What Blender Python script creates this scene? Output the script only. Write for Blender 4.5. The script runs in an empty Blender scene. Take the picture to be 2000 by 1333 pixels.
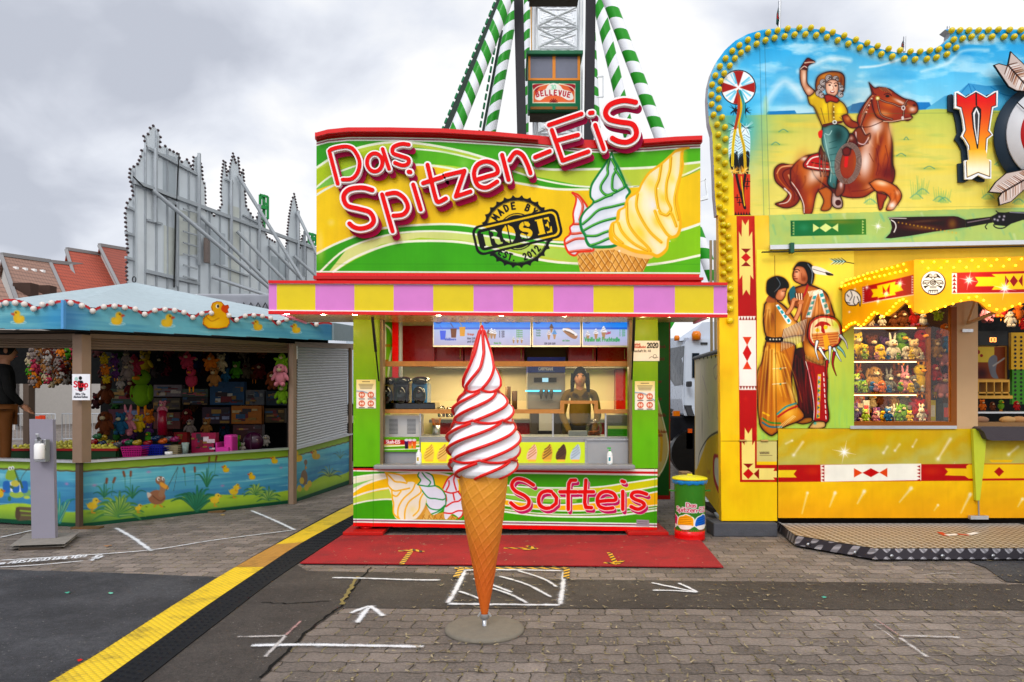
# camera, world, sun and exposure first; then helpers, ground, kiosk, cone, booth, duck stall, background
import bpy,math,random
import numpy as np
from mathutils import Vector
PI=math.pi
rnd=random.Random(7)
sc=bpy.context.scene
COL=sc.collection
F=1390.0
CX,HY,CH=1000.0,780.0,1.6
cam_d=bpy.data.cameras.new('camera');cam=bpy.data.objects.new('camera',cam_d);COL.objects.link(cam)
cam.location=(0,0,CH);cam.rotation_euler=(PI/2,0,0)
cam_d.sensor_width=36.0;cam_d.lens=F/2000*36.0
cam_d.shift_y=(HY-666.5)/2000.0;cam_d.clip_end=2000;cam_d.clip_start=0.05
sc.camera=cam
sc.view_settings.view_transform='Standard';sc.view_settings.look='None'
sc.view_settings.exposure=0.12;sc.view_settings.gamma=1.0
try:sc.cycles.max_bounces=6;sc.cycles.transparent_max_bounces=16;sc.cycles.sample_clamp_indirect=4.0
except Exception:pass
world=bpy.data.worlds.new('World');sc.world=world;world.use_nodes=True
SUN_EL,SUN_AZ=40.0,200.0
def build_sky():
 nt=world.node_tree;N=nt.nodes;L=nt.links;N.clear()
 out=N.new('ShaderNodeOutputWorld');bg=N.new('ShaderNodeBackground')
 sky=N.new('ShaderNodeTexSky');sky.sky_type='NISHITA';sky.sun_disc=False
 sky.sun_elevation=math.radians(SUN_EL);sky.sun_rotation=math.radians(SUN_AZ)
 tc=N.new('ShaderNodeTexCoord');sep=N.new('ShaderNodeSeparateXYZ');L.new(tc.outputs['Generated'],sep.inputs[0])
 def M(op,a,b=None,c=None,clamp=False):
  n=N.new('ShaderNodeMath');n.operation=op;n.use_clamp=clamp
  for i,v in enumerate((a,b,c)):
   if v is None:continue
   if isinstance(v,(int,float)):n.inputs[i].default_value=v
   else:L.new(v,n.inputs[i])
  return n.outputs[0]
 z=M('MAXIMUM',sep.outputs[2],0.0)
 den=M('ADD',z,0.42)
 comb=N.new('ShaderNodeCombineXYZ');L.new(M('DIVIDE',sep.outputs[0],den),comb.inputs[0]);L.new(M('DIVIDE',sep.outputs[1],den),comb.inputs[1])
 def noise(scale,detail,rough,off,dist=0.0):
  mp=N.new('ShaderNodeMapping');L.new(comb.outputs[0],mp.inputs[0]);mp.inputs['Location'].default_value=off
  mp.inputs['Scale'].default_value=(1.0,1.05,1.0)
  n=N.new('ShaderNodeTexNoise');L.new(mp.outputs[0],n.inputs['Vector']);n.inputs['Scale'].default_value=scale
  n.inputs['Detail'].default_value=detail;n.inputs['Roughness'].default_value=rough;n.inputs['Distortion'].default_value=dist
  return n.outputs[0]
 n1=noise(1.15,5,0.45,(4.9,3.3,0),0.35);n2=noise(4.2,6,0.5,(7.3,2.2,0),0.3)
 m=M('ADD',M('MULTIPLY',n1,0.66),M('MULTIPLY',n2,0.36))
 m=M('ADD',m,M('MULTIPLY',sep.outputs[0],0.16))
 ramp=N.new('ShaderNodeValToRGB');L.new(m,ramp.inputs[0]);e=ramp.color_ramp.elements
 e[0].position=0.40;e[0].color=(0.53,0.56,0.64,1);e[1].position=0.57;e[1].color=(1.0,1.0,1.0,1)
 k=e.new(0.45);k.color=(0.65,0.68,0.76,1);k=e.new(0.505);k.color=(0.80,0.83,0.90,1)
 lift=M('MULTIPLY_ADD',M('MAXIMUM',M('SUBTRACT',z,0.5),0.0),1.1,1.0)
 back=M('MULTIPLY_ADD',M('MAXIMUM',M('MULTIPLY',sep.outputs[1],-1.0),0.0),0.9,1.0)
 sc1=M('MULTIPLY',lift,back)
 vm=N.new('ShaderNodeVectorMath');vm.operation='SCALE';L.new(ramp.outputs[0],vm.inputs[0]);L.new(sc1,vm.inputs['Scale'])
 sk=N.new('ShaderNodeVectorMath');sk.operation='SCALE';L.new(sky.outputs[0],sk.inputs[0]);sk.inputs['Scale'].default_value=0.08
 mix=N.new('ShaderNodeMix');mix.data_type='RGBA';mix.inputs[0].default_value=0.93
 L.new(sk.outputs[0],mix.inputs[6]);L.new(vm.outputs[0],mix.inputs[7])
 L.new(mix.outputs[2],bg.inputs[0]);bg.inputs[1].default_value=1.0;L.new(bg.outputs[0],out.inputs[0])
build_sky()
sun_d=bpy.data.lights.new('sun','SUN');sun=bpy.data.objects.new('sun',sun_d);COL.objects.link(sun)
sun_d.energy=1.45;sun_d.angle=math.radians(22);sun_d.color=(1.0,0.98,0.95)
_a,_e=math.radians(SUN_AZ),math.radians(SUN_EL)
sun.rotation_euler=Vector((math.sin(_a)*math.cos(_e),math.cos(_a)*math.cos(_e),math.sin(_e))).to_track_quat('Z','Y').to_euler()
def W(px,py,Y):return((px-CX)/F*Y,Y,CH-(py-HY)/F*Y)
def G(px,py,z=0.0):
 Y=F*(CH-z)/(py-HY);return((px-CX)/F*Y,Y,z)
def lerp(a,b,t):return a+(b-a)*t
PK=0.86
def s2l(c):return c/12.92 if c<=0.04045 else((c+0.055)/1.055)**2.4
def hx(h):
 if not isinstance(h,str):return tuple(h)
 h=h.lstrip('#');return tuple(int(h[i:i+2],16)/255 for i in(0,2,4))
def lin(h,k=None):
 k=PK if k is None else k
 return tuple(min(0.95,max(.0015,s2l(c)*1.02-.014)*k)for c in hx(h))+(1.0,)
_M={}
class NB:
 """small helper for writing node maths"""
 def __init__(s,m):s.t=m.node_tree;s.N=s.t.nodes;s.L=s.t.links
 def n(s,typ,**kw):
  x=s.N.new(typ)
  for k,v in kw.items():setattr(x,k,v)
  return x
 def put(s,sock,v):
  if v is None:return
  if hasattr(v,'links')or isinstance(v,bpy.types.NodeSocket):s.L.new(v,sock)
  else:sock.default_value=v
 def m(s,op,a,b=None,c=None,clamp=False):
  x=s.n('ShaderNodeMath',operation=op);x.use_clamp=clamp
  for i,v in enumerate((a,b,c)):s.put(x.inputs[i],v)
  return x.outputs[0]
 def mix(s,f,a,b,blend='MIX'):
  x=s.n('ShaderNodeMix',data_type='RGBA',blend_type=blend);s.put(x.inputs[0],f);s.put(x.inputs[6],a);s.put(x.inputs[7],b);return x.outputs[2]
 def noise(s,vec,scale,detail=4,rough=0.5,col=False):
  x=s.n('ShaderNodeTexNoise');s.put(x.inputs['Vector'],vec);x.inputs['Scale'].default_value=scale
  x.inputs['Detail'].default_value=detail;x.inputs['Roughness'].default_value=rough;return x.outputs[1 if col else 0]
 def ss(s,v,a,b):
  x=s.n('ShaderNodeMapRange',interpolation_type='SMOOTHSTEP');s.put(x.inputs[0],v);x.inputs[1].default_value=a;x.inputs[2].default_value=b;return x.outputs[0]
 def pos(s):return s.n('ShaderNodeNewGeometry').outputs['Position']
 def obj(s):return s.n('ShaderNodeTexCoord').outputs['Object']
 def bump(s,h,strength=0.3,dist=0.01):
  x=s.n('ShaderNodeBump');s.put(x.inputs['Height'],h);x.inputs['Strength'].default_value=strength;x.inputs['Distance'].default_value=dist;return x.outputs[0]
def mat(name,col='#808080',rough=0.5,metal=0.0,var=0.10,vs=6.0,bump=0.0,bs=60.0,coat=0.0,k=None,spec=0.22,emit=None,es=0.0,alpha=None):
 if name in _M:return _M[name]
 m=bpy.data.materials.new(name);m.use_nodes=True;_M[name]=m
 b=NB(m);p=b.N['Principled BSDF']
 c=lin(col,k)
 tc=b.obj()
 if var>0:
  n=b.noise(tc,vs,5,0.6)
  f=b.m('MULTIPLY_ADD',b.m('SUBTRACT',n,0.5),2*var,1.0)
  vm=b.n('ShaderNodeVectorMath',operation='SCALE');vm.inputs[0].default_value=c[:3];b.L.new(f,vm.inputs['Scale'])
  b.L.new(vm.outputs[0],p.inputs['Base Color'])
  r=b.m('MULTIPLY_ADD',b.m('SUBTRACT',b.noise(tc,vs*2.7,4,0.6),0.5),0.35,rough,clamp=True)
  b.L.new(r,p.inputs['Roughness'])
 else:
  p.inputs['Base Color'].default_value=c;p.inputs['Roughness'].default_value=rough
 p.inputs['Metallic'].default_value=metal;p.inputs['Coat Weight'].default_value=coat*0.3;p.inputs['Specular IOR Level'].default_value=spec
 if bump>0:b.L.new(b.bump(b.noise(tc,bs,4,0.6),bump,0.01),p.inputs['Normal'])
 if emit:p.inputs['Emission Color'].default_value=lin(emit,1.0);p.inputs['Emission Strength'].default_value=es
 return m
def paint_mat(name,rough=0.35,coat=0.25,es=0.0,bump=0.0):
 """sheet whose painting is stored as a colour attribute on its mesh"""
 if name in _M:return _M[name]
 m=bpy.data.materials.new(name);m.use_nodes=True;_M[name]=m
 b=NB(m);p=b.N['Principled BSDF']
 a=b.n('ShaderNodeAttribute',attribute_name='paint')
 vm=b.n('ShaderNodeVectorMath',operation='SCALE');b.L.new(a.outputs['Color'],vm.inputs[0])
 n=b.noise(b.obj(),3.0,5,0.6)
 b.L.new(b.m('MULTIPLY_ADD',b.m('SUBTRACT',n,0.5),0.10,PK),vm.inputs['Scale'])
 if es>0:
  p.inputs['Base Color'].default_value=(0.02,0.02,0.02,1);b.L.new(a.outputs['Color'],p.inputs['Emission Color']);p.inputs['Emission Strength'].default_value=es
 else:b.L.new(vm.outputs[0],p.inputs['Base Color'])
 b.L.new(b.m('MULTIPLY_ADD',b.noise(b.obj(),9.0,4,0.6),0.25,rough-0.12),p.inputs['Roughness'])
 p.inputs['Specular IOR Level'].default_value=0.12;p.inputs['Coat Weight'].default_value=coat*0.06;p.inputs['Coat Roughness'].default_value=0.15
 return m
def glass_mat(name,tint='#ffffff',rough=0.02,opacity=0.08):
 if name in _M:return _M[name]
 m=bpy.data.materials.new(name);m.use_nodes=True;_M[name]=m
 b=NB(m);b.N.remove(b.N['Principled BSDF']);o=b.N['Material Output']
 t=b.n('ShaderNodeBsdfTransparent');t.inputs[0].default_value=lin(tint,1.0)
 g=b.n('ShaderNodeBsdfGlossy');g.inputs['Roughness'].default_value=rough
 fr=b.n('ShaderNodeFresnel');fr.inputs[0].default_value=1.45
 f=b.m('MULTIPLY',fr.outputs[0],.4+opacity*2)
 mx=b.n('ShaderNodeMixShader');b.L.new(f,mx.inputs[0]);b.L.new(t.outputs[0],mx.inputs[1]);b.L.new(g.outputs[0],mx.inputs[2]);b.L.new(mx.outputs[0],o.inputs[0])
 return m
def glow_mat(name,col,es):
 if name in _M:return _M[name]
 m=bpy.data.materials.new(name);m.use_nodes=True;_M[name]=m
 p=m.node_tree.nodes['Principled BSDF'];p.inputs['Base Color'].default_value=lin(col)
 p.inputs['Emission Color'].default_value=lin(col,1.0);p.inputs['Emission Strength'].default_value=es
 return m
class MB:
 def __init__(s):s.v=[];s.f=[];s.mi=[];s.sm=[]
 def add(s,vs,fs,mi=0,smooth=False):
  n=len(s.v);s.v.extend([tuple(v)for v in vs])
  for f in fs:s.f.append(tuple(i+n for i in f));s.mi.append(mi);s.sm.append(smooth)
  return s
 def box(s,x0,x1,y0,y1,z0,z1,mi=0):
  return s.add([(x0,y0,z0),(x1,y0,z0),(x1,y1,z0),(x0,y1,z0),(x0,y0,z1),(x1,y0,z1),(x1,y1,z1),(x0,y1,z1)],[(0,3,2,1),(4,5,6,7),(0,1,5,4),(1,2,6,5),(2,3,7,6),(3,0,4,7)],mi)
 def quad(s,a,b,c,d,mi=0):return s.add([a,b,c,d],[(0,1,2,3)],mi)
 def bar(s,p,q,w,h=None,mi=0,up=(0,0,1)):
  h=w if h is None else h
  p,q=Vector(p),Vector(q);d=(q-p).normalized();u=Vector(up)
  if abs(d.dot(u))>0.98:u=Vector((1,0,0))if abs(d.x)<0.9 else Vector((0,1,0))
  r=d.cross(u).normalized()*(w/2);t=r.cross(d).normalized()*(h/2)
  vs=[c+sr*r+st*t for c in(p,q)for sr,st in((-1,-1),(1,-1),(1,1),(-1,1))]
  return s.add(vs,[(0,1,2,3),(7,6,5,4),(0,4,5,1),(1,5,6,2),(2,6,7,3),(3,7,4,0)],mi)
 def tube(s,pts,r,seg=8,mi=0,cap=True,smooth=True):
  P=[Vector(p)for p in pts];R=r if isinstance(r,(list,tuple))else[r]*len(P)
  vs=[];fs=[];prev=None
  for i,p in enumerate(P):
   d=(P[min(i+1,len(P)-1)]-P[max(i-1,0)]).normalized()
   if prev is None:
    u=Vector((0,0,1))if abs(d.z)<0.9 else Vector((1,0,0));a=d.cross(u).normalized()
   else:a=(prev-d*prev.dot(d)).normalized()
   prev=a;b=d.cross(a)
   for k in range(seg):
    t=2*PI*k/seg;vs.append(p+(a*math.cos(t)+b*math.sin(t))*R[i])
  for i in range(len(P)-1):
   for k in range(seg):
    k2=(k+1)%seg;fs.append((i*seg+k,(i)*seg+k2,(i+1)*seg+k2,(i+1)*seg+k))
  s.add(vs,fs,mi,smooth)
  if cap:
   n=len(vs);s.add(vs[:seg],[tuple(range(seg))[::-1]],mi);s.add(vs[n-seg:],[tuple(range(seg))],mi)
  return s
 def lathe(s,prof,c=(0,0,0),seg=24,mi=0,smooth=True,axis='z'):
  vs=[];fs=[]
  for r,z in prof:
   for k in range(seg):
    t=2*PI*k/seg;x,y=r*math.cos(t),r*math.sin(t)
    vs.append((c[0]+x,c[1]+y,c[2]+z)if axis=='z' else(c[0]+x,c[1]-z,c[2]+y))
  for i in range(len(prof)-1):
   for k in range(seg):
    k2=(k+1)%seg;fs.append((i*seg+k,i*seg+k2,(i+1)*seg+k2,(i+1)*seg+k))
  return s.add(vs,fs,mi,smooth)
 def ell(s,c,r,seg=12,rings=8,mi=0,rot=0.0):
  r=(r,r,r)if isinstance(r,(int,float))else r
  vs=[];fs=[];cr,sr=math.cos(rot),math.sin(rot)
  for i in range(rings+1):
   ph=PI*i/rings
   for k in range(seg):
    t=2*PI*k/seg;x,y,z=r[0]*math.sin(ph)*math.cos(t),r[1]*math.sin(ph)*math.sin(t),-r[2]*math.cos(ph)
    vs.append((c[0]+x*cr+z*sr,c[1]+y,c[2]-x*sr+z*cr))
  for i in range(rings):
   for k in range(seg):
    k2=(k+1)%seg;fs.append((i*seg+k,i*seg+k2,(i+1)*seg+k2,(i+1)*seg+k))
  return s.add(vs,fs,mi,True)
 def prism(s,front,back,mi=0,mside=None):
  """two matching 3-D outlines joined by side walls"""
  n=len(front);mside=mi if mside is None else mside
  from mathutils.geometry import tessellate_polygon
  tr=tessellate_polygon([[Vector(p)for p in front]])
  s.add(front,[tuple(t)for t in tr],mi);s.add(back,[tuple(t)[::-1]for t in tr],mi)
  s.add(list(front)+list(back),[(i,(i+1)%n,n+(i+1)%n,n+i)for i in range(n)],mside)
  return s
 def slab(s,pts,th,mi=0,mside=None):
  """pts (3-D outline) pushed back along +Y"""
  return s.prism(pts,[(p[0],p[1]+th,p[2])for p in pts],mi,mside)
 def bbox_min(s):return min(v[2]for v in s.v)
def wl(o):
 p=Vector((0,0,0))
 while o is not None:p=p+Vector(o.location);o=o.parent
 return p
def obj(name,mb,mats,parent=None,kind=None,bevel=0.0,loc=None,label=None,smooth_all=False):
 me=bpy.data.meshes.new(name)
 off=wl(parent)if parent is not None else Vector(loc or(0,0,0))
 vs=[(v[0]-off.x,v[1]-off.y,v[2]-off.z)for v in mb.v]
 me.from_pydata(vs,[],mb.f)
 mats=mats if isinstance(mats,(list,tuple))else[mats]
 for m in mats:me.materials.append(m)
 me.polygons.foreach_set('material_index',mb.mi);me.polygons.foreach_set('use_smooth',[bool(x)or smooth_all for x in mb.sm]);me.update()
 o=bpy.data.objects.new(name,me);COL.objects.link(o)
 if parent is not None:o.parent=parent
 elif loc:o.location=loc
 if kind:o['kind']=kind
 if label:o['label']=label
 if bevel>0:
  b=o.modifiers.new('bevel','BEVEL');b.width=bevel;b.segments=2;b.limit_method='ANGLE';b.angle_limit=0.6
  b.harden_normals=False
 return o
def tag(o,label,cat,group=None):
 o['label']=label;o['category']=cat
 if group:o['group']=group
 return o
def thing(name,label,cat,loc=(0,0,0),group=None):
 o=bpy.data.objects.new(name,None);COL.objects.link(o);o.location=loc;o.empty_display_size=0.1
 return tag(o,label,cat,group)
def struct(name,mb,m,**kw):return obj(name,mb,m,kind='structure',**kw)
def dup(root,loc,rotz=0.0,label=None,group=None,scale=None):
 r=root.copy();COL.objects.link(r);r.location=loc;r.rotation_euler=(0,0,rotz)
 if scale:r.scale=(scale,scale,scale)
 if label:r['label']=label
 if group:r['group']=group
 for ch in list(root.children):
  c=ch.copy();COL.objects.link(c);c.parent=r
  for g in list(ch.children):
   d=g.copy();COL.objects.link(d);d.parent=c
 return r
def spline(pts,closed=True,n=6):
 P=[np.array(p,float)for p in pts];m=len(P);out=[]
 rng=range(m)if closed else range(m-1)
 for i in rng:
  p1,p2=P[i],P[(i+1)%m]
  p0=P[(i-1)%m]if(closed or i>0)else p1;p3=P[(i+2)%m]if(closed or i+2<m)else p2
  for k in range(n):
   t=k/n
   out.append(tuple(0.5*((2*p1)+(-p0+p2)*t+(2*p0-5*p1+4*p2-p3)*t*t+(-p0+3*p1-3*p2+p3)*t**3)))
 if not closed:out.append(tuple(P[-1]))
 return out
def vnoise(h,w,cy,cx,seed,octs=4):
 r=np.random.RandomState(seed);out=np.zeros((h,w));amp=1.0;tot=0
 for o in range(octs):
  gy,gx=int(max(2,h/cy))+3,int(max(2,w/cx))+3
  g=r.rand(gy,gx);y=np.linspace(0,gy-2.001,h);x=np.linspace(0,gx-2.001,w)
  yi,xi=y.astype(int),x.astype(int);fy,fx=(y-yi)[:,None],(x-xi)[None,:]
  fy=fy*fy*(3-2*fy);fx=fx*fx*(3-2*fx)
  out+=amp*((g[yi][:,xi]*(1-fx)+g[yi][:,xi+1]*fx)*(1-fy)+(g[yi+1][:,xi]*(1-fx)+g[yi+1][:,xi+1]*fx)*fy)
  tot+=amp;amp*=0.5;cy/=2;cx/=2
 return out/tot
FONT={'A':'0,0 .28,1 .56,0|.1,.34 .46,.34','B':'0,0 0,1 .36,.95 .42,.76 .34,.55 0,.53|.34,.55 .46,.4 .46,.15 .34,.02 0,0','C':'.5,.85 .36,.99 .15,.95 .02,.7 .02,.3 .15,.05 .36,.01 .5,.15','D':'0,0 0,1 .25,.97 .45,.8 .5,.5 .45,.2 .25,.03 0,0','E':'.45,0 0,0 0,1 .45,1|0,.52 .36,.52','F':'0,0 0,1 .42,1|0,.52 .34,.52','G':'.48,.85 .33,.99 .14,.95 .02,.7 .02,.3 .14,.05 .33,.01 .48,.15 .48,.45 .28,.45','H':'0,0 0,1|.48,0 .48,1|0,.52 .48,.52','I':'.05,0 .05,1','J':'.35,1 .35,.2 .25,.02 .1,.02 0,.18','K':'0,0 0,1|.46,1 .04,.48 .48,0','L':'0,1 0,0 .4,0','M':'0,0 .04,1 .3,.3 .56,1 .6,0','N':'0,0 0,1 .46,0 .46,1','O':'.26,1 .1,.92 .01,.68 .01,.32 .1,.08 .26,0 .42,.08 .51,.32 .51,.68 .42,.92 .26,1','P':'0,0 0,1 .34,.97 .44,.75 .34,.5 0,.48','R':'0,0 0,1 .34,.97 .43,.76 .34,.54 0,.52|.22,.52 .48,0','S':'.44,.88 .28,1 .08,.95 .02,.76 .12,.6 .34,.48 .46,.32 .42,.1 .24,0 .02,.1','T':'0,1 .5,1|.25,1 .25,0','U':'0,1 0,.28 .1,.04 .25,0 .4,.04 .48,.28 .48,1','V':'0,1 .26,0 .52,1','W':'0,1 .16,0 .33,.7 .5,0 .66,1','X':'0,0 .48,1|0,1 .48,0','Y':'0,1 .25,.5 .5,1|.25,.5 .25,0','Z':'0,1 .46,1 0,0 .46,0','0':'.24,1 .06,.85 .01,.5 .06,.15 .24,0 .42,.15 .47,.5 .42,.85 .24,1','1':'.05,.8 .25,1 .25,0','2':'.02,.8 .12,.97 .3,1 .44,.85 .42,.62 .02,0 .46,0','3':'.02,.9 .25,1 .42,.85 .38,.6 .18,.54 .42,.42 .45,.15 .25,0 .02,.1','4':'.36,0 .36,1 0,.32 .48,.32','5':'.42,1 .06,1 .03,.58 .28,.62 .45,.45 .43,.15 .25,0 .02,.08','6':'.4,.95 .2,.9 .04,.6 .02,.25 .15,.02 .35,.04 .46,.25 .38,.5 .2,.54 .04,.4','7':'0,1 .46,1 .16,0','8':'.24,.54 .06,.65 .06,.88 .24,1 .42,.88 .42,.65 .24,.54 .04,.4 .04,.12 .24,0 .44,.12 .44,.4 .24,.54','9':'.42,.55 .3,.42 .1,.45 .02,.7 .1,.95 .3,.98 .44,.8 .44,.4 .3,.08 .08,.02','a':'.4,.6 .4,0|.4,.45 .25,.62 .08,.55 .01,.3 .08,.06 .25,0 .4,.17','b':'0,1 0,0|0,.45 .15,.62 .34,.55 .41,.3 .34,.06 .15,0 0,.15','c':'.38,.52 .22,.62 .06,.52 .01,.3 .06,.08 .22,0 .38,.1','d':'.4,1 .4,0|.4,.45 .25,.62 .08,.55 .01,.3 .08,.06 .25,0 .4,.15','e':'.03,.3 .4,.34 .34,.54 .2,.62 .06,.52 .01,.3 .07,.08 .22,0 .4,.1','f':'.34,.98 .2,.98 .12,.85 .12,0|0,.6 .3,.6','g':'.4,.6 .4,-.1 .3,-.28 .05,-.25|.4,.45 .25,.62 .08,.55 .01,.3 .08,.06 .25,0 .4,.15','h':'0,1 0,0|0,.42 .15,.61 .32,.56 .37,.38 .37,0','i':'.05,.6 .05,0|.05,.86 .05,.9','k':'0,1 0,0|.34,.6 .04,.26 .36,0','l':'.04,1 .04,.08 .12,0','m':'0,.6 0,0|0,.42 .12,.61 .25,.5 .27,0|.27,.42 .4,.61 .53,.5 .54,0','n':'0,.6 0,0|0,.42 .15,.61 .32,.56 .37,.38 .37,0','o':'.2,.62 .05,.52 .01,.3 .05,.08 .2,0 .36,.08 .41,.3 .36,.52 .2,.62','p':'0,.6 0,-.32|0,.45 .15,.62 .34,.55 .41,.3 .34,.06 .15,0 0,.15','r':'0,.6 0,0|0,.38 .12,.57 .28,.6','s':'.33,.54 .18,.62 .03,.53 .05,.38 .28,.26 .34,.12 .2,0 .01,.07','t':'.14,.88 .14,.12 .25,0 .34,.03|0,.6 .3,.6','u':'0,.6 0,.2 .1,.02 .24,.02 .37,.18|.37,.6 .37,0','v':'0,.6 .19,0 .38,.6','w':'0,.6 .13,0 .26,.5 .39,0 .52,.6','y':'0,.6 .2,.05|.4,.6 .12,-.28','z':'0,.6 .34,.6 0,0 .36,0','.':'.05,0 .06,.03','-':'.02,.38 .3,.38',',':'.08,.05 .02,-.12','!':'.05,1 .05,.3|.05,0 .05,.03',':':'.05,.05 .05,.08|.05,.5 .05,.53','\u00df':'0,-.1 0,.8 .15,1 .32,.9 .3,.65 .15,.56 .36,.4 .36,.1 .15,0',' ':''}
def text_strokes(txt,x,y,h,ang=0.0,track=0.16,slant=0.0,sx=1.0):
 """strokes of a line of text, baseline start (x, y), y pointing down; ang in degrees, counter-clockwise"""
 ca,sa=math.cos(math.radians(ang)),math.sin(math.radians(ang));out=[];cx=0.0
 for ch in txt:
  g=FONT.get(ch,FONT.get(ch.upper(),''));wmax=0.22
  if g:
   wmax=0
   for st in g.split('|'):
    P=[]
    for q in st.split():
     a,b=q.split(',');a,b=float(a),float(b);wmax=max(wmax,a)
     u=(cx+(a+b*slant)*sx)*h;v=b*h;P.append((x+u*ca-v*sa,y-(v*ca+u*sa)))
    out.append(P)
  cx+=(wmax+track)*sx
 return out,cx*h
class Canvas:
 def __init__(s,x0,y0,x1,y1,res=1.0,bg='#ffffff',T=None):
  s.x0,s.y0,s.x1,s.y1,s.res=x0,y0,x1,y1,res
  s.w=int(round((x1-x0)*res))+1;s.h=int(round((y1-y0)*res))+1
  s.A=np.zeros((s.h,s.w,3),np.float32)+np.array(hx(bg),np.float32)
  s.gx=np.linspace(x0,x1,s.w);s.gy=np.linspace(y0,y1,s.h);s.o=(0,0,1.0);s.T=T;s.con=0
 def frame(s,ox=0,oy=0,k=1.0):s.o=(ox,oy,k);return s
 def P(s,pts):
  o=s.o;q=[(o[0]+p[0]/o[2],o[1]+p[1]/o[2])for p in pts]
  return[s.T(*a)for a in q]if s.T else q
 def win(s,P,pad):
  P=np.array(P);a=P.min(0)-pad;b=P.max(0)+pad
  i0=max(0,int((a[0]-s.x0)*s.res));i1=min(s.w,int((b[0]-s.x0)*s.res)+2);j0=max(0,int((a[1]-s.y0)*s.res));j1=min(s.h,int((b[1]-s.y0)*s.res)+2)
  if i1<=i0 or j1<=j0:return None
  X,Y=np.meshgrid(s.gx[i0:i1],s.gy[j0:j1]);return(slice(j0,j1),slice(i0,i1)),X,Y
 def blend(s,sl,m,col):
  m=m[...,None]
  if isinstance(col,np.ndarray)and col.ndim==3:c=col[sl]
  else:c=np.array(hx(col),np.float32)
  s.A[sl]=s.A[sl]*(1-m)+c*m
 def pdist(s,P,X,Y):
  d=np.full(X.shape,1e9);ins=np.zeros(X.shape,bool);n=len(P)
  for i in range(n):
   ax,ay=P[i];bx,by=P[(i+1)%n];ex,ey=bx-ax,by-ay;L=ex*ex+ey*ey
   if L<1e-12:continue
   t=np.clip(((X-ax)*ex+(Y-ay)*ey)/L,0,1);d=np.minimum(d,(X-ax-t*ex)**2+(Y-ay-t*ey)**2)
   c=((ay>Y)!=(by>Y))&(X<(bx-ax)*(Y-ay)/((by-ay)if by!=ay else 1e-9)+ax);ins^=c
  return np.where(ins,-1,1)*np.sqrt(d)
 def fill(s,pts,col,sm=True,soft=0.6,a=1.0,col2=None,gr=None,out=0.0):
  """gr = ((x,y),(x,y)) gradient axis from col to col2"""
  Q=spline(pts)if sm else pts;P=s.P(Q);r=s.win(P,soft*2+1)
  if r is None:return
  sl,X,Y=r;d=s.pdist(P,X,Y)-out;m=np.clip(0.5-d/(2*soft),0,1)*a
  if col2 is not None:
   (ax,ay),(bx,by)=s.P(gr)if gr else((0,np.min([p[1]for p in P])),(0,np.max([p[1]for p in P])))
   ex,ey=bx-ax,by-ay;t=np.clip(((X-ax)*ex+(Y-ay)*ey)/(ex*ex+ey*ey+1e-9),0,1)[...,None]
   c=np.array(hx(col),np.float32)*(1-t)+np.array(hx(col2),np.float32)*t;mm=m[...,None];s.A[sl]=s.A[sl]*(1-mm)+c*mm
  else:s.blend(sl,m,col)
 def line(s,pts,w,col,sm=True,soft=0.6,a=1.0,w2=None):
  Q=spline(pts,False,5)if(sm and len(pts)>2)else pts;P=s.P(Q);k=s.o[2]/(0.8 if s.T else 1);n=len(P)
  w0=w/k/2;w1=(w2 if w2 is not None else w)/k/2
  r=s.win(P,max(w0,w1)+soft*2+1)
  if r is None:return
  sl,X,Y=r;best=np.full(X.shape,1e9)
  for i in range(n-1):
   ax,ay=P[i];bx,by=P[i+1];ex,ey=bx-ax,by-ay;L=ex*ex+ey*ey
   if L<1e-12:L=1e-12
   t=np.clip(((X-ax)*ex+(Y-ay)*ey)/L,0,1);wt=w0+(w1-w0)*((i+t)/(n-1))
   best=np.minimum(best,np.sqrt((X-ax-t*ex)**2+(Y-ay-t*ey)**2)-wt)
  s.blend(sl,np.clip(0.5-best/(2*soft),0,1)*a,col)
 def ell(s,cx,cy,rx,ry,col,rot=0,soft=0.6,a=1.0):
  pts=[(cx+rx*math.cos(t)*math.cos(rot)-ry*math.sin(t)*math.sin(rot),cy+rx*math.cos(t)*math.sin(rot)+ry*math.sin(t)*math.cos(rot))for t in np.linspace(0,2*PI,28,endpoint=False)]
  s.fill(pts,col,False,soft,a)
 def ring(s,cx,cy,r,w,col,a0=0,a1=360,ry=None,rot=0,soft=0.6):
  ry=ry or r;rr=math.radians(rot);P=[]
  for t in np.radians(np.linspace(a0,a1,40)):
   u,v=r*math.cos(t),ry*math.sin(t);P.append((cx+u*math.cos(rr)-v*math.sin(rr),cy+u*math.sin(rr)+v*math.cos(rr)))
  s.line(P,w,col,False,soft)
 def spray(s,cx,cy,r,col,a=0.6,ry=None,rot=0.0):
  P=s.P([(cx-r*2.5,cy),(cx+r*2.5,cy),(cx,cy-(ry or r)*2.5),(cx,cy+(ry or r)*2.5),(cx-r*1.8,cy-r*1.8),(cx+r*1.8,cy+r*1.8)]);q=s.win(P,1)
  if q is None:return
  sl,X,Y=q;(x,y),=s.P([(cx,cy)]);k=s.o[2]/(0.8 if s.T else 1);r1=r/k;r2=(ry or r)/k
  u=(X-x)*math.cos(rot)+(Y-y)*math.sin(rot);v=-(X-x)*math.sin(rot)+(Y-y)*math.cos(rot)
  s.blend(sl,np.exp(-((u/r1)**2+(v/r2)**2))*a,col)
 def star(s,cx,cy,r,col='#ffffff',n=8,rot=0.2,a=0.85):
  s.spray(cx,cy,r*0.32,col,a)
  for i in range(n):
   t=rot+2*PI*i/n;q=r*(1.0 if i%2==0 else 0.55);s.line([(cx,cy),(cx+q*math.cos(t),cy+q*math.sin(t))],r*0.09,col,False,0.5,a*0.8,w2=0.1)
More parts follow.
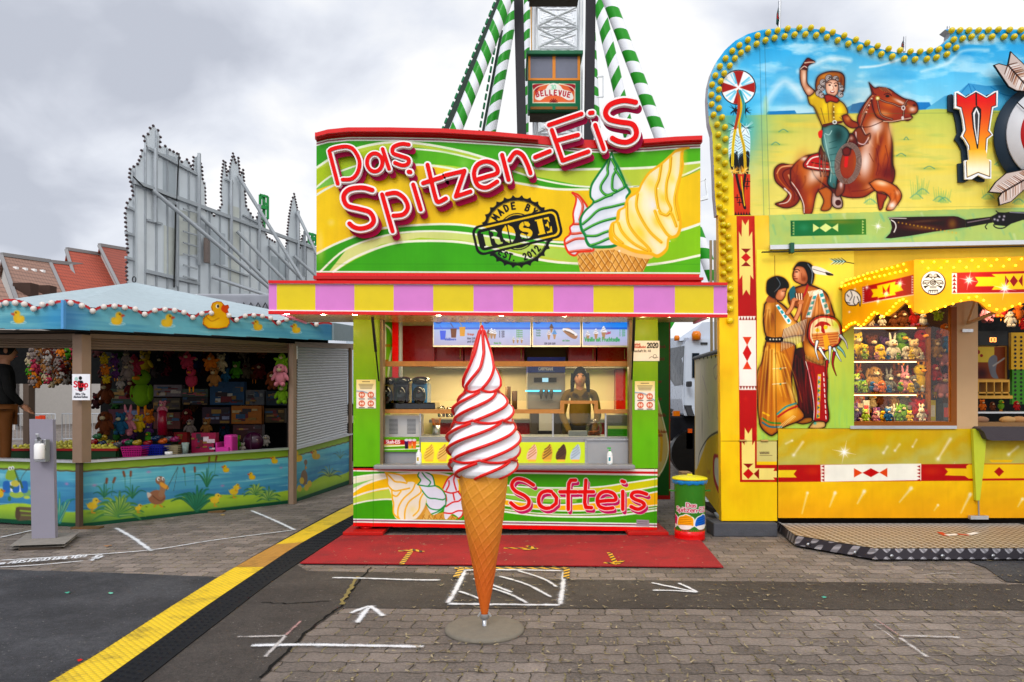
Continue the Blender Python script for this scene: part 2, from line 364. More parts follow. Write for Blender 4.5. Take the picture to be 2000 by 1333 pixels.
 def text(s,txt,x,y,h,w,col,ang=0.0,track=0.16,slant=0.0,sx=1.0,soft=0.5,a=1.0):
  st,L=text_strokes(txt,x,y,h,ang,track,slant,sx)
  for P in st:s.line(P,w,col,False,soft,a)
  return L
 def mod(s,n,amt):s.A*=(1+(n[...,None]-0.5)*2*amt).astype(np.float32);np.clip(s.A,0,1,out=s.A)
 def tint(s,n,col,amt):
  m=np.clip(n,0,1)[...,None]*amt;s.A=s.A*(1-m)+np.array(hx(col),np.float32)*m
 def build(s,name,mapf,m,parent=None,clip=None,off=0.0,ops=None,label=None,kind=None,loc=None):
  """mapf(px,py) -> x,y,z ; clip: outline in canvas units, faces outside are left off"""
  GX,GY=np.meshgrid(s.gx,s.gy)
  V=mapf(GX,GY);V=np.stack([np.broadcast_to(np.asarray(a,float),GX.shape)for a in V],-1).reshape(-1,3)
  o=wl(parent)if parent is not None else Vector(loc or(0,0,0));V=V-np.array((o.x,o.y,o.z))
  h,w=s.h,s.w;idx=np.arange(h*w).reshape(h,w)
  q=np.stack([idx[:-1,:-1],idx[1:,:-1],idx[1:,1:],idx[:-1,1:]],-1).reshape(-1,4)
  if clip is not None:
   X=(GX[:-1,:-1]+GX[1:,1:])/2;Y=(GY[:-1,:-1]+GY[1:,1:])/2
   d=s.pdist(clip,X,Y).reshape(-1);q=q[d<0]
  me=bpy.data.meshes.new(name);me.vertices.add(len(V));me.vertices.foreach_set('co',V.reshape(-1).astype(np.float32))
  me.loops.add(q.size);me.loops.foreach_set('vertex_index',q.reshape(-1).astype(np.int32))
  me.polygons.add(len(q));me.polygons.foreach_set('loop_start',(np.arange(len(q))*4).astype(np.int32))
  me.update(calc_edges=True)
  at=me.color_attributes.new('paint','BYTE_COLOR','POINT')
  a=np.clip(s.A*(1+.10*(vnoise(s.h,s.w,50*s.res,40*s.res,77)-.5)+.03*(vnoise(s.h,s.w,90*s.res,5*s.res,78)-.5))[...,None],0,1)
  if s.con:a=np.clip(a+(a-.42)*s.con*np.minimum(1,4*a*(1-a)+.3),0,1)
  a=np.where(a<=.04045,a/12.92,((a+.055)/1.055)**2.4);a=np.clip(a*1.02-.014,.0015,1);a=np.where(a<=.0031308,a*12.92,1.055*a**(1/2.4)-.055);c=np.ones((h*w,4),np.float32);c[:,:3]=a.reshape(-1,3);at.data.foreach_set('color_srgb',c.reshape(-1))
  me.materials.append(m);me.validate()
  ob=bpy.data.objects.new(name,me);COL.objects.link(ob)
  if parent is not None:ob.parent=parent
  elif loc:ob.location=loc
  if label:ob['label']=label
  if kind:ob['kind']=kind
  return ob
def front(Y):
 return lambda px,py:((px-CX)/F*Y,Y,CH-(py-HY)/F*Y)
def vplane(A,B):
 """upright plane through ground points A and B (x,y): map photo px -> point on it"""
 ax,ay=A;bx,by=B;dx,dy=bx-ax,by-ay
 def f(px,py):
  u=(px-CX)/F
  y=(ax*dy-ay*dx)/(u*dy-dx);return(u*y,y,CH-(py-HY)/F*y)
 return f
def vrect(A,B,z0,z1):
 """canvas on an upright rectangle: canvas x = metres*100 along A->B, canvas y = -z*100. returns mapf, T(photo px -> canvas)"""
 ax,ay=A;bx,by=B;L=math.hypot(bx-ax,by-ay);dx,dy=(bx-ax)/L,(by-ay)/L;g=vplane(A,B)
 def mapf(u,v):return(ax+dx*u/100,ay+dy*u/100,-v/100)
 def T(px,py):
  x,y,z=g(px,py);return((x-ax)*dx*100+(y-ay)*dy*100,-z*100)
 return mapf,T,L*100
def relief(mb,strokes,w,mapf,y0,y1,mi=0,step=1.0,off=(0,0)):
 """strokes: list of (polyline px, closed?) ; plate between depths y0 (front) and y1 (back); mapf(px,py)->(x,z)"""
 P=np.array([p for st in strokes for p in st],float)+np.array(off);pad=w/2+2
 a=P.min(0)-pad;b=P.max(0)+pad;nx=int((b[0]-a[0])/step)+2;ny=int((b[1]-a[1])/step)+2
 gx=a[0]+np.arange(nx)*step;gy=a[1]+np.arange(ny)*step;X,Y=np.meshgrid(gx,gy);d=np.full(X.shape,1e9)
 for st in strokes:
  q=[(p[0]+off[0],p[1]+off[1])for p in st]
  for i in range(len(q)-1):
   ax,ay=q[i];bx,by=q[i+1];ex,ey=bx-ax,by-ay;L=ex*ex+ey*ey+1e-12
   t=np.clip(((X-ax)*ex+(Y-ay)*ey)/L,0,1);d=np.minimum(d,np.sqrt((X-ax-t*ex)**2+(Y-ay-t*ey)**2))
 f=w/2-d;ins=f>0
 def v3(p,y):x,z=mapf(p[0],p[1]);return(x,y,z)
 for j in range(ny-1):
  run=None
  for i in range(nx-1):
   c4=(ins[j,i],ins[j,i+1],ins[j+1,i+1],ins[j+1,i]);n=sum(c4)
   if n==4:
    if run is None:run=i
    if i<nx-2:continue
   if run is not None:
    e=i+1 if n==4 else i
    for yy,rev in((y0,False),(y1,True)):
     vs=[v3((gx[run],gy[j]),yy),v3((gx[run],gy[j+1]),yy),v3((gx[e],gy[j+1]),yy),v3((gx[e],gy[j]),yy)]
     mb.add(vs[::-1]if rev else vs,[(0,1,2,3)],mi)
    run=None
   if n==0 or n==4:continue
   cs=[(gx[i],gy[j],f[j,i]),(gx[i+1],gy[j],f[j,i+1]),(gx[i+1],gy[j+1],f[j+1,i+1]),(gx[i],gy[j+1],f[j+1,i])]
   poly=[];cr=[]
   for k in range(4):
    p,q=cs[k],cs[(k+1)%4]
    if p[2]>0:poly.append((p[0],p[1]))
    if(p[2]>0)!=(q[2]>0):
     t=p[2]/(p[2]-q[2]);c=(p[0]+(q[0]-p[0])*t,p[1]+(q[1]-p[1])*t);poly.append(c);cr.append(c)
   if len(poly)>=3:
    vs=[v3(p,y0)for p in poly][::-1];mb.add(vs,[tuple(range(len(vs)))],mi)
    vs=[v3(p,y1)for p in poly];mb.add(vs,[tuple(range(len(vs)))],mi)
   for k in range(0,len(cr)-1,2):
    mb.add([v3(cr[k],y0),v3(cr[k+1],y0),v3(cr[k+1],y1),v3(cr[k],y1)],[(0,1,2,3)],mi)
 return mb
def plush(c,h,col,kind='bear',rot=0.0,name='plush_toy',label='',group=None,belly=None,cat='plush toy'):
 """soft toy of height h sitting or hanging at c (bottom centre), facing -Y"""
 g=thing(name,label,cat,c,group);mb=MB();s=h/1.0;x,y,z=c
 def e(dx,dy,dz,rx,ry,rz,mi=0,ro=0.0):mb.ell((x+dx*s,y+dy*s,z+dz*s),(rx*s,ry*s,rz*s),12,8,mi,ro)
 e(0,0,.34,.22,.18,.28);e(0,-.03,.74,.21,.18,.19)
 if kind!='bird':
  e(-.24,-.06,.42,.08,.08,.2,0,.5);e(.24,-.06,.42,.08,.08,.2,0,-.5)
  e(-.13,-.12,.1,.09,.17,.1);e(.13,-.12,.1,.09,.17,.1);e(0,-.2,.68,.1,.09,.075,1)
 else:
  e(0,-.24,.72,.07,.12,.05,2);e(-.2,0,.38,.05,.12,.2);e(.2,0,.38,.05,.12,.2);e(-.08,0,0,.03,.03,.16,2);e(.08,0,0,.03,.03,.16,2)
 if kind=='bear':e(-.16,0,.9,.075,.05,.075);e(.16,0,.9,.075,.05,.075)
 if kind=='dog':e(-.22,-.02,.7,.06,.06,.16,0,.25);e(.22,-.02,.7,.06,.06,.16,0,-.25)
 if kind=='rabbit':e(-.1,0,1.04,.05,.04,.2,0,-.15);e(.1,0,1.04,.05,.04,.2,0,.15)
 if kind=='star':
  for t in range(5):a=t*2*PI/5;e(.26*math.sin(a),0,.5+.3*math.cos(a),.1,.1,.24,0,a)
 if not isinstance(col,str):col='#%02x%02x%02x'%tuple(int(v*255)for v in col)
 bm=mat('plush_'+col.strip('#'),col,0.95,var=0.25,vs=14,bump=0.6,bs=120)
 bl=mat('plush_'+(belly or 'a89070').strip('#'),belly or '#a89070',0.95,var=0.2,vs=14,bump=0.5,bs=120)
 obj('body',mb,[bm,bl,mat('plush_beak','#e08a20',0.9)],g)
 for sx in(-1,1):
  q=MB();q.ell((x+sx*.08*s,y-.2*s,z+.79*s),.03*s,8,6);obj('eye',q,mat('eye_black','#0a0a0c',0.15),g)
 return g
def paver_mat():
 m=bpy.data.materials.new('concrete_pavers');m.use_nodes=True;b=NB(m);p=b.N['Principled BSDF']
 P=b.pos();sp=b.n('ShaderNodeSeparateXYZ');b.L.new(P,sp.inputs[0])
 wob=b.m('MULTIPLY',b.m('SUBTRACT',b.noise(P,1.3,2,0.5),0.5),0.05)
 x=b.m('ADD',sp.outputs[0],wob);y=b.m('ADD',b.m('ADD',sp.outputs[1],wob),b.m('MULTIPLY',sp.outputs[0],0.012))
 RW,RL=0.160,0.200
 row0=b.m('FLOOR',b.m('DIVIDE',y,RW));
 sgn=b.m('MULTIPLY',b.m('SINE',b.m('MULTIPLY',x,2*PI/RL)),0.010)
 y2=b.m('ADD',y,sgn);yr=b.m('DIVIDE',y2,RW);row=b.m('FLOOR',yr);fy=b.m('SUBTRACT',yr,row)
 sh=b.m('MULTIPLY',b.m('MODULO',row,2.0),RL/2)
 x2=b.m('ADD',b.m('ADD',x,sh),b.m('MULTIPLY',b.m('SINE',b.m('MULTIPLY',fy,2*PI)),0.007));xr=b.m('DIVIDE',x2,RL);c=b.m('FLOOR',xr);fx=b.m('SUBTRACT',xr,c)
 dy=b.m('MULTIPLY',b.m('SUBTRACT',0.5,b.m('ABSOLUTE',b.m('SUBTRACT',fy,0.5))),RW)
 dx=b.m('MULTIPLY',b.m('SUBTRACT',0.5,b.m('ABSOLUTE',b.m('SUBTRACT',fx,0.5))),RL)
 rough_edge=b.m('MULTIPLY',b.m('SUBTRACT',b.noise(P,40,3,0.6),0.5),0.006)
 d=b.m('ADD',b.m('SMOOTH_MIN',dx,dy,0.008),rough_edge)
 jm=b.ss(d,0.0075,0.0015);d2=b.ss(d,0.0,0.016)
 cell=b.n('ShaderNodeCombineXYZ');b.L.new(row,cell.inputs[0]);b.L.new(c,cell.inputs[1])
 wn=b.n('ShaderNodeTexWhiteNoise');b.L.new(cell.outputs[0],wn.inputs['Vector'])
 big=b.noise(P,0.45,5,0.6);med=b.noise(P,6.0,6,0.7);fine=b.noise(P,220,3,0.7)
 base=b.mix(b.ss(big,0.35,0.65),lin('#6c625b',1),lin('#837870',1))
 f=b.m('ADD',b.m('MULTIPLY_ADD',wn.outputs[0],0.46,-0.16),b.m('ADD',b.m('MULTIPLY',med,0.6),b.m('ADD',b.m('MULTIPLY',fine,0.34),b.m('MULTIPLY',b.ss(b.noise(P,52,4,.8),.3,.7),.62))))
 vm=b.n('ShaderNodeVectorMath',operation='SCALE');b.L.new(base,vm.inputs[0]);b.L.new(f,vm.inputs['Scale'])
 joint=b.mix(b.m('MULTIPLY',b.ss(b.noise(P,11,4,0.7),0.47,0.56),b.m('LESS_THAN',dx,dy)),lin('#38322d'),lin('#857a52'))
 col=b.mix(b.m('MULTIPLY',jm,b.ss(b.noise(P,3.5,4,.6),.25,.4)),vm.outputs[0],joint)
 damp=b.ss(b.noise(P,0.9,4,0.6),0.60,0.72)
 col=b.mix(b.m('MULTIPLY',damp,0.5),col,lin('#2e2722'));col=b.mix(b.m('MULTIPLY',b.ss(b.noise(P,2.1,5,.7),.58,.7),.3),col,lin('#8a7f6c',1));col=b.mix(b.m('MULTIPLY',b.ss(b.noise(P,30,2,.5),.74,.78),.7),col,lin('#b4aba0',1))
 b.L.new(col,p.inputs['Base Color']);b.L.new(b.m('MULTIPLY_ADD',damp,-0.35,0.88),p.inputs['Roughness'])
 h=b.m('ADD',d2,b.m('MULTIPLY',fine,0.25));h=b.m('ADD',h,b.m('MULTIPLY',wn.outputs[0],0.15))
 b.L.new(b.bump(h,0.8,0.008),p.inputs['Normal']);return m
def asphalt_mat(name,c1,c2,speck=0.5):
 m=bpy.data.materials.new(name);m.use_nodes=True;b=NB(m);p=b.N['Principled BSDF'];P=b.pos()
 big=b.noise(P,1.4,6,0.7);fine=b.noise(P,75,5,0.85);vo=b.n('ShaderNodeTexVoronoi');b.L.new(P,vo.inputs['Vector']);vo.inputs['Scale'].default_value=130
 base=b.mix(b.ss(big,0.35,0.65),lin(c1),lin(c2));f=b.m('ADD',b.m('MULTIPLY_ADD',b.ss(fine,.32,.68),.95,.1),b.m('MULTIPLY',b.ss(b.noise(P,20,5,.8),.3,.7),.55))
 vm=b.n('ShaderNodeVectorMath',operation='SCALE');b.L.new(base,vm.inputs[0]);b.L.new(f,vm.inputs['Scale'])
 sp=b.m('MULTIPLY',b.ss(b.noise(P,48,3,0.6),0.66,0.72),speck)
 col=b.mix(sp,vm.outputs[0],lin('#a8a29c'));b.L.new(col,p.inputs['Base Color'])
 b.L.new(b.m('MULTIPLY_ADD',big,-0.3,0.92),p.inputs['Roughness'])
 h=b.m('ADD',vo.outputs[0],b.m('MULTIPLY',fine,0.8));b.L.new(b.bump(h,0.55,0.006),p.inputs['Normal']);return m
PAV=paver_mat();ASP_D=asphalt_mat('dark_asphalt','#323236','#4a4a4e',0.6);ASP_B=asphalt_mat('brown_asphalt','#3e3835','#4b4541',0.6)
struct('ground',MB().quad((-200,-30,0),(200,-30,0),(200,400,0),(-200,400,0)),PAV)
def sheet(pts,z,jag=0.0):
 P=[G(*p)for p in pts];out=[]
 for i in range(len(P)):
  a,b=P[i],P[(i+1)%len(P)];n=max(1,int(math.dist(a,b)/0.12))if jag else 1
  for k in range(n):
   t=k/n;j=jag if(k and jag)else 0
   out.append((lerp(a[0],b[0],t)+rnd.uniform(-j,j),lerp(a[1],b[1],t)+rnd.uniform(-j,j),z))
 from mathutils.geometry import tessellate_polygon
 tr=tessellate_polygon([[Vector(p)for p in out]]);return MB().add(out,[tuple(t)if True else t for t in tr])
struct('asphalt',sheet([(-900,1108),(0,1113),(300,1123),(440,1129),(330,1210),(90,1400),(90,2600),(-2500,2600)],0.004,0.012),ASP_D)
struct('asphalt',sheet([(600,1116),(880,1122),(1110,1133),(2000,1142),(2900,1150),(2900,1206),(2000,1193),(1400,1190),(668,1189),(600,1235),(505,1333),(380,1500),(330,1800),(60,1800),(120,1420),(300,1300),(500,1150),(575,1100)],0.004,0.008),ASP_B)
struct('asphalt',sheet([(1890,1098),(2300,1096),(2300,1150),(1965,1138),(1925,1110)],0.008,0.006),ASP_D)
def crack(pts,w,m,z=0.009):
 mb=MB();P=[]
 for i in range(len(pts)-1):
  a,b=G(*pts[i]),G(*pts[i+1]);n=max(2,int(math.dist(a,b)/0.05))
  for k in range(n):t=k/n;P.append((lerp(a[0],b[0],t)+rnd.uniform(-.012,.012),lerp(a[1],b[1],t)+rnd.uniform(-.012,.012)))
 for i in range(len(P)-1):
  (ax,ay),(bx,by)=P[i],P[i+1];L=math.hypot(bx-ax,by-ay)+1e-6;nx,ny=-(by-ay)/L,(bx-ax)/L;w1,w2=w*rnd.uniform(.5,1.3)/2,w*rnd.uniform(.5,1.3)/2
  mb.add([(ax-nx*w1,ay-ny*w1,z),(bx-nx*w2,by-ny*w2,z),(bx+nx*w2,by+ny*w2,z),(ax+nx*w1,ay+ny*w1,z)],[(0,1,2,3)])
 return mb
DK=mat('crack_dark','#1c1917',0.95);STR=mat('dry_moss','#8b7d50',0.95,var=0.4,vs=50)
struct('asphalt_crack',crack([(512,1179),(560,1181),(655,1175)],0.014,DK),DK)
struct('asphalt_crack',crack([(725,1110),(690,1150),(665,1187),(600,1235),(545,1290),(505,1333)],0.02,DK),DK)
struct('asphalt_crack',crack([(700,1128),(672,1172),(664,1188)],0.035,STR,0.010),STR)
def spray_mat(name,col,dens=1.0):
 m=bpy.data.materials.new(name);m.use_nodes=True;b=NB(m);p=b.N['Principled BSDF'];o=b.N['Material Output']
 p.inputs['Base Color'].default_value=lin(col);p.inputs['Roughness'].default_value=0.7
 a=b.n('ShaderNodeAttribute',attribute_name='cover');P=b.pos()
 n=b.noise(P,140,4,0.7);n2=b.noise(P,12,4,0.6)
 f=b.m('MULTIPLY',b.ss(b.m('ADD',b.m('MULTIPLY',a.outputs['Fac'],1.15*dens),b.m('MULTIPLY',b.m('SUBTRACT',b.m('ADD',n,b.m('MULTIPLY',n2,.7)),0.85),1.5)),0.12,0.95),.93)
 t=b.n('ShaderNodeBsdfTransparent');mx=b.n('ShaderNodeMixShader');b.L.new(f,mx.inputs[0]);b.L.new(t.outputs[0],mx.inputs[1]);b.L.new(p.outputs[0],mx.inputs[2]);b.L.new(mx.outputs[0],o.inputs[0]);return m
SPW=spray_mat('white_spray_paint','#eef0f4');SPF=spray_mat('worn_white_paint','#d8d2cf',0.72);SPR=spray_mat('worn_pink_paint','#b98f8c',0.75)
def spray_line(lines,w,m=SPW,z=0.0125,name='painted_marking',px=True):
 """each line: photo points on the ground; soft edged ribbon"""
 V=[];Fc=[];A=[]
 for li,ln in enumerate(lines):
  Q=[G(*p)[:2]for p in ln]if px else ln
  P=spline(Q,False,8)if len(Q)>2 else[(lerp(Q[0][0],Q[1][0],t/8),lerp(Q[0][1],Q[1][1],t/8))for t in range(9)]
  n0=len(V);zz=z+0.0006*li
  for i,p in enumerate(P):
   a=P[max(0,i-1)];b=P[min(len(P)-1,i+1)];dx,dy=b[0]-a[0],b[1]-a[1];L=math.hypot(dx,dy)+1e-9;nx,ny=-dy/L,dx/L
   end=0.55 if i in(0,len(P)-1)else 1.0
   for o,al in((-1.9,0),(-.9,.22),(-.45,.62),(0,.85),(.45,.62),(.9,.22),(1.9,0)):
    V.append((p[0]+nx*o*w/2*.95,p[1]+ny*o*w/2*.95,zz));A.append(al*end)
  for i in range(len(P)-1):
   for k in range(6):a=n0+i*7+k;Fc.append((a,a+1,a+8,a+7))
 mb=MB();mb.v=V;mb.f=Fc;mb.mi=[0]*len(Fc);mb.sm=[False]*len(Fc)
 o=struct(name,mb,m);at=o.data.attributes.new('cover','FLOAT','POINT');at.data.foreach_set('value',A);return o
spray_line([[(0,1052),(40,1043),(62,1038)]],.045)
spray_line([[(0,1097),(100,1091),(290,1077),(420,1057),(578,1037)]],.04)
spray_line([[(226,1033),(262,1054),(296,1079)]],.075)
spray_line([[(490,999),(535,1018),(577,1038)]],.07)
spray_line([[(-60,1113),(60,1107),(163,1098)]],.035)
spray_line([[(649,1131),(700,1132),(790,1135),(861,1136)]],.055)
spray_line([[(490,1265),(600,1263),(720,1265),(828,1267)]],.065)
spray_line([[(463,1248),(520,1247),(558,1246)],[(558,1246),(540,1265),(517,1288)]],.045,SPF,.0145)
spray_line([[(558,1244),(573,1230),(588,1216)]],.035,SPR)
spray_line([[(698,1220),(708,1205),(720,1190)],[(684,1201),(702,1194),(722,1187)],[(748,1207),(736,1196),(721,1187)]],.06)
spray_line([[(1272,1141),(1310,1149),(1362,1160)],[(1274,1156),(1320,1157),(1362,1160)],[(1325,1142),(1345,1151),(1362,1160)]],.045)
spray_line([[(908,1117),(893,1150),(874,1181)],[(874,1183),(980,1184),(1094,1185)],[(1094,1184),(1099,1150),(1102,1119)],[(903,1117),(1000,1116),(1102,1118)]],.06)
spray_line([[(925,1133),(960,1145),(1000,1160),(1027,1179)][:3],[(975,1128),(1030,1145),(1077,1170)],[(1010,1117),(1060,1133),(1088,1150)],[(896,1158),(925,1168),(955,1181)],[(960,1152),(1000,1166),(1030,1182)]],.045)
spray_line([[(1757,1246),(1810,1247),(1876,1249)],[(1757,1250),(1780,1266),(1812,1288)]],.045,SPF,.0145)
spray_line([[(1709,1212),(1735,1230),(1762,1248)]],.02,SPR)
spray_line([[(1706,1224),(1730,1240),(1748,1254)],[(1706,1224),(1750,1226),(1780,1228)]],.012,SPF,.0165)
spray_line([[(1800,1126),(1840,1122),(1880,1124)]],.02,SPF)
def ground_text(txt,a,b,h,w):
 A,B=Vector(G(*a)),Vector(G(*b));d=(B-A);st,L=text_strokes(txt,0,0,1.0,0,0.16);sc_=d.length/L;d.normalize();u=Vector((-d.y,d.x,0))
 spray_line([[((A+d*(p[0]*sc_)+u*(-p[1]*h)).x,(A+d*(p[0]*sc_)+u*(-p[1]*h)).y)for p in s]for s in st if len(s)>1],w,SPW,.0125,'painted_writing',False)
ground_text('BITTE 1,5m ABSTAND HALTEN',(-85,1113),(167,1095),0.13,0.030)
spray_line([[(180,1098),(184,1091),(189,1094),(200,1088)],[(182,1093),(200,1091)],[(187,1091),(190,1088),(200,1086)]],.05)
def litter():
 mb=MB();r=random.Random(3)
 for i in range(2300):
  py=1090+(r.random()**1.2)*280;px=r.uniform(300,2050)
  if px<640 and py>1100:continue
  if 1000-(py-1000)*1.1>px and py>1110:continue
  x,y,z=G(px,py)
  if i%3:y=round(y/0.16)*0.16+r.uniform(-.012,.012)
  else:x=round(x/0.1)*0.1+r.uniform(-.01,.01)
  a=r.uniform(0,PI);L=r.uniform(.006,.028);w=r.uniform(.002,.006);c,s=math.cos(a),math.sin(a);z=.013+r.random()*.004
  mb.add([(x-c*L+s*w,y-s*L-c*w,z),(x+c*L+s*w,y+s*L-c*w,z+.003),(x+c*L-s*w,y+s*L+c*w,z),(x-c*L-s*w,y-s*L+c*w,z+.002)],[(0,1,2,3)],r.choice((0,0,1,2)))
 for i in range(90):
  x,y=r.uniform(-1.9,2.0),r.uniform(6.85,8.2);L=r.uniform(.006,.03);a=r.uniform(0,3);c,s=math.cos(a),math.sin(a);mb.add([(x-c*L,y-s*L,.0235),(x+c*L,y+s*L,.0245),(x+c*L*.6-s*.005,y+s*L*.6+.006,.026)],[(0,1,2)],2)
 o=obj('leaf_litter',mb,[mat('straw_a','#8d8064',0.9),mat('straw_b','#6a5c42',0.9),mat('straw_c','#a89a7c',0.9)],kind='stuff')
 tag(o,'dry straw and leaf scraps scattered over the grey paving','leaf litter')
litter()
r_=random.Random(11)
def leaf(px,py,s,col,label):
 x,y,_=G(px,py);mb=MB();a=r_.uniform(0,6);n=9
 P=[(x+s*math.cos(a+2*PI*k/n)*(1.0 if k%2 else .6),y+s*.6*math.sin(a+2*PI*k/n)*(1.0 if k%2 else .7),.014+.006*math.sin(k*2))for k in range(n)]
 mb.add(P+[(x,y,.020)],[(k,(k+1)%n,n)for k in range(n)]);tag(obj('dead_leaf',mb,mat('leaf_'+col.strip('#'),col,.9)),label,'leaf')
leaf(212,1069,.055,'#9a7350','tan dead leaf between the stall and the long white line')
leaf(435,1008,.05,'#a98d55','yellowish dead leaf close to the duck stall panel')
leaf(647,1075,.06,'#c0947f','pale leaf near the front corner of the red mat by the cable ramp')
leaf(1610,1170,.03,'#57a08a','small teal scrap on the brown asphalt strip')
leaf(133,1161,.03,'#4f9a83','green scrap on the dark asphalt, farther from the ramp')
leaf(216,1162,.03,'#6fb59d','green scrap on the dark asphalt, nearer to the ramp')
leaf(156,1294,.025,'#c8302c','torn red scrap on the dark asphalt beside the yellow ramp')
def ramp():
 ye=[(760,962),(686,992),(539,1072),(451,1123),(350,1187),(196,1289),(122,1334),(-10,1420)]
 yr=[(785,965),(690,1013),(591,1068),(507,1124),(406,1194),(315,1261),(217,1333),(100,1420)]
 bo=[(800,968),(690,1033),(602,1089),(525,1142),(460,1192),(385,1250),(280,1333),(170,1420)]
 bl=[(752,962),(676,990),(528,1070),(438,1123),(335,1187),(182,1285),(100,1334),(-40,1420)]
 g=thing('cable_ramp','long low black rubber cable ramp with yellow tread lids crossing the paving','cable ramp',G(400,1180))
 S=[spline([G(*p)[:2]for p in q],False,10)for q in(bl,ye,yr,bo)];N=len(S[0])
 blk=mat('ramp_rubber','#25272b',0.75,var=0.3,vs=8,bump=0.4,bs=150)
 def tread(name,col):
  m=bpy.data.materials.new(name);m.use_nodes=True;b=NB(m);p=b.N['Principled BSDF'];P=b.pos()
  sp=b.n('ShaderNodeSeparateXYZ');b.L.new(P,sp.inputs[0]);u=b.m('ADD',sp.outputs[0],sp.outputs[1]);v=b.m('SUBTRACT',sp.outputs[0],sp.outputs[1])
  h=b.m('MULTIPLY',b.m('ABSOLUTE',b.m('SINE',b.m('MULTIPLY',u,62))),b.m('ABSOLUTE',b.m('SINE',b.m('MULTIPLY',v,62))))
  dirt=b.m('MULTIPLY',b.ss(b.noise(P,5,6,.7),.45,.7),.5);d2=b.m('MULTIPLY',b.ss(h,.45,.1),.3)
  c=b.mix(b.m('ADD',dirt,d2,clamp=True),lin(col),lin('#7a6524' if 'tan' not in name else '#6f4f22'));b.L.new(c,p.inputs['Base Color'])
  p.inputs['Roughness'].default_value=.55;b.L.new(b.bump(h,.7,.006),p.inputs['Normal']);return m
 yel,tan=tread('lid_yellow','#f6cf10'),tread('lid_tan','#c08c3c')
 def strip(a,b,za,zb,i0,i1,sub=1):
  mb=MB();V=[]
  for i in range(i0,i1+1):
   for k in range(sub+1):t=k/sub;V.append((lerp(a[i][0],b[i][0],t),lerp(a[i][1],b[i][1],t),lerp(za,zb,t)))
  Fc=[(i*(sub+1)+k,i*(sub+1)+k+1,(i+1)*(sub+1)+k+1,(i+1)*(sub+1)+k)for i in range(i1-i0)for k in range(sub)]
  return mb.add(V,Fc)
 base=strip(S[0],S[1],.012,.045,0,N-1);b2=strip(S[2],S[3],.045,.012,0,N-1);base.add(b2.v,b2.f)
 q=strip(S[1],S[2],.040,.040,0,N-1);base.add(q.v,q.f)
 side=[((p[0],p[1],.012),(p[0],p[1],0))for p in S[3]]
 for i in range(N-1):base.quad(side[i][0],side[i][1],side[i+1][1],side[i+1][0])
 for i in range(N-1):
  n=max(1,int(math.dist(S[3][i],S[3][i+1])/.055))
  for k in range(n):
   t=k/n;a=(lerp(S[2][i][0],S[2][i+1][0],t),lerp(S[2][i][1],S[2][i+1][1],t));c=(lerp(S[3][i][0],S[3][i+1][0],t),lerp(S[3][i][1],S[3][i+1][1],t))
   for j in range(4):
    u=(j+.6+.5*(k%2))/5;x,y=lerp(a[0],c[0],u),lerp(a[1],c[1],u);z=lerp(.045,.012,u)
    base.add([(x-.014,y-.009,z),(x+.014,y-.009,z),(x+.017,y+.009,z),(x-.017,y+.009,z),(x,y,z+.007)],[(0,1,4),(1,2,4),(2,3,4),(3,0,4)])
 obj('rubber_base',base,blk,g)
 segs=[(0,8,yel,None),(8,13,yel,'duller yellow lid'),(13,20,yel,None),(20,29,tan,'worn tan lid'),(29,42,yel,None),(42,52,yel,None),(52,N-1,yel,None)]
 for i0,i1,m,lb in segs:obj('lid',strip(S[1],S[2],.0475,.0475,i0,i1,3),m,g,label=lb)
 t=MB()
 for i in range(30,N-1):
  n=max(1,int(math.dist(S[1][i],S[1][i+1])/.06))
  for k in range(n):
   f=k/n;x,y=lerp(S[1][i][0],S[1][i+1][0],f),lerp(S[1][i][1],S[1][i+1][1],f);t.add([(x,y,.049),(x+.03,y+.02,.049),(x-.022,y+.004,.046)],[(0,1,2)])
 obj('lid_teeth',t,yel,g)
ramp()
def carpet():
 m=bpy.data.materials.new('red_matting');m.use_nodes=True;b=NB(m);p=b.N['Principled BSDF'];P=b.pos()
 n=b.noise(P,160,4,.8);n2=b.noise(P,2.2,5,.6);c=b.mix(b.ss(n2,.35,.7),lin('#a61c26'),lin('#8c1c25'))
 c=b.mix(b.m('MULTIPLY',b.ss(n,.5,.7),.55),c,lin('#5c0e16'));c=b.mix(b.m('MULTIPLY',b.ss(b.noise(P,7,5,.7),.55,.68),.35),c,lin('#6e2a2a'));c=b.mix(b.m('MULTIPLY',b.ss(b.noise(P,55,3,.6),.72,.78),.5),c,lin('#a87870'))
 b.L.new(c,p.inputs['Base Color']);p.inputs['Roughness'].default_value=.95;b.L.new(b.bump(n,.8,.006),p.inputs['Normal'])
 A,B,C_,D=G(586,1104),G(1413,1112),G(1352,1049),G(668,1049)
 q=[A,B,(C_[0]+.05,C_[1],0),(D[0],D[1],0),(-1.95,8.0,0)][:4]
 mb=MB();n1=24;bot=[(x,y,.013)for x,y,_ in q]
 top=[(x,y,.022)for x,y,_ in q];mb.add(top,[(0,1,2,3)]);mb.add(bot+top,[(0,1,5,4),(1,2,6,5),(2,3,7,6),(3,0,4,7)])
 tag(obj('floor_mat',mb,m),'large red ribbed floor mat spread in front of the ice cream kiosk','floor mat')
carpet()
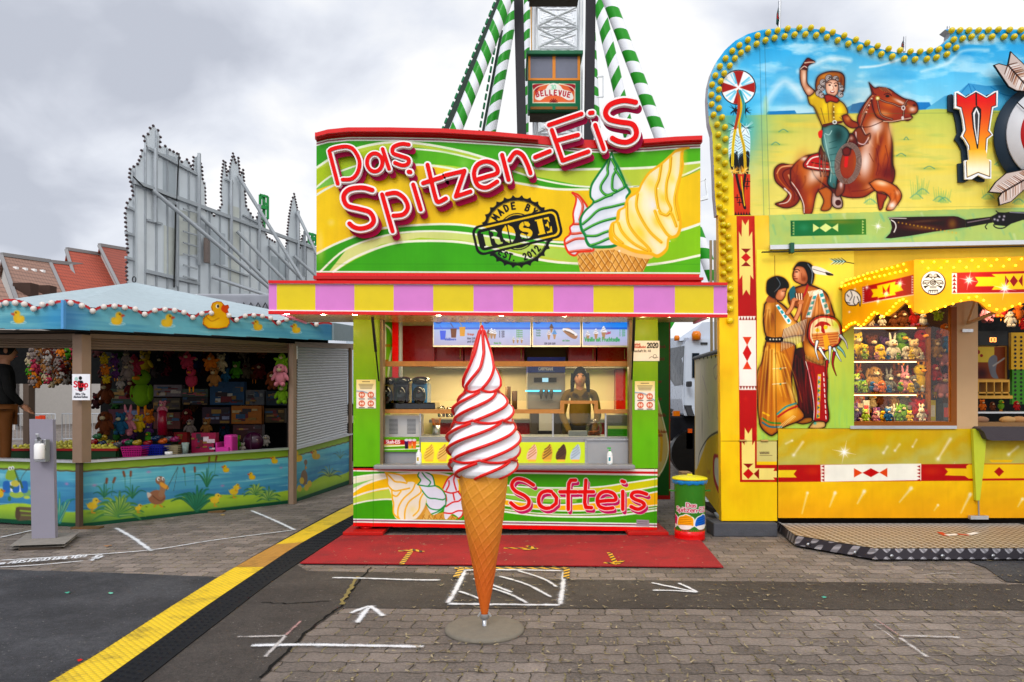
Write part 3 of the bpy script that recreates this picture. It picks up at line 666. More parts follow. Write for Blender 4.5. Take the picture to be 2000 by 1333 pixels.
def tape_mat():
 m=bpy.data.materials.new('hazard_tape');m.use_nodes=True;b=NB(m);p=b.N['Principled BSDF']
 a=b.n('ShaderNodeAttribute',attribute_name='along');w=b.n('ShaderNodeAttribute',attribute_name='across')
 f=b.m('FRACT',b.m('ADD',b.m('MULTIPLY',a.outputs['Fac'],9.5),b.m('MULTIPLY',w.outputs['Fac'],.6)))
 c=b.mix(b.m('GREATER_THAN',f,.5),lin('#eab41a'),lin('#15130f'));b.L.new(c,p.inputs['Base Color']);p.inputs['Roughness'].default_value=.4;return m
TAPE=tape_mat()
def tape(name,label,lines,w,z,cat='tape mark',group=None,m=None):
 mb=MB();al=[];ac=[]
 for li,(p,q)in enumerate(lines):
  a,b=Vector(G(*p)),Vector(G(*q));d=b-a;L=d.length;d.normalize();n=Vector((-d.y,d.x,0))*w/2;zz=z+.0012*li
  V=[a-n,b-n,b+n,a+n];V=[(v.x,v.y,zz)for v in V]+[(v.x,v.y,zz-.001)for v in V]
  mb.add(V,[(0,1,2,3),(0,4,5,1),(1,5,6,2),(2,6,7,3),(3,7,4,0)]);al+=[0,L,L,0]*2;ac+=[0,0,1,1]*2
 o=obj(name,mb,m or TAPE)
 for nm,v in(('along',al),('across',ac)):t=o.data.attributes.new(nm,'FLOAT','POINT');t.data.foreach_set('value',v)
 tag(o,label,cat,group)
tape('tape_arrow','hazard tape arrow pointing at the kiosk, on the red mat near the cable ramp',[((784,1107),(802,1082)),((778,1081),(806,1080)),((803,1078),(826,1083))],.052,.0245,'tape arrow','hazard tape arrows stuck on the red mat')
tape('tape_arrow','hazard tape arrow pointing sideways on the red mat behind the giant cone',[((984,1075),(1046,1076)),((1030,1071),(1048,1077)),((1046,1077),(1022,1079))],.05,.0245,'tape arrow','hazard tape arrows stuck on the red mat')
tape('tape_arrow','hazard tape arrow pointing away from the kiosk, on the red mat toward the bin',[((1190,1084),(1203,1106)),((1180,1104),(1206,1107)),((1205,1107),(1216,1100))],.05,.0245,'tape arrow','hazard tape arrows stuck on the red mat')
tape('tape_border','hazard tape along the edge of the sprayed hatched box on the paving',[((888,1113),(1112,1114)),((903,1112),(890,1132)),((1107,1113),(1106,1134))],.055,.0175)
KY=8.4
RED=mat('gloss_red','#dd1c14',0.3,var=.06,coat=.4);DRED=mat('dark_red','#b50f12',0.35,coat=.3);WHT=mat('white_trim','#f2f0ee',0.35,var=.05)
LIME=mat('lime_paint','#84bd12',0.4,var=.08,coat=.2);GREY=mat('grey_laminate','#8d8f93',0.45);DGREY=mat('dark_grey','#3c3d40',0.5);STEEL=mat('brushed_steel','#b9babd',0.32,metal=.9,var=.1)
BLACK=mat('black_plastic','#101012',0.4);WOOD=mat('pine_batten','#c08a4e',0.5,var=.25,vs=22);CREAM=mat('cream_wall','#e8d3a4',0.55,var=.05);DARKIN=mat('dark_interior','#2a2420',0.8)
ALU=mat('aluminium','#c9cbce',0.35,metal=.7,var=.08)
kiosk=thing('ice_cream_kiosk','green and yellow ice cream kiosk with striped awning and large lettered sign','kiosk',(-.1,KY,0))
K=lambda name,mb,m,**kw:obj(name,mb,m,kiosk,**kw)
def kq(px0,py0,px1,py1,Y0,Y1,mb=None,mi=0):
 """box whose front face covers the given photo rectangle at distance Y0, running back to Y1"""
 mb=mb or MB();x0,_,z1=W(px0,py0,Y0);x1,_,z0=W(px1,py1,Y0);return mb.box(x0,x1,Y0,Y1,z0,z1,mi)
BACK=10.75
sh=MB();xl,xr=W(690,0,KY)[0],W(1284,0,KY)[0]
sh.box(xl,xl+.04,KY+.05,BACK,.1,2.75);sh.box(xr-.04,xr,KY+.05,BACK,.1,2.75);K('side_wall',sh,LIME)
K('back_wall',MB().box(xl+.04,xr-.04,BACK-.04,BACK,.3,2.7),CREAM);K('floor',MB().box(xl+.04,xr-.04,KY+.06,BACK-.04,.12,.3),GREY)
K('ceiling',MB().box(xl+.04,xr-.04,KY+.05,BACK-.04,2.62,2.68),mat('ceiling_cream','#d8c49c',.6))
for a,b_ in((690,742),(1235,1285)):
 cv=Canvas(a,612,b_,915,.6,'#77b80c');cv.fill([(a-5,600),(b_+5,600),(b_+5,930),(a-5,930)],'#99a70e',False,col2='#63b30a',gr=((a,612),(a,860)))
 cv.tint(vnoise(cv.h,cv.w,60,60,5),'#5f9c10',.25)
 K('corner_post',kq(a,612,b_,915,KY+.004,KY+.06),LIME);cv.build('post_paint',front(KY),paint_mat('kiosk_paint'),kiosk)
K('window_jamb',kq(742,612,748,912,KY-.004,KY+.14),mat('bronze_trim','#7a6a4e',.4,metal=.4));K('window_jamb',kq(1229,612,1235,912,KY-.004,KY+.14),mat('bronze_trim','',.4))
for pts in(((727,617),(740,745)),((1239,617),(1234,742))):
 K('gas_strut',MB().tube([W(*pts[0],KY-.25),W(lerp(pts[0][0],pts[1][0],.55),lerp(pts[0][1],pts[1][1],.55),KY-.15)],.017,8).tube([W(lerp(pts[0][0],pts[1][0],.55),lerp(pts[0][1],pts[1][1],.55),KY-.15),W(*pts[1],KY-.05)],.009,8),BLACK)
def lower_panel():
 cv=Canvas(690,912,1284,1041,1.25,'#46a00a')
 cv.fill([(680,900),(1300,900),(1300,930),(680,920)],'#f3efe8',False)
 cv.frame(680,900,8.333)
 cv.fill([(80,290),(350,235),(700,205),(1100,195),(1500,205),(1800,260),(2000,330),(2000,470),(1700,400),(1400,380),(1000,330),(700,320),(300,420),(80,520)],'#e9e2c8',False)
 cv.fill([(80,380),(250,340),(420,300),(250,370),(80,450)],'#8bc660',False)
 cv.fill([(80,530),(250,410),(500,310),(800,235),(1150,215),(1500,225),(1780,300),(2000,420),(2000,700),(80,590)],'#f7c00c')
 cv.fill([(80,620),(300,540),(600,480),(900,460),(2100,620),(2100,820),(700,640),(300,650),(80,700)],'#bdd24a')
 for P,w in(([(70,275),(400,230),(750,215),(1150,200),(1500,210),(1800,290),(2050,400)],26),([(70,520),(250,400),(500,310),(800,240)],26),([(70,600),(300,520),(600,455),(900,450),(1400,520)],26),([(70,715),(300,660),(600,630),(900,640)],24)):cv.line(P,w,'#f1ede0')
 cv.frame(980,920,6.452)
 cv.fill([(-60,170),(300,200),(700,210),(1200,200),(1600,150),(2000,90),(2000,280),(1500,360),(900,400),(300,380),(-60,300)],'#8cc63f')
 cv.fill([(800,215),(1200,205),(1600,160),(1990,100),(1990,195),(1600,250),(1200,290),(800,260)],'#d2cd0c')
 cv.fill([(1000,350),(1500,300),(1990,200),(1990,260),(1500,350),(1000,400)],'#4aa30e')
 cv.fill([(-60,350),(300,410),(700,430),(1200,400),(1600,340),(1990,270),(1990,430),(1500,480),(1000,500),(300,470),(-60,420)],'#f5b80e')
 for P,w in(([(-60,170),(300,205),(700,215),(1200,205),(1600,150),(1990,92)],18),([(-60,280),(200,310),(600,345),(1000,340),(1400,290),(1990,190)],16),([(-60,340),(300,400),(700,430),(1200,395),(1600,335),(1990,255)],18),([(-60,420),(300,470),(800,505),(1300,490),(1990,430)],14),([(-60,470),(400,530),(900,550),(1400,530),(1990,460)],12),([(-60,500),(400,560),(900,580),(1400,570),(1990,490)],22)):cv.line(P,w,'#f1f3ea')
 cv.line([(-60,440),(400,500),(900,525),(1400,510),(1990,440)],5,'#3f8a1a');cv.line([(0,490),(500,548),(900,562),(1400,545),(1990,475)],4,'#c9a03a')
 L=[[(400,180),(300,120),(200,100),(140,140),(130,200),(180,260),(280,310),(340,370),(330,440),(260,475),(190,465),(115,405)],[(625,262),(570,255),(500,280),(465,350),(480,430),(540,470),(598,470)],[(650,290),(690,340),(685,410),(628,458)],[(930,118),(870,120),(845,160),(838,260),(838,485)],[(735,265),(940,265)],[(1060,118),(1052,260),(1045,400),(1060,460),(1130,465)],[(975,265),(1155,265)],[(1240,385),(1330,375),(1435,365),(1410,290),(1320,260),(1240,290),(1205,360),(1225,440),(1300,475),(1400,468)],[(1525,260),(1525,485)],[(1515,130),(1545,140)],[(1825,295),(1740,268),(1660,275),(1635,320),(1680,360),(1770,395),(1795,440),(1740,480),(1690,480),(1630,452)]]
 for w,c,dx,dy in((60,'#f1efec',24,40),(52,'#c0105c',24,40),(52,'#c0105c',14,22),(64,'#f3f1ee',0,0),(48,'#e4120e',0,0)):
  for P in L:
   sm=len(P)>5;cv.line([(p[0]+dx,p[1]+dy)for p in P],w if len(P)!=2 or P[0][1]>140 or P[0][0]<1400 else w,c,sm,soft=.45)
 cv.frame(680,900,8.333)
 def scoop(body,bc,lines,lc,w):
  cv.fill(body,bc);cv.mod
  for P in lines:cv.line(P,w,lc)
 cv.fill([(1080,960),(1270,700),(1400,960)],'#d59a3c',False);cv.fill([(1190,960),(1280,780),(1390,960)],'#e0b05a',False);cv.fill([(1390,960),(1370,880),(1555,840),(1780,930),(1740,965)],'#d89c40',False)
 for k in range(6):cv.line([(1200+k*95,960),(1240+k*95,880)],9,'#9a5f1c');cv.line([(1210+k*95,900),(1260+k*95,955)],8,'#a8702a')
 scoop([(1590,960),(1560,830),(1600,640),(1570,500),(1540,440),(1600,320),(1720,215),(1790,360),(1800,480),(1850,600),(1850,720),(1880,800),(1830,940),(1700,870)],'#e6e4ee',[[(1720,220),(1620,300),(1545,450)],[(1740,230),(1720,330),(1760,480)],[(1570,500),(1680,530),(1800,500)],[(1640,330),(1640,400),(1600,480)],[(1590,560),(1600,640),(1590,670)],[(1710,540),(1730,640)],[(1800,520),(1850,600),(1800,660),(1700,680),(1590,750)],[(1560,850),(1680,860),(1780,820),(1880,820)],[(1880,820),(1850,900),(1790,950)]],'#e0231c',24)
 scoop([(1130,390),(1180,320),(1130,250),(1160,180),(1260,180),(1380,270),(1410,410),(1540,500),(1590,600),(1580,740),(1480,840),(1370,880),(1290,760),(1270,620),(1190,520)],'#e2e2ee',[[(1160,180),(1135,250),(1180,320),(1130,395)],[(1130,395),(1300,420),(1440,415),(1540,490),(1590,600),(1540,640)],[(1260,190),(1370,250),(1410,400)],[(1200,190),(1260,270),(1340,350),(1300,420)],[(1190,470),(1300,600),(1420,620),(1540,640)],[(1270,700),(1340,780),(1480,800),(1570,730)],[(1590,640),(1580,740),(1480,820),(1360,870)]],'#1f8f3c',20)
 scoop([(600,190),(700,200),(880,240),(960,340),(1060,350),(1160,430),(1220,540),(1270,620),(1240,760),(1150,900),(1060,960),(820,960),(740,880),(720,700),(700,560),(640,400),(630,280)],'#f1e6cf',[[(605,192),(680,260),(760,340),(860,350),(950,370)],[(620,200),(760,215),(880,250),(960,350)],[(610,200),(640,300),(650,400),(740,490),(860,480),(1000,450)],[(720,560),(790,580),(860,500)],[(1090,380),(1040,490),(900,620),(820,760),(810,900),(840,960)],[(1160,420),(1180,520),(1000,660),(930,800),(920,950)],[(1220,540),(1170,640),(1150,800),(1060,900)],[(710,480),(720,620),(740,700),(740,860),(830,950)]],'#f4b512',24)
 cv.spray(1050,800,70,'#f2dc8a',.6)
 cv.frame()
 cv.fill([(680,905),(1300,912),(1300,922),(1232,921),(742,912),(680,911)],'#ece9e4',False);cv.line([(685,916.5),(1290,924)],4.6,'#c41020',False);cv.line([(685,919.8),(1290,928)],2.4,'#efeae4',False)
 cv.line([(685,1014.5),(1290,1024)],2.6,'#f4f0f2',False);cv.line([(685,1017),(1290,1026.5)],2.2,'#8e1668',False);cv.line([(685,1019.6),(1290,1029)],2.6,'#f4f0f2',False)
 cv.fill([(685,1021),(1290,1030.5),(1290,1060),(685,1060)],'#e81a14',False)
 for x in(695.5,729,1279):cv.line([(x,912),(x,1041)],.9,'#1f6a10' if x<1000 else '#2a7a12',False,.5,.55)
 cv.fill([(1243,1015),(1268,1016),(1268,1029),(1243,1028)],'#9a8f98',False);cv.line([(1246,1019),(1264,1020)],1,'#6e6670',False);cv.line([(1246,1023),(1264,1024)],1,'#6e6670',False)
 K('front_panel',MB().slab([W(690,909,KY+.004),W(690,1028,KY+.004),W(1283,1038.5,KY+.004),W(1284.5,917,KY+.004)],.06),RED)
 cv.build('front_artwork',front(KY),paint_mat('kiosk_paint',.3),kiosk,clip=[(690,911),(690,1028),(1283,1038.5),(1284.5,917)])
lower_panel()
K('counter',MB().box(W(735,0,KY)[0],W(1236,0,KY)[0],KY-.17,KY+.25,W(0,913,KY-.1)[2]-.02,W(0,908,KY-.1)[2]),mat('counter_grey','#8a8b8f',.35),bevel=.012)
CZ=W(0,908,KY-.1)[2]
K('counter_riser',kq(741,860,822,908,KY+.12,KY+.2),GREY);K('counter_riser',kq(822,857,1143,908,KY+.12,KY+.2),GREY)
K('counter_riser',kq(1143,858,1234,906,KY+.10,KY+.2),mat('mesh_grey','#a2a4a8',.4,metal=.3));K('counter_riser_frame',MB().bar(W(1143,859,KY+.09),W(1234,859,KY+.09),.02).bar(W(1144,859,KY+.09),W(1144,906,KY+.09),.02).bar(W(1233,859,KY+.09),W(1233,906,KY+.09),.02),STEEL)
K('inner_counter',kq(741,854,1234,861,KY+.2,KY+.85),GREY)
def flavours():
 cv=Canvas(822,864,1143,905,1.4,'#e8dc10');cv.fill([(822,864),(1143,864),(1143,905),(822,905)],'#f7ea18',False,col2='#c9dc14',gr=((822,864),(1143,905)))
 r=random.Random(5)
 for x,c1,c2 in((838,'#f4c64a','#c98a14'),(864,'#edb95a','#a8741e'),(890,'#f0c060','#c8802a'),(915,'#e6c070','#b07a2a'),(940,'#f0d080','#c09a40'),(965,'#ecd9a0','#c9b060'),(985,'#efd59a','#c8a860'),(1013,'#f0c040','#d89a20'),(1038,'#f2b9a0','#c07840'),(1068,'#e0a030','#4a2c10'),(1096,'#5a3414','#2c1808'),(1124,'#b9c2cc','#8894a2')):
  if x in(1013,):continue
  x2={1038:1039,1068:1069}.get(x,x)
  cv.fill([(x2-9,898),(x2-10,888),(x2-6,880),(x2+5,868),(x2+10,880),(x2+9,892),(x2+6,899)],c1)
  for k in range(4):cv.line([(x2-8+k,896-k*6),(x2+2,889-k*5),(x2+8-k,884-k*5)],1.8,c2,a=.9)
  cv.line([(x2-6,900),(x2+6,900)],4,'#f6b73a')
 cv.build('flavour_display',front(KY+.115),paint_mat('lit_flavours',es=1.0),kiosk)
flavours()
AY=7.42
def awning():
 xs=[525,540.5,616,692,769,846,925,1002,1081,1159,1238,1318,1394,1420]
 top=lambda x:553.5+(x-525)*.0045;bot=lambda x:609+(x-525)*.0078
 YL,PK_=mat('awning_yellow','#e3c90a',.35,coat=.2),mat('awning_pink','#d880c8',.35,coat=.2)
 for i in range(13):
  a,b_=xs[i],xs[i+1]
  K('awning_stripe',MB().slab([W(a,top(a),AY),W(a,bot(a),AY),W(b_,bot(b_),AY),W(b_,top(b_),AY)],.03),PK_ if i%2==0 else YL)
 for f0,f1,m,dy in((548,553.5,RED,-.03),(553.5,555,WHT,-.012),(605.5,607.5,WHT,-.012),(607.5,613.5,RED,-.03)):
  g0=lambda x,f:f+(x-525)*(.0045 if f<580 else .0078)
  K('awning_rail',MB().slab([W(524,g0(524,f0),AY+dy),W(524,g0(524,f1),AY+dy),W(1421,g0(1421,f1),AY+dy),W(1421,g0(1421,f0),AY+dy)],.05),m)
 x0,x1=W(526,0,AY)[0],W(1419,0,AY)[0];zt=W(0,553,AY)[2];zb=W(0,608,AY)[2]
 K('awning_roof',MB().box(x0+.01,x1-.01,AY+.035,KY+.3,zt-.03,zt),RED)
 K('awning_end',MB().box(x0,x0+.025,AY+.032,KY+.3,zb,zt-.03),PK_);K('awning_end',MB().box(x1-.025,x1,AY+.032,KY+.3,zb,zt-.03),PK_)
 K('awning_ceiling',MB().box(x0+.03,x1-.03,AY+.05,KY+.28,zb+.02,zb+.04),mat('ceiling_tan','#d2b06c',.3,metal=.45,var=.04))
 pass
 lamp=glow_mat('downlight','#ffdca0',9)
 for px in(570,640,700,860,980,1100,1250,1300,1375):
  x=W(px,0,AY+.4)[0];c=(x,AY+.16,zb+.012);K('downlight',MB().lathe([(0,0),(.045,0),(.05,.004),(0,.004)],c,12),lamp)
  ld=bpy.data.lights.new('awning_lamp','POINT');ld.energy=7;ld.color=(1,.76,.42);ld.shadow_soft_size=.03
  lo=bpy.data.objects.new('awning_lamp',ld);COL.objects.link(lo);lo.location=(x,AY+.22,zb-.05)
awning()
K('sign_base_rail',MB().slab([W(612,539,7.86),W(612,545,7.86),W(1374,547,7.86),W(1374,542,7.86)],.1),DRED)
K('sign_base_rail',MB().slab([W(618,533,7.9),W(618,540,7.9),W(1366,542,7.9),W(1366,536,7.9)],.1),RED)
K('roof',MB().box(W(620,0,8)[0],W(1368,0,8)[0],7.96,BACK,W(0,545,8)[2]-.12,W(0,545,8)[2]),RED)
SY=7.98
TOPC=[(618,260),(640,254),(680,250),(760,250),(860,252),(960,258),(1050,266),(1130,274),(1200,276),(1270,272),(1320,268),(1368,266)]
def sign():
 cv=Canvas(618,246,1368,536,1.25,'#3a9c08')
 cv.fill([(610,240),(1000,240),(1380,240),(1380,400),(1000,400),(610,400)],'#389c08',False,col2='#54b410',gr=((620,300),(1370,300)))
 cv.frame(600,180,2.353)
 cv.fill([(40,350),(160,280),(320,235),(480,235),(700,275),(900,330),(1100,360),(1300,350),(1560,345),(1810,320),(1810,360),(1810,800),(40,800)],'#b9cd40',False)
 cv.fill([(40,360),(200,290),(350,250),(500,258),(560,300),(300,330),(40,440)],'#aac400',False)
 cv.fill([(560,262),(760,305),(900,350),(1010,380),(1290,440),(1100,430),(900,400),(700,345),(500,330),(300,330),(460,262)],'#55ae1e')
 cv.fill([(40,440),(150,360),(300,320),(460,300),(470,330),(200,400),(100,440),(45,480)],'#7cc24a')
 cv.fill([(1000,390),(1150,425),(1300,435),(1300,445),(1080,440)],'#3d9e0e',False)
 cv.fill([(40,450),(130,420),(300,355),(500,335),(620,345),(780,385),(1000,425),(1150,445),(1300,445),(1560,430),(1720,395),(1810,360),(1810,610),(1700,640),(1560,660),(1250,690),(1100,690),(900,645),(700,612),(500,615),(300,640),(140,700),(40,750)],'#f4cb06',False,col2='#ecc204',gr=((40,400),(1810,500)))
 cv.fill([(40,740),(150,690),(300,640),(500,612),(700,612),(900,640),(1100,680),(1250,690),(1250,720),(1000,690),(750,650),(560,640),(350,660),(180,720),(40,800)],'#3aa00e',False)
 cv.fill([(100,826),(170,740),(330,680),(520,645),(700,655),(860,690),(1000,740),(1200,800),(1200,830)],'#a6cc30',False)
 cv.fill([(70,826),(180,720),(350,665),(540,640),(740,650),(1000,700),(1300,740),(1810,610),(1810,760),(1560,800),(1200,780),(900,720),(700,680),(520,670),(340,700),(200,770),(110,826)],'#d6dd86',False,col2='#9fce40',gr=((500,650),(1300,700)))
 cv.fill([(1180,720),(1500,700),(1810,610),(1810,770),(1560,800),(1300,790)],'#84c41a',False)
 cv.fill([(40,826),(40,760),(200,700),(100,826)],'#3c9e0c',False);cv.fill([(120,830),(220,770),(360,705),(520,685),(700,690),(860,725),(1000,762),(1200,790),(1560,800),(1810,760),(1810,840),(100,840)],'#3fa50a',False)
 cv.fill([(900,745),(1000,762),(1200,790),(1560,795),(1810,752),(1810,835),(1000,835)],'#58b40c',False)
 for P,w in(([(40,350),(150,285),(320,238),(480,233),(700,270),(900,325),(1100,355),(1300,355),(1560,348),(1810,322)],11),([(470,260),(620,275),(780,312),(950,365),(1100,410),(1300,437),(1560,430),(1720,385),(1810,345)],8),([(40,440),(130,375),(300,318),(450,300)],8),([(40,475),(120,430),(300,362),(480,335),(640,348),(800,388),(1000,425),(1150,447),(1290,448)],10),([(40,745),(150,690),(320,632),(500,612),(700,610),(900,645),(1100,685),(1200,692)],10),([(60,826),(180,722),(360,660),(540,640),(740,650),(1000,692),(1200,712)],9),([(120,826),(220,760),(380,700),(520,685),(700,690),(850,718),(1000,757),(1200,787),(1560,795),(1810,750)],11),([(1560,660),(1700,640),(1810,605)],12)):cv.line(P,w,'#eef2da')
 cv.line([(1500,436),(1700,400),(1810,350)],2,'#4b6a30');cv.spray(110,600,22,'#f8e29a',.5);cv.spray(60,700,20,'#f8e09a',.5,80);cv.spray(720,330,30,'#8fd05a',.45);cv.spray(640,300,40,'#6cc03a',.3)
 cv.frame()
 tl=[(x,y+17 if x<1040 else y+15)for x,y in TOPC]
 cv.fill([(600,230),(1400,230)]+tl[::-1],'#e01f18',False)
 for dy,w,c in((0,2.2,'#8a0c14'),(2.5,2,'#f0e8ea'),(4.8,2,'#a0286a'),(7.4,2.6,'#f4f2f0')):cv.line([(x,y+dy)for x,y in tl],w,c,False)
 cv.line([(618,531),(1368,534)],2.6,'#f2f0ec',False);cv.line([(618,516),(1368,516.5)],.7,'#2d7a10',False,.5,.6)
 cv.frame(1090,270,4.762);r=random.Random(2)
 def waffle(P,x0,x1,y0,y1):
  cv.fill(P,'#e8b254',False,col2='#c98a34',gr=((x0,y0),(x1,y0)))
  bg=cv.A.copy()
  for k in range(-6,10):
   cv.line([(x0+k*62,y0),(x0+k*62+150,y1)],9,'#9a6220',False,.5,.85);cv.line([(x0+k*62+150,y0),(x0+k*62,y1)],9,'#9a6220',False,.5,.85)
   cv.line([(x0+k*62+10,y0),(x0+k*62+160,y1)],6,'#f8dc98',False,.5,.8)
  m=Canvas(cv.x0,cv.y0,cv.x1,cv.y1,cv.res,'#000000');m.o=cv.o;m.fill(P,'#ffffff',False);f=m.A[...,:1];cv.A=cv.A*f+bg*(1-f)
 waffle([(165,1060),(340,1040),(350,1245),(205,1245)],160,350,1050,1250);waffle([(330,1030),(520,1020),(480,1245),(350,1245)],330,520,1020,1250);waffle([(520,1000),(870,1090),(790,1245),(465,1245)],460,880,1000,1250)
 cv.fill([(520,990),(700,1030),(880,1080),(850,1125),(690,1100),(510,1030)],'#f0c274');cv.fill([(330,1020),(520,1010),(510,1040),(340,1050)],'#e9bd6c',False)
 def swirl(body,bc,shade,lines,lc,hl,w):
  cv.fill(body,'#f4f2ea',out=1.0);cv.fill(body,lc);cv.fill([(lerp(sum(p[0]for p in body)/len(body),p[0],.93),lerp(sum(p[1]for p in body)/len(body),p[1],.95))for p in body],bc)
  for sx,sy,sr,c,a in shade:cv.spray(sx,sy,sr,c,a,sr*1.6,-.5)
  for P in lines:cv.line([(p[0]+16,p[1]+4)for p in P],w*2.6,hl if lc=='#f4b40c' else '#a8b4c0',True,5,.42)
  for P in lines:cv.line(P,w*1.25,lc);cv.line([(p[0]+4,p[1]+4)for p in P],w*.35,'#7a3a08' if lc=='#f4b40c' else '#0a2a18',a=.35);cv.line([(p[0]-3,p[1]-4)for p in P],w*.32,hl,a=.85)
  cv.line(body+[body[0]],w*.9,lc)
 swirl([(135,510),(200,540),(280,660),(260,760),(260,900),(320,1000),(320,1050),(200,1060),(155,1095),(100,1070),(65,1000),(65,940),(115,890),(110,830),(145,790),(140,700),(165,600),(165,550)],'#eceaf0',[],[[(135,510),(200,560),(230,640),(200,760)],[(110,890),(160,890),(230,880)],[(75,980),(160,940),(250,935)],[(140,800),(190,800)],[(110,1060),(180,1050),(300,1040)]],'#e33a20','#f8a08a',19)
 swirl([(500,135),(520,200),(560,270),(610,380),(630,440),(670,500),(640,560),(700,700),(620,900),(540,1000),(420,1020),(300,1010),(260,960),(250,910),(215,850),(205,760),(250,680),(330,600),(300,540),(310,440),(370,340),(440,240)],'#e6ecf2',[(470,420,50,'#c4d2dc',.5),(420,720,60,'#ccd6de',.4),(560,560,40,'#ffffff',.6)],[[(480,190),(460,280),(460,340),(400,440),(410,500),(470,530),(600,470),(635,440)],[(500,200),(540,290),(510,360),(505,470),(540,490)],[(530,290),(600,400),(620,450)],[(330,600),(380,580),(440,550),(500,530)],[(230,800),(290,750),(380,670),(500,640),(620,610)],[(240,860),(330,810),(430,770),(560,740)],[(255,910),(350,910),(430,880),(520,850)],[(300,1000),(380,975),(470,935),(520,930)]],'#13803c','#8fe03c',20)
 swirl([(1215,92),(1165,110),(1155,180),(1160,260),(1130,400),(1105,560),(1130,700),(1140,820),(1110,910),(1030,940),(1010,1040),(930,1105),(860,1080),(720,1060),(600,1010),(500,960),(480,880),(500,800),(545,770),(560,680),(620,640),(650,560),(740,500),(780,420),(850,320),(960,240),(1050,160),(1110,110)],'#f5e9bc',[(860,420,55,'#f7d83c',.7),(700,740,45,'#f6e05a',.6),(980,560,40,'#f4cf20',.7),(1060,380,32,'#f6d640',.6),(760,880,60,'#f6d22a',.8),(620,900,50,'#f4dc60',.7),(920,780,45,'#f2c41c',.7),(1080,720,36,'#f6d84a',.7),(900,640,50,'#ece8f0',.7)],[[(960,250),(940,380),(910,480),(930,640),(950,690)],[(1050,180),(1040,300),(1010,420),(1010,560),(1050,660),(1020,710)],[(1150,140),(1140,320),(1100,480),(1085,600),(1120,760)],[(740,520),(730,640),(780,760),(860,880),(960,970)],[(640,600),(650,780),(720,900),(820,1000),(860,1050)],[(900,680),(940,780),(1010,890),(1050,920)],[(560,790),(600,880),(700,980),(830,1050)],[(510,800),(520,900),(600,980)],[(950,700),(1010,720),(1050,700),(1100,820)]],'#f4b40c','#fbdc4a',22)
 cv.spray(930,470,6,'#ffffff',.9);cv.spray(925,670,7,'#ffffff',.9);cv.spray(1040,960,6,'#ffffff',.9);cv.spray(570,1050,9,'#ffffff',.9)
 bgc=cv.A.copy();cv.frame(900,370,7.843)
 K0='#0c0a08';n=26;gp=[]
 for k in range(n*4):
  t=2*PI*k/(n*4);rr=562 if k%4==0 else 520+6*abs(k%4-2);gp.append((866+rr*math.cos(t),650+rr*math.sin(t)))
 cv.fill(gp,K0,False);cv.ell(866,650,480,480,bgc);cv.ring(866,650,470,6,K0);
 cv.ell(866,650,285,285,K0);cv.ring(866,650,262,14,bgc,215,320);cv.ring(866,650,262,14,bgc,40,110)
 def arc(txt,r,a0,a1,h,w,up=True):
  n_=len(txt)
  for i,ch in enumerate(txt):
   a=math.radians(lerp(a0,a1,i/(n_-1)));x,y=866+r*math.cos(a),650+r*math.sin(a);rot=(-math.degrees(a)-90)if up else(-math.degrees(a)+90)
   for st in text_strokes(ch,x-(.24*h)*math.cos(math.radians(rot)),y+(.24*h)*math.sin(math.radians(rot)),h,rot)[0]:cv.line(st,w,K0,False,.5)
 arc('MADE BY',350,212,310,96,27);arc('EST. 2012',445,128,40,92,24,False)
 cv.frame(900+866/7.843,370+655/7.843,7.843)
 ca,sa=math.cos(math.radians(-13)),math.sin(math.radians(-13));R=lambda P:[(x*ca-y*sa,x*sa+y*ca)for x,y in P]
 def rr(w,h,c,q):
  P=[]
  for cx_,cy_,a in((w-q,-h+q,-90),(w-q,h-q,0),(-w+q,h-q,90),(-w+q,-h+q,180)):
   for k in range(6):t=math.radians(a+k*18);P.append((cx_+q*math.cos(t),cy_+q*math.sin(t)))
  cv.fill(R(P),c,False)
 rr(680,232,K0,120);rr(642,196,bgc,95);rr(612,166,K0,80)
 for P in([[(-530,-115),(-440,-115),(-440,120),(-530,120)]],[[(-470,-115),(-445,-115),(-445,120),(-470,120)]]):pass
 def lt(P,sm=False):cv.fill(R(P),bgc,sm,.5)
 lt([(-545,-118),(-425,-118),(-425,-98),(-432,-98),(-432,100),(-420,122),(-545,122),(-545,104),(-518,98),(-518,-94),(-545,-98)])
 lt([(-405,-118),(-330,-112),(-295,-60),(-330,-8),(-290,20),(-280,90),(-250,104),(-262,122),(-330,124),(-362,90),(-368,20),(-405,12),(-405,-12),(-372,-20),(-362,-60),(-380,-92),(-405,-96)])
 lt([(-150,-122),(-210,-90),(-232,0),(-210,90),(-150,124),(-150,60),(-162,0),(-150,-60)],True);lt([(-120,-122),(-60,-90),(-38,0),(-60,90),(-120,124),(-120,60),(-108,0),(-120,-60)],True)
 cv.fill(R([(-236,0),(-222,-70),(-180,-115),(-148,-122),(-148,122),(-180,115),(-222,70)]),bgc,True,.5);cv.fill(R([(-34,0),(-48,-70),(-90,-115),(-122,-122),(-122,122),(-90,115),(-48,70)]),bgc,True,.5)
 sp=[(185,-70),(150,-100),(95,-92),(70,-50),(100,-12),(165,12),(195,55),(165,95),(110,100),(60,62)];cv.line(R(sp),60,bgc,True,.5);cv.line(R([(128,-132),(128,-75)]),7,K0,False);cv.line(R([(128,72),(128,130)]),7,K0,False);cv.fill(R([(185,-118),(200,-118),(200,-40),(185,-50)]),bgc,False);cv.fill(R([(45,50),(60,40),(62,120),(45,120)]),bgc,False)
 lt([(300,-118),(420,-118),(420,-98),(412,-98),(412,100),(420,122),(300,122),(300,104),(325,98),(325,-94),(300,-98)])
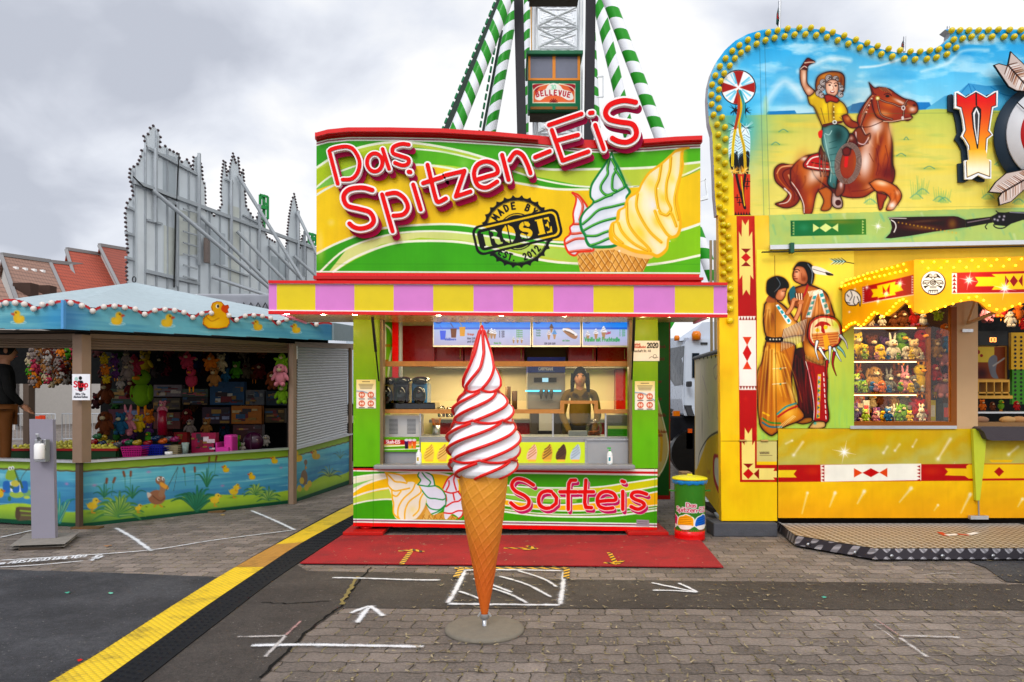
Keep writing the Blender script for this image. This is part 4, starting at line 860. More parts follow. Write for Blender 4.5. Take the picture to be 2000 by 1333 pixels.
 lt([(440,-118),(520,-118),(520,-40),(508,-40),(490,-85),(440,-94)]);lt([(440,-14),(470,-24),(482,-50),(494,-50),(494,50),(482,50),(470,20),(440,12)]);lt([(440,98),(490,92),(516,30),(530,30),(524,122),(440,122)])
 cv.frame()
 body=MB();prof=TOPC+[(1368,536),(618,534)]
 K('sign_box',body.slab([W(x,y,SY+.006)for x,y in prof][::-1],.22),mat('sign_side','#d8d8d4',.4))
 cv.build('sign_artwork',front(SY),paint_mat('kiosk_paint',.3),kiosk,clip=[(618,262)]+[(x,y+5)for x,y in TOPC[1:-1]]+[(1368,270),(1368,536),(618,536)])
 def cap(a,b_,y0,y1,dY,m):
  T=[p for p in[(x,y)for x,y in TOPC]if a<=p[0]<=b_];f=lambda x:float(np.interp(x,[p[0]for p in TOPC],[p[1]for p in TOPC]))
  xs=sorted(set([a,b_]+[p[0]for p in T]+list(np.linspace(a,b_,12))));mb=MB()
  mb.slab([W(x,f(x)+y0,SY-dY)for x in xs]+[W(x,f(x)+y1,SY-dY)for x in xs[::-1]],dY+.25,0);K('sign_cap',mb,m)
 cap(615,1051,-1,7,.10,RED);cap(615,1051,7.3,12,.05,DRED);cap(1051,1258,-1,15,.012,RED);cap(1258,1372,-1,7,.10,RED);cap(1258,1372,7.3,12,.05,DRED)
 Zb=lambda P:[(620+x/5.263,240+y/5.263)for x,y in P];Zc=lambda P:[(1000+x/6.06,180+y/6.06)for x,y in P];S_=lambda P:spline(P,False,7)
 ring=lambda cx,cy,rx,ry,a0,a1:[(cx+rx*math.cos(math.radians(t)),cy+ry*math.sin(math.radians(t)))for t in range(a0,a1+1,12)]
 LET=[('D',[Zb([(150,330),(235,660)]),Zb(S_([(165,315),(230,295),(330,285),(400,320),(455,430),(440,540),(380,610),(285,620)]))],7.2,13),('a',[Zb(ring(610,445,78,92,0,360)),Zb([(690,310),(755,510)])],7.2,13),('s',[Zb(S_([(955,265),(880,258),(800,290),(795,350),(870,380),(950,410),(945,460),(890,475),(815,450)]))],7.2,13),('S',[Zb(S_([(585,725),(480,700),(350,720),(295,790),(330,880),(450,915),(560,950),(600,1030),(560,1090),(470,1115),(400,1100),(355,1065)]))],8.6,16),('p',[Zb([(685,770),(790,1140)]),Zb(S_([(735,765),(830,755),(910,810),(945,900),(900,970),(800,985)]))],8,15),('i',[Zb([(1000,670),(1075,920)]),Zb([(955,540),(970,543)])],8,15),('t',[Zb(S_([(1145,470),(1180,620),(1220,780),(1250,845),(1330,810)])),Zb([(1100,655),(1290,595)])],8,15),('z',[Zb([(1330,575),(1520,530),(1430,790),(1580,740)])],7.6,14.5),('e',[Zb(S_([(1640,620),(1740,590),(1850,550),(1830,470),(1740,435),(1650,470),(1615,560),(1650,670),(1740,700),(1850,640)]))],8,15),('n',[Zb([(1900,370),(1965,620)]),Zc(S_([(-30,850),(40,760),(120,790),(180,900),(215,1000)]))],8,15),('hyphen',[Zc([(270,815),(440,745)])],8,15),('E',[Zc([(430,440),(810,310)]),Zc([(465,500),(590,855),(890,750)]),Zc([(530,620),(770,555)])],8,15),('i',[Zc([(970,440),(1070,720)]),Zc([(910,300),(940,296)])],8,15),('S',[Zc(S_([(1440,175),(1300,155),(1150,200),(1090,290),(1130,370),(1260,405),(1400,430),(1450,510),(1430,590),(1340,640),(1240,630),(1170,595)]))],9.6,18)]
 lr,lw_,lm=mat('letter_red','#e61a0a',.6,var=.04,spec=.1),mat('letter_white','#f4f2f0',.4,var=.04),mat('letter_magenta','#a80c48',.6,var=.05,spec=.1)
 for i,(nm,st,wr,ww)in enumerate(LET):
  mf=lambda px,py:(W(px,py,SY)[0],W(px,py,SY)[2])
  mb=MB();sm=dict(step=1.0)
  ins=[[p for p in s]for s in st]
  for k in range(3):relief(mb,st,ww,mf,SY-.055+k*.014,SY-.045+k*.014+.004,2,off=(5.5-1.7*k,8-2.4*k),step=1.3)if k==0 else None
  relief(mb,st,ww,mf,SY-.115,SY-.056,1);relief(mb,st,wr,mf,SY-.125,SY-.1155,0)
  o=K('letter',mb,[lr,lw_,lm],label='letter '+nm if False else None)
 K('letter_bracket',MB().bar(W(1153,234,SY-.06),W(1160,250,SY-.06),.012),STEEL).name='letter_bracket'
sign()
for px in(716,1258):
 x=W(px,0,KY+.1)[0];K('jack_foot',MB().lathe([(.0,.065),(.075,.065),(.07,.08),(.05,.10),(.03,.11),(.03,.16),(0,.16)],(x,KY+.1,0),16),RED)
def plank(px0,px1,name,label):
 x0,x1=W(px0,0,KY)[0],W(px1,0,KY)[0];tag(obj(name,MB().box(x0,x1,KY-.17,KY+.5,.0225,.062),mat('red_plank','#b8251c',.6,var=.25,vs=10,bump=.3),bevel=.006),label,'plank')
plank(676,753,'support_plank','red painted plank under the kiosk foot nearest the cable ramp');plank(1222,1300,'support_plank','red painted plank under the kiosk foot nearest the waste bin')
K('chassis',MB().box(xl+.25,xr-.25,KY+.5,BACK-.3,.16,.24),DARKIN)
def kthing(name,label,cat,Y,px,group=None,z=None):return thing(name,label,cat,(W(px,0,Y)[0],Y,z if z is not None else .3),group)
CAB=mat('cabinet_red','#a8120a',.3,coat=.6,var=.08);BRS=mat('brass','#c8a060',.3,metal=.8);BRN=mat('brown_wall','#6e5436',.6)
K('cabinet_panel',kq(784,612,848,712,9.9,10.7),CAB);K('cabinet_panel',kq(1203,722,1234,803,10.5,10.7),CAB)
for a,b_ in((850,905),(907,962),(964,1024),(1110,1164),(1167,1226)):
 K('cabinet_door',kq(a,676,b_,707,10.1,10.7),CAB,bevel=.004)
 K('door_handle',MB().tube([W(b_-6,682,10.08),W(b_-6,702,10.08)],.006,6),BRS)
K('hood',kq(846,709,1232,719,10.15,10.7),mat('hood_grey','#7c7468',.5));K('wall_strip',kq(1026,676,1108,719,10.4,10.7),BRN)
K('base_cabinet',kq(850,826,1090,900,10.2,10.7),CAB);K('base_cabinet',kq(1160,826,1240,900,10.2,10.7),CAB)
K('worktop',kq(838,820,1240,826,10.15,10.7),mat('worktop','#6b665e',.4))
K('side_post',kq(766,616,778,760,9.2,9.25),RED);K('side_post',kq(779,616,784,745,9.2,9.3),ALU)
def side_window():
 cv=Canvas(747,620,768,745,1.2,'#4f9a1a');cv.fill([(747,620),(768,620),(768,745),(747,745)],'#3d8c12',False,col2='#9cc03a',gr=((747,620),(747,745)))
 cv.line([(750,625),(753,660),(750,745)],3,'#e9eadf');cv.line([(748,632),(763,645),(768,670),(762,700),(757,745)],3.5,'#e9eadf');cv.text('beere',748,678,8,.9,'#b03a20',0);cv.text('ner',748,708,8,.9,'#b03a20',0)
 cv.build('side_artwork',front(9.22),paint_mat('kiosk_paint'),kiosk)
side_window()
for px,py,Y,e_,sx in((930,711,9.95,34,1.2),(1150,711,9.95,26,.9),(1000,618,8.85,50,2.4)):
 ld=bpy.data.lights.new('kiosk_lamp','AREA');ld.energy=e_;ld.color=(1,.80,.50);ld.shape='RECTANGLE';ld.size=sx;ld.size_y=.18
 lo=bpy.data.objects.new('kiosk_lamp',ld);COL.objects.link(lo);x,y,z=W(px,py,Y);lo.location=(x,y,z-.02)
def screen(px0,px1,i,label):
 g=kthing('menu_screen',label,'menu screen',9.2,(px0+px1)/2,'menu screens above the hatch',z=W(0,676,9.2)[2])
 obj('frame',kq(px0-1.5,620.5,px1+1.5,678,9.2,9.26),mat('screen_frame','#b9b4a4',.4),g,bevel=.004)
 cv=Canvas(px0,622,px1,675,2.0,'#b7bede');w=px1-px0
 cv.fill([(px0,622),(px1,622),(px1,643),(px0,643)],'#1476e8',False,col2='#2f8cf0',gr=((0,622),(0,642)));cv.fill([(px0,640),(px1,640),(px1,644),(px0,644)],'#0c63d8',False)
 cv.fill([(px0,644),(px1,644),(px1,675),(px0,675)],'#a9bce6',False,col2='#b4b0d2',gr=((0,644),(0,674)))
 cv.ell(px0+9,629,6,3.6,'#0f3a78');cv.ell(px0+9,629,4.6,2.4,'#1476e8');cv.text('ROSE',px0+5,630.5,3.2,.8,'#0a2a5a',8)
 cv.text(('Das Slush-EiS','Das Softeis','Das Softeis','Das Softeis')[i],px0+w-48,631,5,.9,'#1c5fb4')
 def cone(x,y,s,c):cv.fill([(x-3*s,y),(x+3*s,y),(x+1.2*s,y+9*s),(x-1.2*s,y+9*s)],'#a87c58',False,.4);cv.fill([(x,y-8*s),(x+3*s,y-3*s),(x+3.6*s,y),(x-3.6*s,y),(x-3*s,y-3*s)],c,True,.4);cv.line([(x-2.5*s,y-1*s),(x+2.5*s,y-3*s)],.8,'#7a6a80');cv.line([(x-2*s,y-4*s),(x+1.5*s,y-5.5*s)],.7,'#7a6a80')
 if i==0:
  for x,c,y in((18,'#1255e0',652),(39,'#5e1020',648),(56,'#d8922a',645)):
   X=px0+x;cv.fill([(X-6,y-6),(X+6,y-6),(X+4.5,y+12),(X-4.5,y+12)],c,False,.5);cv.line([(X-1,y-8),(X-6,y-16)],1,c)
  cv.text('Waldbeere',px0+22,665,4.5,.9,'#1a3fae');cv.text('Orange',px0+66,655,4,.8,'#b0443a');cv.text('klein 2,00',px0+66,663,3.4,.7,'#30365a');cv.text('gro\u00df 3,00',px0+66,669,3.4,.7,'#30365a')
 if i==1:
  cone(px0+13,652,1,'#7a3038');cone(px0+19,651,1.2,'#eef0f4');cone(px0+25,652,1.1,'#e6e8f0')
  for k in range(3):cv.text('X  1,50 \u0080'[:7],px0+34,650+k*4.6,3.2,.7,'#343a5c')
  for x in(62,70,78):cone(px0+x,664,.75,'#dfe8e4')
  for k in range(4):cv.text('Erdbeere',px0+68,647+k*4,2.8,.55,'#4f9a5a')
  cv.text('Kinder Eis',px0+24,672,3,.6,'#3f9a4a')
 if i==2:
  cone(px0+36,641,1.0,'#3c1414');cone(px0+31,654,1.1,'#d9d2da');cone(px0+42,653,1.1,'#2492e0')
  cv.fill([(px0+58,646),(px0+70,641),(px0+86,654),(px0+84,662),(px0+74,660)],'#9a6a50');cv.line([(px0+60,644),(px0+72,646),(px0+84,654)],5,'#ece8ee');cv.line([(px0+62,646),(px0+80,654)],1.4,'#3a2622')
  for k in range(3):cv.text('Vanille',px0+6,647+k*5,3,.6,'#4a7a72')
  cv.text('1,50 2,00 3,00',px0+22,673,3.2,.7,'#23284a');cv.text('mit Sahne',px0+58,667,3,.6,'#3a8a5a')
 if i==3:
  cone(px0+10,655,1.1,'#e8e6f0');cone(px0+26,652,1.25,'#e8e6f0');cone(px0+41,649,1.5,'#eceaf2');cv.text('Vanille mit Fruchtso\u00dfe',px0+4,667,7.6,1.5,'#1f9a50',sx=.86)
  cv.text('oder',px0+46,654,5,1,'#b02a4a',15)
  for k in range(3):cv.text('S  1,50',px0+72,647+k*5,3.4,.7,'#4fa070')
 cv.build('display',front(9.197),paint_mat('lit_display',es=.92),g)
for i,(a,b_,l)in enumerate(((847,937,'lit menu screen with three coloured slush cups'),(941,1036,'lit menu screen behind the tip of the giant cone, with small sundaes'),(1041,1133,'lit menu screen with blue and brown cones and a banana boat'),(1138,1233,'lit menu screen with three white cones and large green writing'))):screen(a,b_,i,l)
GLS=glass_mat('clear_pane','#f4f6f2',.02,.06)
gy=KY+.22
K('batten',kq(742,706,1232,716,gy-.03,gy+.03),WOOD);K('batten',kq(742,800,1096,808,gy-.03,gy+.03),WOOD);K('batten',kq(1168,800,1234,808,gy-.03,gy+.03),WOOD)
K('hatch_batten',kq(1095,783,1168,789,gy-.035,gy+.035),WOOD);K('hatch_batten',kq(1095,789,1102,808,gy-.035,gy+.035),WOOD);K('hatch_batten',kq(1161,789,1168,808,gy-.035,gy+.035),WOOD)
K('window_pane',kq(742,716,1234,783,gy,gy+.004),GLS)
for a,b_ in((822,1078),(1082,1180),(1186,1234)):K('window_pane',kq(a,808,b_,857,gy+.05,gy+.054),GLS)
for x in(1080,1183,821):K('pane_post',kq(x-1.5,808,x+1.5,858,gy+.03,gy+.07),STEEL)
g=kthing('soft_ice_machine','tall steel soft ice machine with blue header and three taps','ice machine',9.7,1066)
obj('body',kq(1030,728,1104,800,9.7,10.3),mat('machine_grey','#8d8880',.4,metal=.3),g,bevel=.01);obj('base',kq(1036,800,1098,862,9.72,10.3),mat('machine_dark','#4c4640',.5),g,bevel=.01)
obj('pedestal',kq(1053,800,1078,846,9.66,9.72),mat('machine_light','#b7b3ab',.4),g);obj('drip_tray',kq(1050,842,1078,846,9.55,9.66),BLACK,g)
def hd():
 cv=Canvas(1030,698,1104,728,1.5,'#0d2f86');cv.fill([(1030,712),(1104,712),(1104,728),(1030,728)],'#12389a',False);cv.text('CARPIGIANI',1052,723.5,5.4,1.2,'#dcdce4');cv.line([(1051,725.5),(1083,725.5)],.8,'#9aa0c0');cv.build('header',front(9.66),paint_mat('kiosk_paint'),g)
hd();obj('header_box',kq(1030,698,1104,728,9.664,10.3),mat('header_blue','#0d2f86',.4),g)
obj('control_panel',kq(1043,738,1087,747,9.68,9.7),BLACK,g);obj('display',kq(1059,738.5,1071,746.5,9.675,9.68),glow_mat('lcd_blue','#8fc4e8',.9),g)
for a,b_ in((1026,1056),(1059,1066),(1069,1076),(1079,1096)):obj('light_strip',kq(a,762.6,b_,765.2,9.66,9.68),glow_mat('led_blue','#49c4ff',2.2),g)
for px in(1057,1067,1077):obj('tap',MB().lathe([(.02,.1),(.028,.06),(.022,.02),(.006,-.03),(0,-.03)],W(px,775,9.62),10),mat('tap_steel','#6f6c68',.3,metal=.8),g)
g=kthing('slush_machine','slush machine with dark domed lids over yellow and blue tanks','slush machine',8.95,790,z=CZ+.3)
DP=mat('dome_black','#14100e',.12,coat=1.5)
for i,(px,c)in enumerate(((748,'#c79a10'),(776,'#3a2028'),(812,'#1874b4'))):
 x,y,z=W(px+8,770,9.05);obj('tank',MB().box(x-.10,x+.10,8.98,9.45,W(0,790,9)[2],W(0,747,9)[2]),mat('slush'+str(i),c,.15,coat=1.5,var=.2),g,bevel=.03)
 m=MB();xx,yy,zz=W(px+8,742,8.95);m.ell((xx,9.1,zz),(.115,.24,.045),16,8);m.ell((xx,8.95,zz-.02),(.1,.1,.05),14,8);obj('lid',m,DP,g)
 m=MB();m.ell((xx,8.88,zz-.20),(.085,.07,.12),14,9);m.ell((xx,8.82,zz-.16),(.03,.04,.03),8,6);m.box(xx-.03,xx+.03,8.80,8.84,zz-.22,zz-.15);obj('dispensing_tap',m,DP,g)
obj('drip_shelf',kq(742,787,850,800,8.85,9.4),DP,g,bevel=.01)
g=kthing('compressor_box','silver ventilated box under the slush machine beside the counter','appliance',8.72,790,z=CZ)
obj('housing',kq(746,811,820,856,8.72,9.1),mat('box_silver','#c6c6c6',.35,metal=.3),g,bevel=.012);vb=MB()
for cx_ in(760,795):
 for k in range(12):vb.box(W(cx_,0,8.715)[0],W(cx_+17,0,8.715)[0],8.714,8.72,W(0,819+k*2.5,8.7)[2]-.005,W(0,819+k*2.5,8.7)[2])
obj('vent_slots',vb,BLACK,g)
def slush_sign():
 g=kthing('slush_sign','small printed sign board for slush standing on the counter','sign',8.5,780,z=CZ);obj('board',kq(741,854,819,883,8.492,8.51),WHT,g)
 cv=Canvas(741,854,819,883,2.2,'#5aa01c');cv.fill([(741,868),(819,862),(819,870),(741,874)],'#d8d070',False);cv.line([(741,873),(819,869)],1.5,'#f0f0e0',False);cv.line([(741,879),(819,877)],1.5,'#f0f0e0',False)
 cv.fill([(741,859),(800,860),(789,869),(741,868)],'#b81024',False);cv.text('Das',742,866.5,5,1.1,'#f4e8ea');cv.text('Slush-EiS',754,866.5,6.4,1.4,'#f6eeee')
 for x,c,c2 in((794,'#4a1a60','#2a1030'),(801,'#c02a50','#f0b020'),(809,'#d8401c','#f08a30')):cv.fill([(x-4,860),(x+4,860),(x+3,877),(x-3,877)],c,False,col2=c2,gr=((0,862),(0,876)));cv.ell(x,860,4,2.5,'#d8d0e0')
 cv.build('print',front(8.49),paint_mat('print_matt',.5),g)
slush_sign()
def bottle(px,py,Y,h,label,cap,name='sanitizer_bottle'):
 x,y,z=W(px,py,Y);g=thing(name,label,'bottle',(x,y,CZ));z=CZ
 obj('bottle_body',MB().lathe([(0,0),(.03,0),(.033,.01),(.033,h*.62),(.02,h*.74),(.012,h*.78),(0,h*.78)],(x,y,z),14),mat('bottle_clear','#dfe6e8',.15,coat=.8),g)
 obj('pump',MB().lathe([(0,h*.76),(.013,h*.76),(.013,h*.84),(.005,h*.85),(.005,h*.94),(0,h*.94)],(x,y,z),10).box(x-.03,x+.012,y-.008,y+.008,z+h*.92,z+h),cap,g)
 obj('bottle_label',MB().box(x-.026,x+.026,y-.0345,y-.033,z+h*.12,z+h*.5),WHT,g);obj('label_print',MB().box(x-.018,x+.004,y-.036,y-.0345,z+h*.22,z+h*.44),mat('teal_print','#1d8c9c',.5)if px>1000 else mat('yellow_print','#c8b030',.5),g)
bottle(818,905,8.32,.20,'white pump bottle on the counter beside the slush sign',WHT);bottle(1191,905,8.32,.20,'clear sanitizer bottle with green pump on the counter',mat('green_cap','#43b24a',.4))
def jar():
 x,y,z=W(1160,845,9.0);z0=W(0,857,9.0)[2];g=thing('glass_jar','round glass jar of brown treats on the counter before the seller','jar',(x,y,z0))
 obj('glass',MB().ell((x,y,z0+.12),(.105,.105,.12),18,12),glass_mat('jar_glass','#f0e6da',.03,.2),g);m=MB()
 for k in range(26):m.ell((x+rnd.uniform(-.06,.06),y+rnd.uniform(-.06,.06),z0+.03+rnd.random()*.07),.02,8,6)
 obj('treats',m,mat('treat_brown','#8a4e20',.5,var=.4),g)
jar()
def pricecards():
 z=W(0,857,8.8)[2]
 tag(obj('card_holder',MB().box(W(1111,0,8.8)[0],W(1147,0,8.8)[0],8.8,8.9,z,W(0,842,8.8)[2]),mat('card_grey','#8b8d90',.5),bevel=.006),'grey stepped block on the counter beside the glass jar','card holder')
 g=thing('leaflet_stand','green and yellow printed leaflet box on the counter end','leaflet box',(W(1205,0,8.8)[0],8.8,z));obj('box',kq(1186,811,1226,857,8.8,8.95),mat('leaflet_grey','#77736a',.5),g)
 cv=Canvas(1187,832,1225,857,1.6,'#3f9a1c');cv.fill([(1187,832),(1225,832),(1225,838),(1187,838)],'#dcd878',False)
 for k in range(5):cv.line([(1189,841+k*3.2),(1222,841+k*3.2)],.6,'#2a6a14',False)
 cv.build('leaflet',front(8.795),paint_mat('print_matt',.5),g)
pricecards()
g=kthing('stick_cup','perforated steel cup full of orange straws on the counter','cup',9.1,852,z=W(0,857,9.1)[2]);cx_,cy_,cz_=W(852,857,9.1)
obj('cup',MB().lathe([(0,0),(.05,0),(.05,.17),(.046,.17),(.046,.01),(0,.01)],(cx_,cy_,cz_),16),STEEL,g)
for k in range(14):a=rnd.uniform(0,6);obj('straw',MB().tube([(cx_+.02*math.cos(a),cy_+.02*math.sin(a),cz_+.05),(cx_+.06*math.cos(a),cy_+.04*math.sin(a),cz_+.26)],.0045,5),mat('straw_orange','#e08a1c',.5),g)
for k,(px,h)in enumerate(((990,.36),(1003,.30))):tag(obj('cup_tube',MB().lathe([(0,0),(.035,0),(.04,h),(0,h)],W(px+2,806,9.9),12),mat('tube_brown','#6a4c2e',.5)),('taller' if k==0 else 'shorter')+' brown cup dispenser tube beside the soft ice machine','cup dispenser')
for k,(px,h)in enumerate(((862,.16),(878,.14))):tag(obj('glass_cup',MB().lathe([(0,0),(.05,0),(.06,h*.7),(.035,h),(.03,h),(.05,h*.7),(.04,.02),(0,.02)],W(px,815,10.1),14),glass_mat('cup_glass','#f2efe6',.05,.5)),('taller' if k==0 else 'squat')+' glass jar on the worktop behind the straws','glass jar')
def notice(px0,py0,px1,py1,Y,label,kind):
 cv=Canvas(px0,py0,px1,py1,2.2,'#f2efe6');g=thing('paper_notice',label,'notice',W(px0,py1,Y));w=px1-px0
 if kind=='rules':
  cv.fill([(px0,py0),(px1,py0),(px1,py0+20),(px0,py0+20)],'#f0dc8c',False,col2='#f4ecc8',gr=((0,py0),(0,py0+22)));cv.line([(px0+12,py0+4),(px1-12,py0+4)],1,'#3a3428',False)
  for k in range(4):cv.line([(px0+5+k,py0+9+k*2.6),(px1-5-k,py0+9+k*2.6)],.9,'#5a5240',False)
  cv.line([(px0,py0+22),(px0+w*.5,py0+25),(px1,py0+38)],2,'#7fa4c8');cv.line([(px0,py0+24),(px0+w*.5,py0+27),(px1,py0+41)],1.4,'#e8b890')
  for ax,ay in((.28,.53),(.74,.53),(.28,.83),(.74,.83)):
   X,Y_=px0+w*ax,lerp(py0,py1,ay);cv.ell(X,Y_,6.2,6.2,'#cf5a3a');cv.ell(X,Y_,4.2,4.2,'#f0c8b8');cv.line([(X,Y_-3),(X,Y_+3)],2.6,'#cf6a4a',False);cv.line([(X-3,Y_),(X+3,Y_)],1.6,'#f4eee6',False);cv.line([(X-5,Y_+8),(X+5,Y_+8)],1.8,'#6a5c54',False)
 else:
  cv.text('Herbst',px0+2,py0+9,4.4,.9,'#b04030');cv.text('Altstadtherbst',px0+2,py0+14,4,.8,'#b04030',sx=.85);cv.text('2020',px0+29,py0+13.5,9,1.9,'#1c1a18');cv.text('Gesch\u00e4ft Nr.: 44'.replace('\u00e4','a'),px0+2,py0+22,4.4,.8,'#54504a')
  cv.ring(px0+44,py0+30,3,.7,'#4a4640');cv.line([(px0+33,py0+34),(px0+38,py0+31),(px0+43,py0+34),(px0+50,py0+32)],.8,'#4a4640')
 obj('paper',kq(px0,py0,px1,py1,Y,Y+.003),mat('paper','#efebe0',.7),g);cv.build('print',front(Y-.0015),paint_mat('print_matt',.5),g)
notice(696,742,734,798,KY-.004,'printed rules poster with four red symbols on the kiosk post near the slush machine','rules');notice(1240,745,1279,801,KY-.004,'printed rules poster with four red symbols below the white permit sheet','rules')
notice(1235,666,1288,705.5,KY-.008,'white permit sheet marked 2020 on the kiosk corner post','permit')
def door_leaf():
 Yd=9.6;cv=Canvas(1284,612,1309,976,1.0,'#1f5c14');cv.fill([(1284,612),(1309,612),(1309,976),(1284,976)],'#2c7212',False,col2='#184a10',gr=((1284,620),(1284,960)))
 cv.fill([(1284,780),(1290,810),(1302,855),(1304,880),(1296,910),(1284,925)],'#b9a86a');cv.line([(1284,778),(1292,810),(1304,860),(1304,890),(1294,918),(1284,930)],2.5,'#d9d4b8');cv.line([(1284,840),(1292,860),(1290,900)],5,'#c49a1c')
 for y,t in((680,'lkirsch'),(704,'ristol'),(748,'ner'),(782,'ner'),(814,'Vanille'),(846,'Schoko'),(853,'anin')):cv.text(t,1286,y,6,.9,'#7a2a14',sx=.8)
 cv.fill([(1284,968),(1309,968),(1309,976),(1284,976)],'#8c1420',False);cv.line([(1308,612),(1308,976)],2,'#a02820',False)
 g=thing('folding_door','dark green painted door leaf folded out behind the kiosk corner','door',W(1296,976,Yd));obj('leaf',kq(1280,600,1309.5,976,Yd,Yd+.05),mat('door_green','#1f5c14',.5),g);cv.build('door_artwork',front(Yd-.003),paint_mat('kiosk_paint'),g)
door_leaf()
SKIN=mat('skin','#b98468',.55,var=.06);HAIR=mat('dark_hair','#1e1612',.7)
def skin_mesh(name,V,E,R,m,parent,sub=2):
 me=bpy.data.meshes.new(name);off=wl(parent);me.from_pydata([tuple(Vector(v)-off)for v in V],E,[]);o=bpy.data.objects.new(name,me);COL.objects.link(o);o.parent=parent;me.materials.append(m)
 md=o.modifiers.new('skin','SKIN');me.skin_vertices[0].data[0].use_root=True
 for i,r in enumerate(R):me.skin_vertices[0].data[i].radius=(r,r)if not isinstance(r,tuple)else r
 md.use_smooth_shade=True;s=o.modifiers.new('sub','SUBSURF');s.levels=sub;s.render_levels=sub;return o
def person(base,H,face,label,top,trousers,pose,hair=HAIR,group=None,shoes=None,name='person',strands=False):
 """base: ground point; face: unit xy direction the person looks along; pose: dict of joint offsets (side, forward, up) in units of H"""
 g=thing(name,label,'person',base);bx,by,bz=base;fx,fy=face;sx_,sy_=fy,-fx
 def J(s,f,u):return(bx+(s*sx_+f*fx)*H,by+(s*sy_+f*fy)*H,bz+u*H)
 D={'pel':(0,0,.52),'chest':(0,.0,.70),'neck':(0,0,.83),'hl':(-.055,0,.50),'hr':(.055,0,.50),'kl':(-.06,.01,.28),'kr':(.06,.01,.28),'al':(-.06,0,.05),'ar':(.06,0,.05),'tl':(-.065,.08,.02),'tr':(.065,.08,.02),'sl':(-.11,0,.80),'sr':(.11,0,.80),'el':(-.14,0,.63),'er':(.14,0,.63),'wl':(-.13,.05,.48),'wr':(.13,.05,.48),'head':(0,.01,.93)}
 D.update(pose or{});j={k:J(*v)for k,v in D.items()}
 skin_mesh('trousers',[j[k]for k in('pel','hl','kl','al','hr','kr','ar')],[(0,1),(1,2),(2,3),(0,4),(4,5),(5,6)],[.075*H,.055*H,.036*H,.03*H,.055*H,.036*H,.03*H],trousers,g)
 skin_mesh('jacket',[j[k]for k in('pel','chest','neck','sl','el','wl','sr','er','wr')]+[tuple(Vector(j['neck'])-Vector((0,0,.03*H)))],[(0,1),(1,9),(9,2),(9,3),(3,4),(4,5),(9,6),(6,7),(7,8)],[(.088*H,.075*H),(.095*H,.07*H),.03*H,.038*H,.03*H,.022*H,.038*H,.03*H,.022*H,(.07*H,.05*H)],top,g)
 hc=Vector(j['head']);nk=Vector(j['neck']);f3=Vector((fx,fy,0));s3=Vector((sx_,sy_,0));r=.065*H
 vs=[];fs=[];SG,RG=28,22
 for i in range(RG+1):
  ph=PI*i/RG;zz=math.cos(ph)
  for k in range(SG):
   t=2*PI*k/SG;x=math.sin(ph)*math.sin(t);y=math.sin(ph)*math.cos(t);w=.80 if zz>-.2 else .80-.26*(-zz-.2)
   dp=.98;nose=.20*math.exp(-((x/.13)**2+((zz+.12)/.16)**2))if y>0 else 0;eye=-.07*(math.exp(-(((abs(x)-.3)/.14)**2+((zz-.05)/.10)**2)))if y>0 else 0
   lip=.05*math.exp(-((x/.24)**2+((zz+.46)/.07)**2))if y>0 else 0;chin=.06*math.exp(-((x/.25)**2+((zz+.8)/.14)**2))if y>0 else 0
   vs.append(hc+s3*(x*w*r)+f3*((y*dp+nose+eye+lip+chin)*r)+Vector((0,0,zz*1.24*r)))
 for i in range(RG):
  for k in range(SG):k2=(k+1)%SG;fs.append((i*SG+k,(i+1)*SG+k,(i+1)*SG+k2,i*SG+k2))
 m=MB().add(vs,fs,0,True);m.tube([tuple(nk-Vector((0,0,.03*H))),tuple(hc-Vector((0,0,.8*r)))],[.036*H,.032*H],12)
 for sg in(-1,1):m.ell(tuple(hc+s3*(sg*.82*r)),(.03*H*.4,.018*H,.03*H*.7),8,6)
 obj('head',m,SKIN,g);hm=MB()
 vs=[];fs=[]
 for i in range(13):
  ph=PI*.62*i/12
  for k in range(SG):
   t=2*PI*k/SG;y=math.cos(t);cut=1.0 if y<.35 else max(.42,1-.62*(y-.35));p2=ph*cut;x=math.sin(p2)*math.sin(t);yy=math.sin(p2)*y;vs.append(hc+s3*(x*.90*r)+f3*(yy*1.07*r)+Vector((0,0,math.cos(p2)*1.32*r)))
 for i in range(12):
  for k in range(SG):k2=(k+1)%SG;fs.append((i*SG+k,(i+1)*SG+k,(i+1)*SG+k2,i*SG+k2))
 hm.add(vs,fs,0,True);obj('hair',hm,hair,g)
 for sg in(-1,1):
  e=MB();e.ell(tuple(hc+s3*(sg*.29*r)+f3*(.86*r)+Vector((0,0,.06*r))),(.011*H*.5,.011*H*.4,.011*H*.35),8,6);obj('eye',e,mat('eye_dark','#1a100c',.2),g)
 if strands:
  for sg in(-1,1):
   for q in(.78,.9,1.0):st=MB().tube([tuple(hc+s3*(sg*q*r*.9)+f3*.25*r+Vector((0,0,.5*r))),tuple(hc+s3*(sg*q*r)+f3*.3*r-Vector((0,0,.5*r))),tuple(hc+s3*(sg*(q+.1)*r)+f3*.3*r-Vector((0,0,(1.2+q)*r)))],[.012*H,.012*H,.004*H],6);obj('hair_strand',st,hair,g)
   obj('collar',MB().add([tuple(nk+s3*(sg*.005*H)+f3*.075*H-Vector((0,0,.06*H))),tuple(nk+s3*(sg*.05*H)+f3*.03*H+Vector((0,0,.0))),tuple(nk+s3*(sg*.065*H)+f3*.075*H-Vector((0,0,.05*H)))],[(0,1,2),(2,1,0)]),mat('collar_olive','#4e3e1a',.9),g)
   obj('eyebrow',MB().ell(tuple(hc+s3*(sg*.29*r)+f3*(.90*r)+Vector((0,0,.22*r))),(.013*H,.004*H,.003*H),8,5),hair,g)
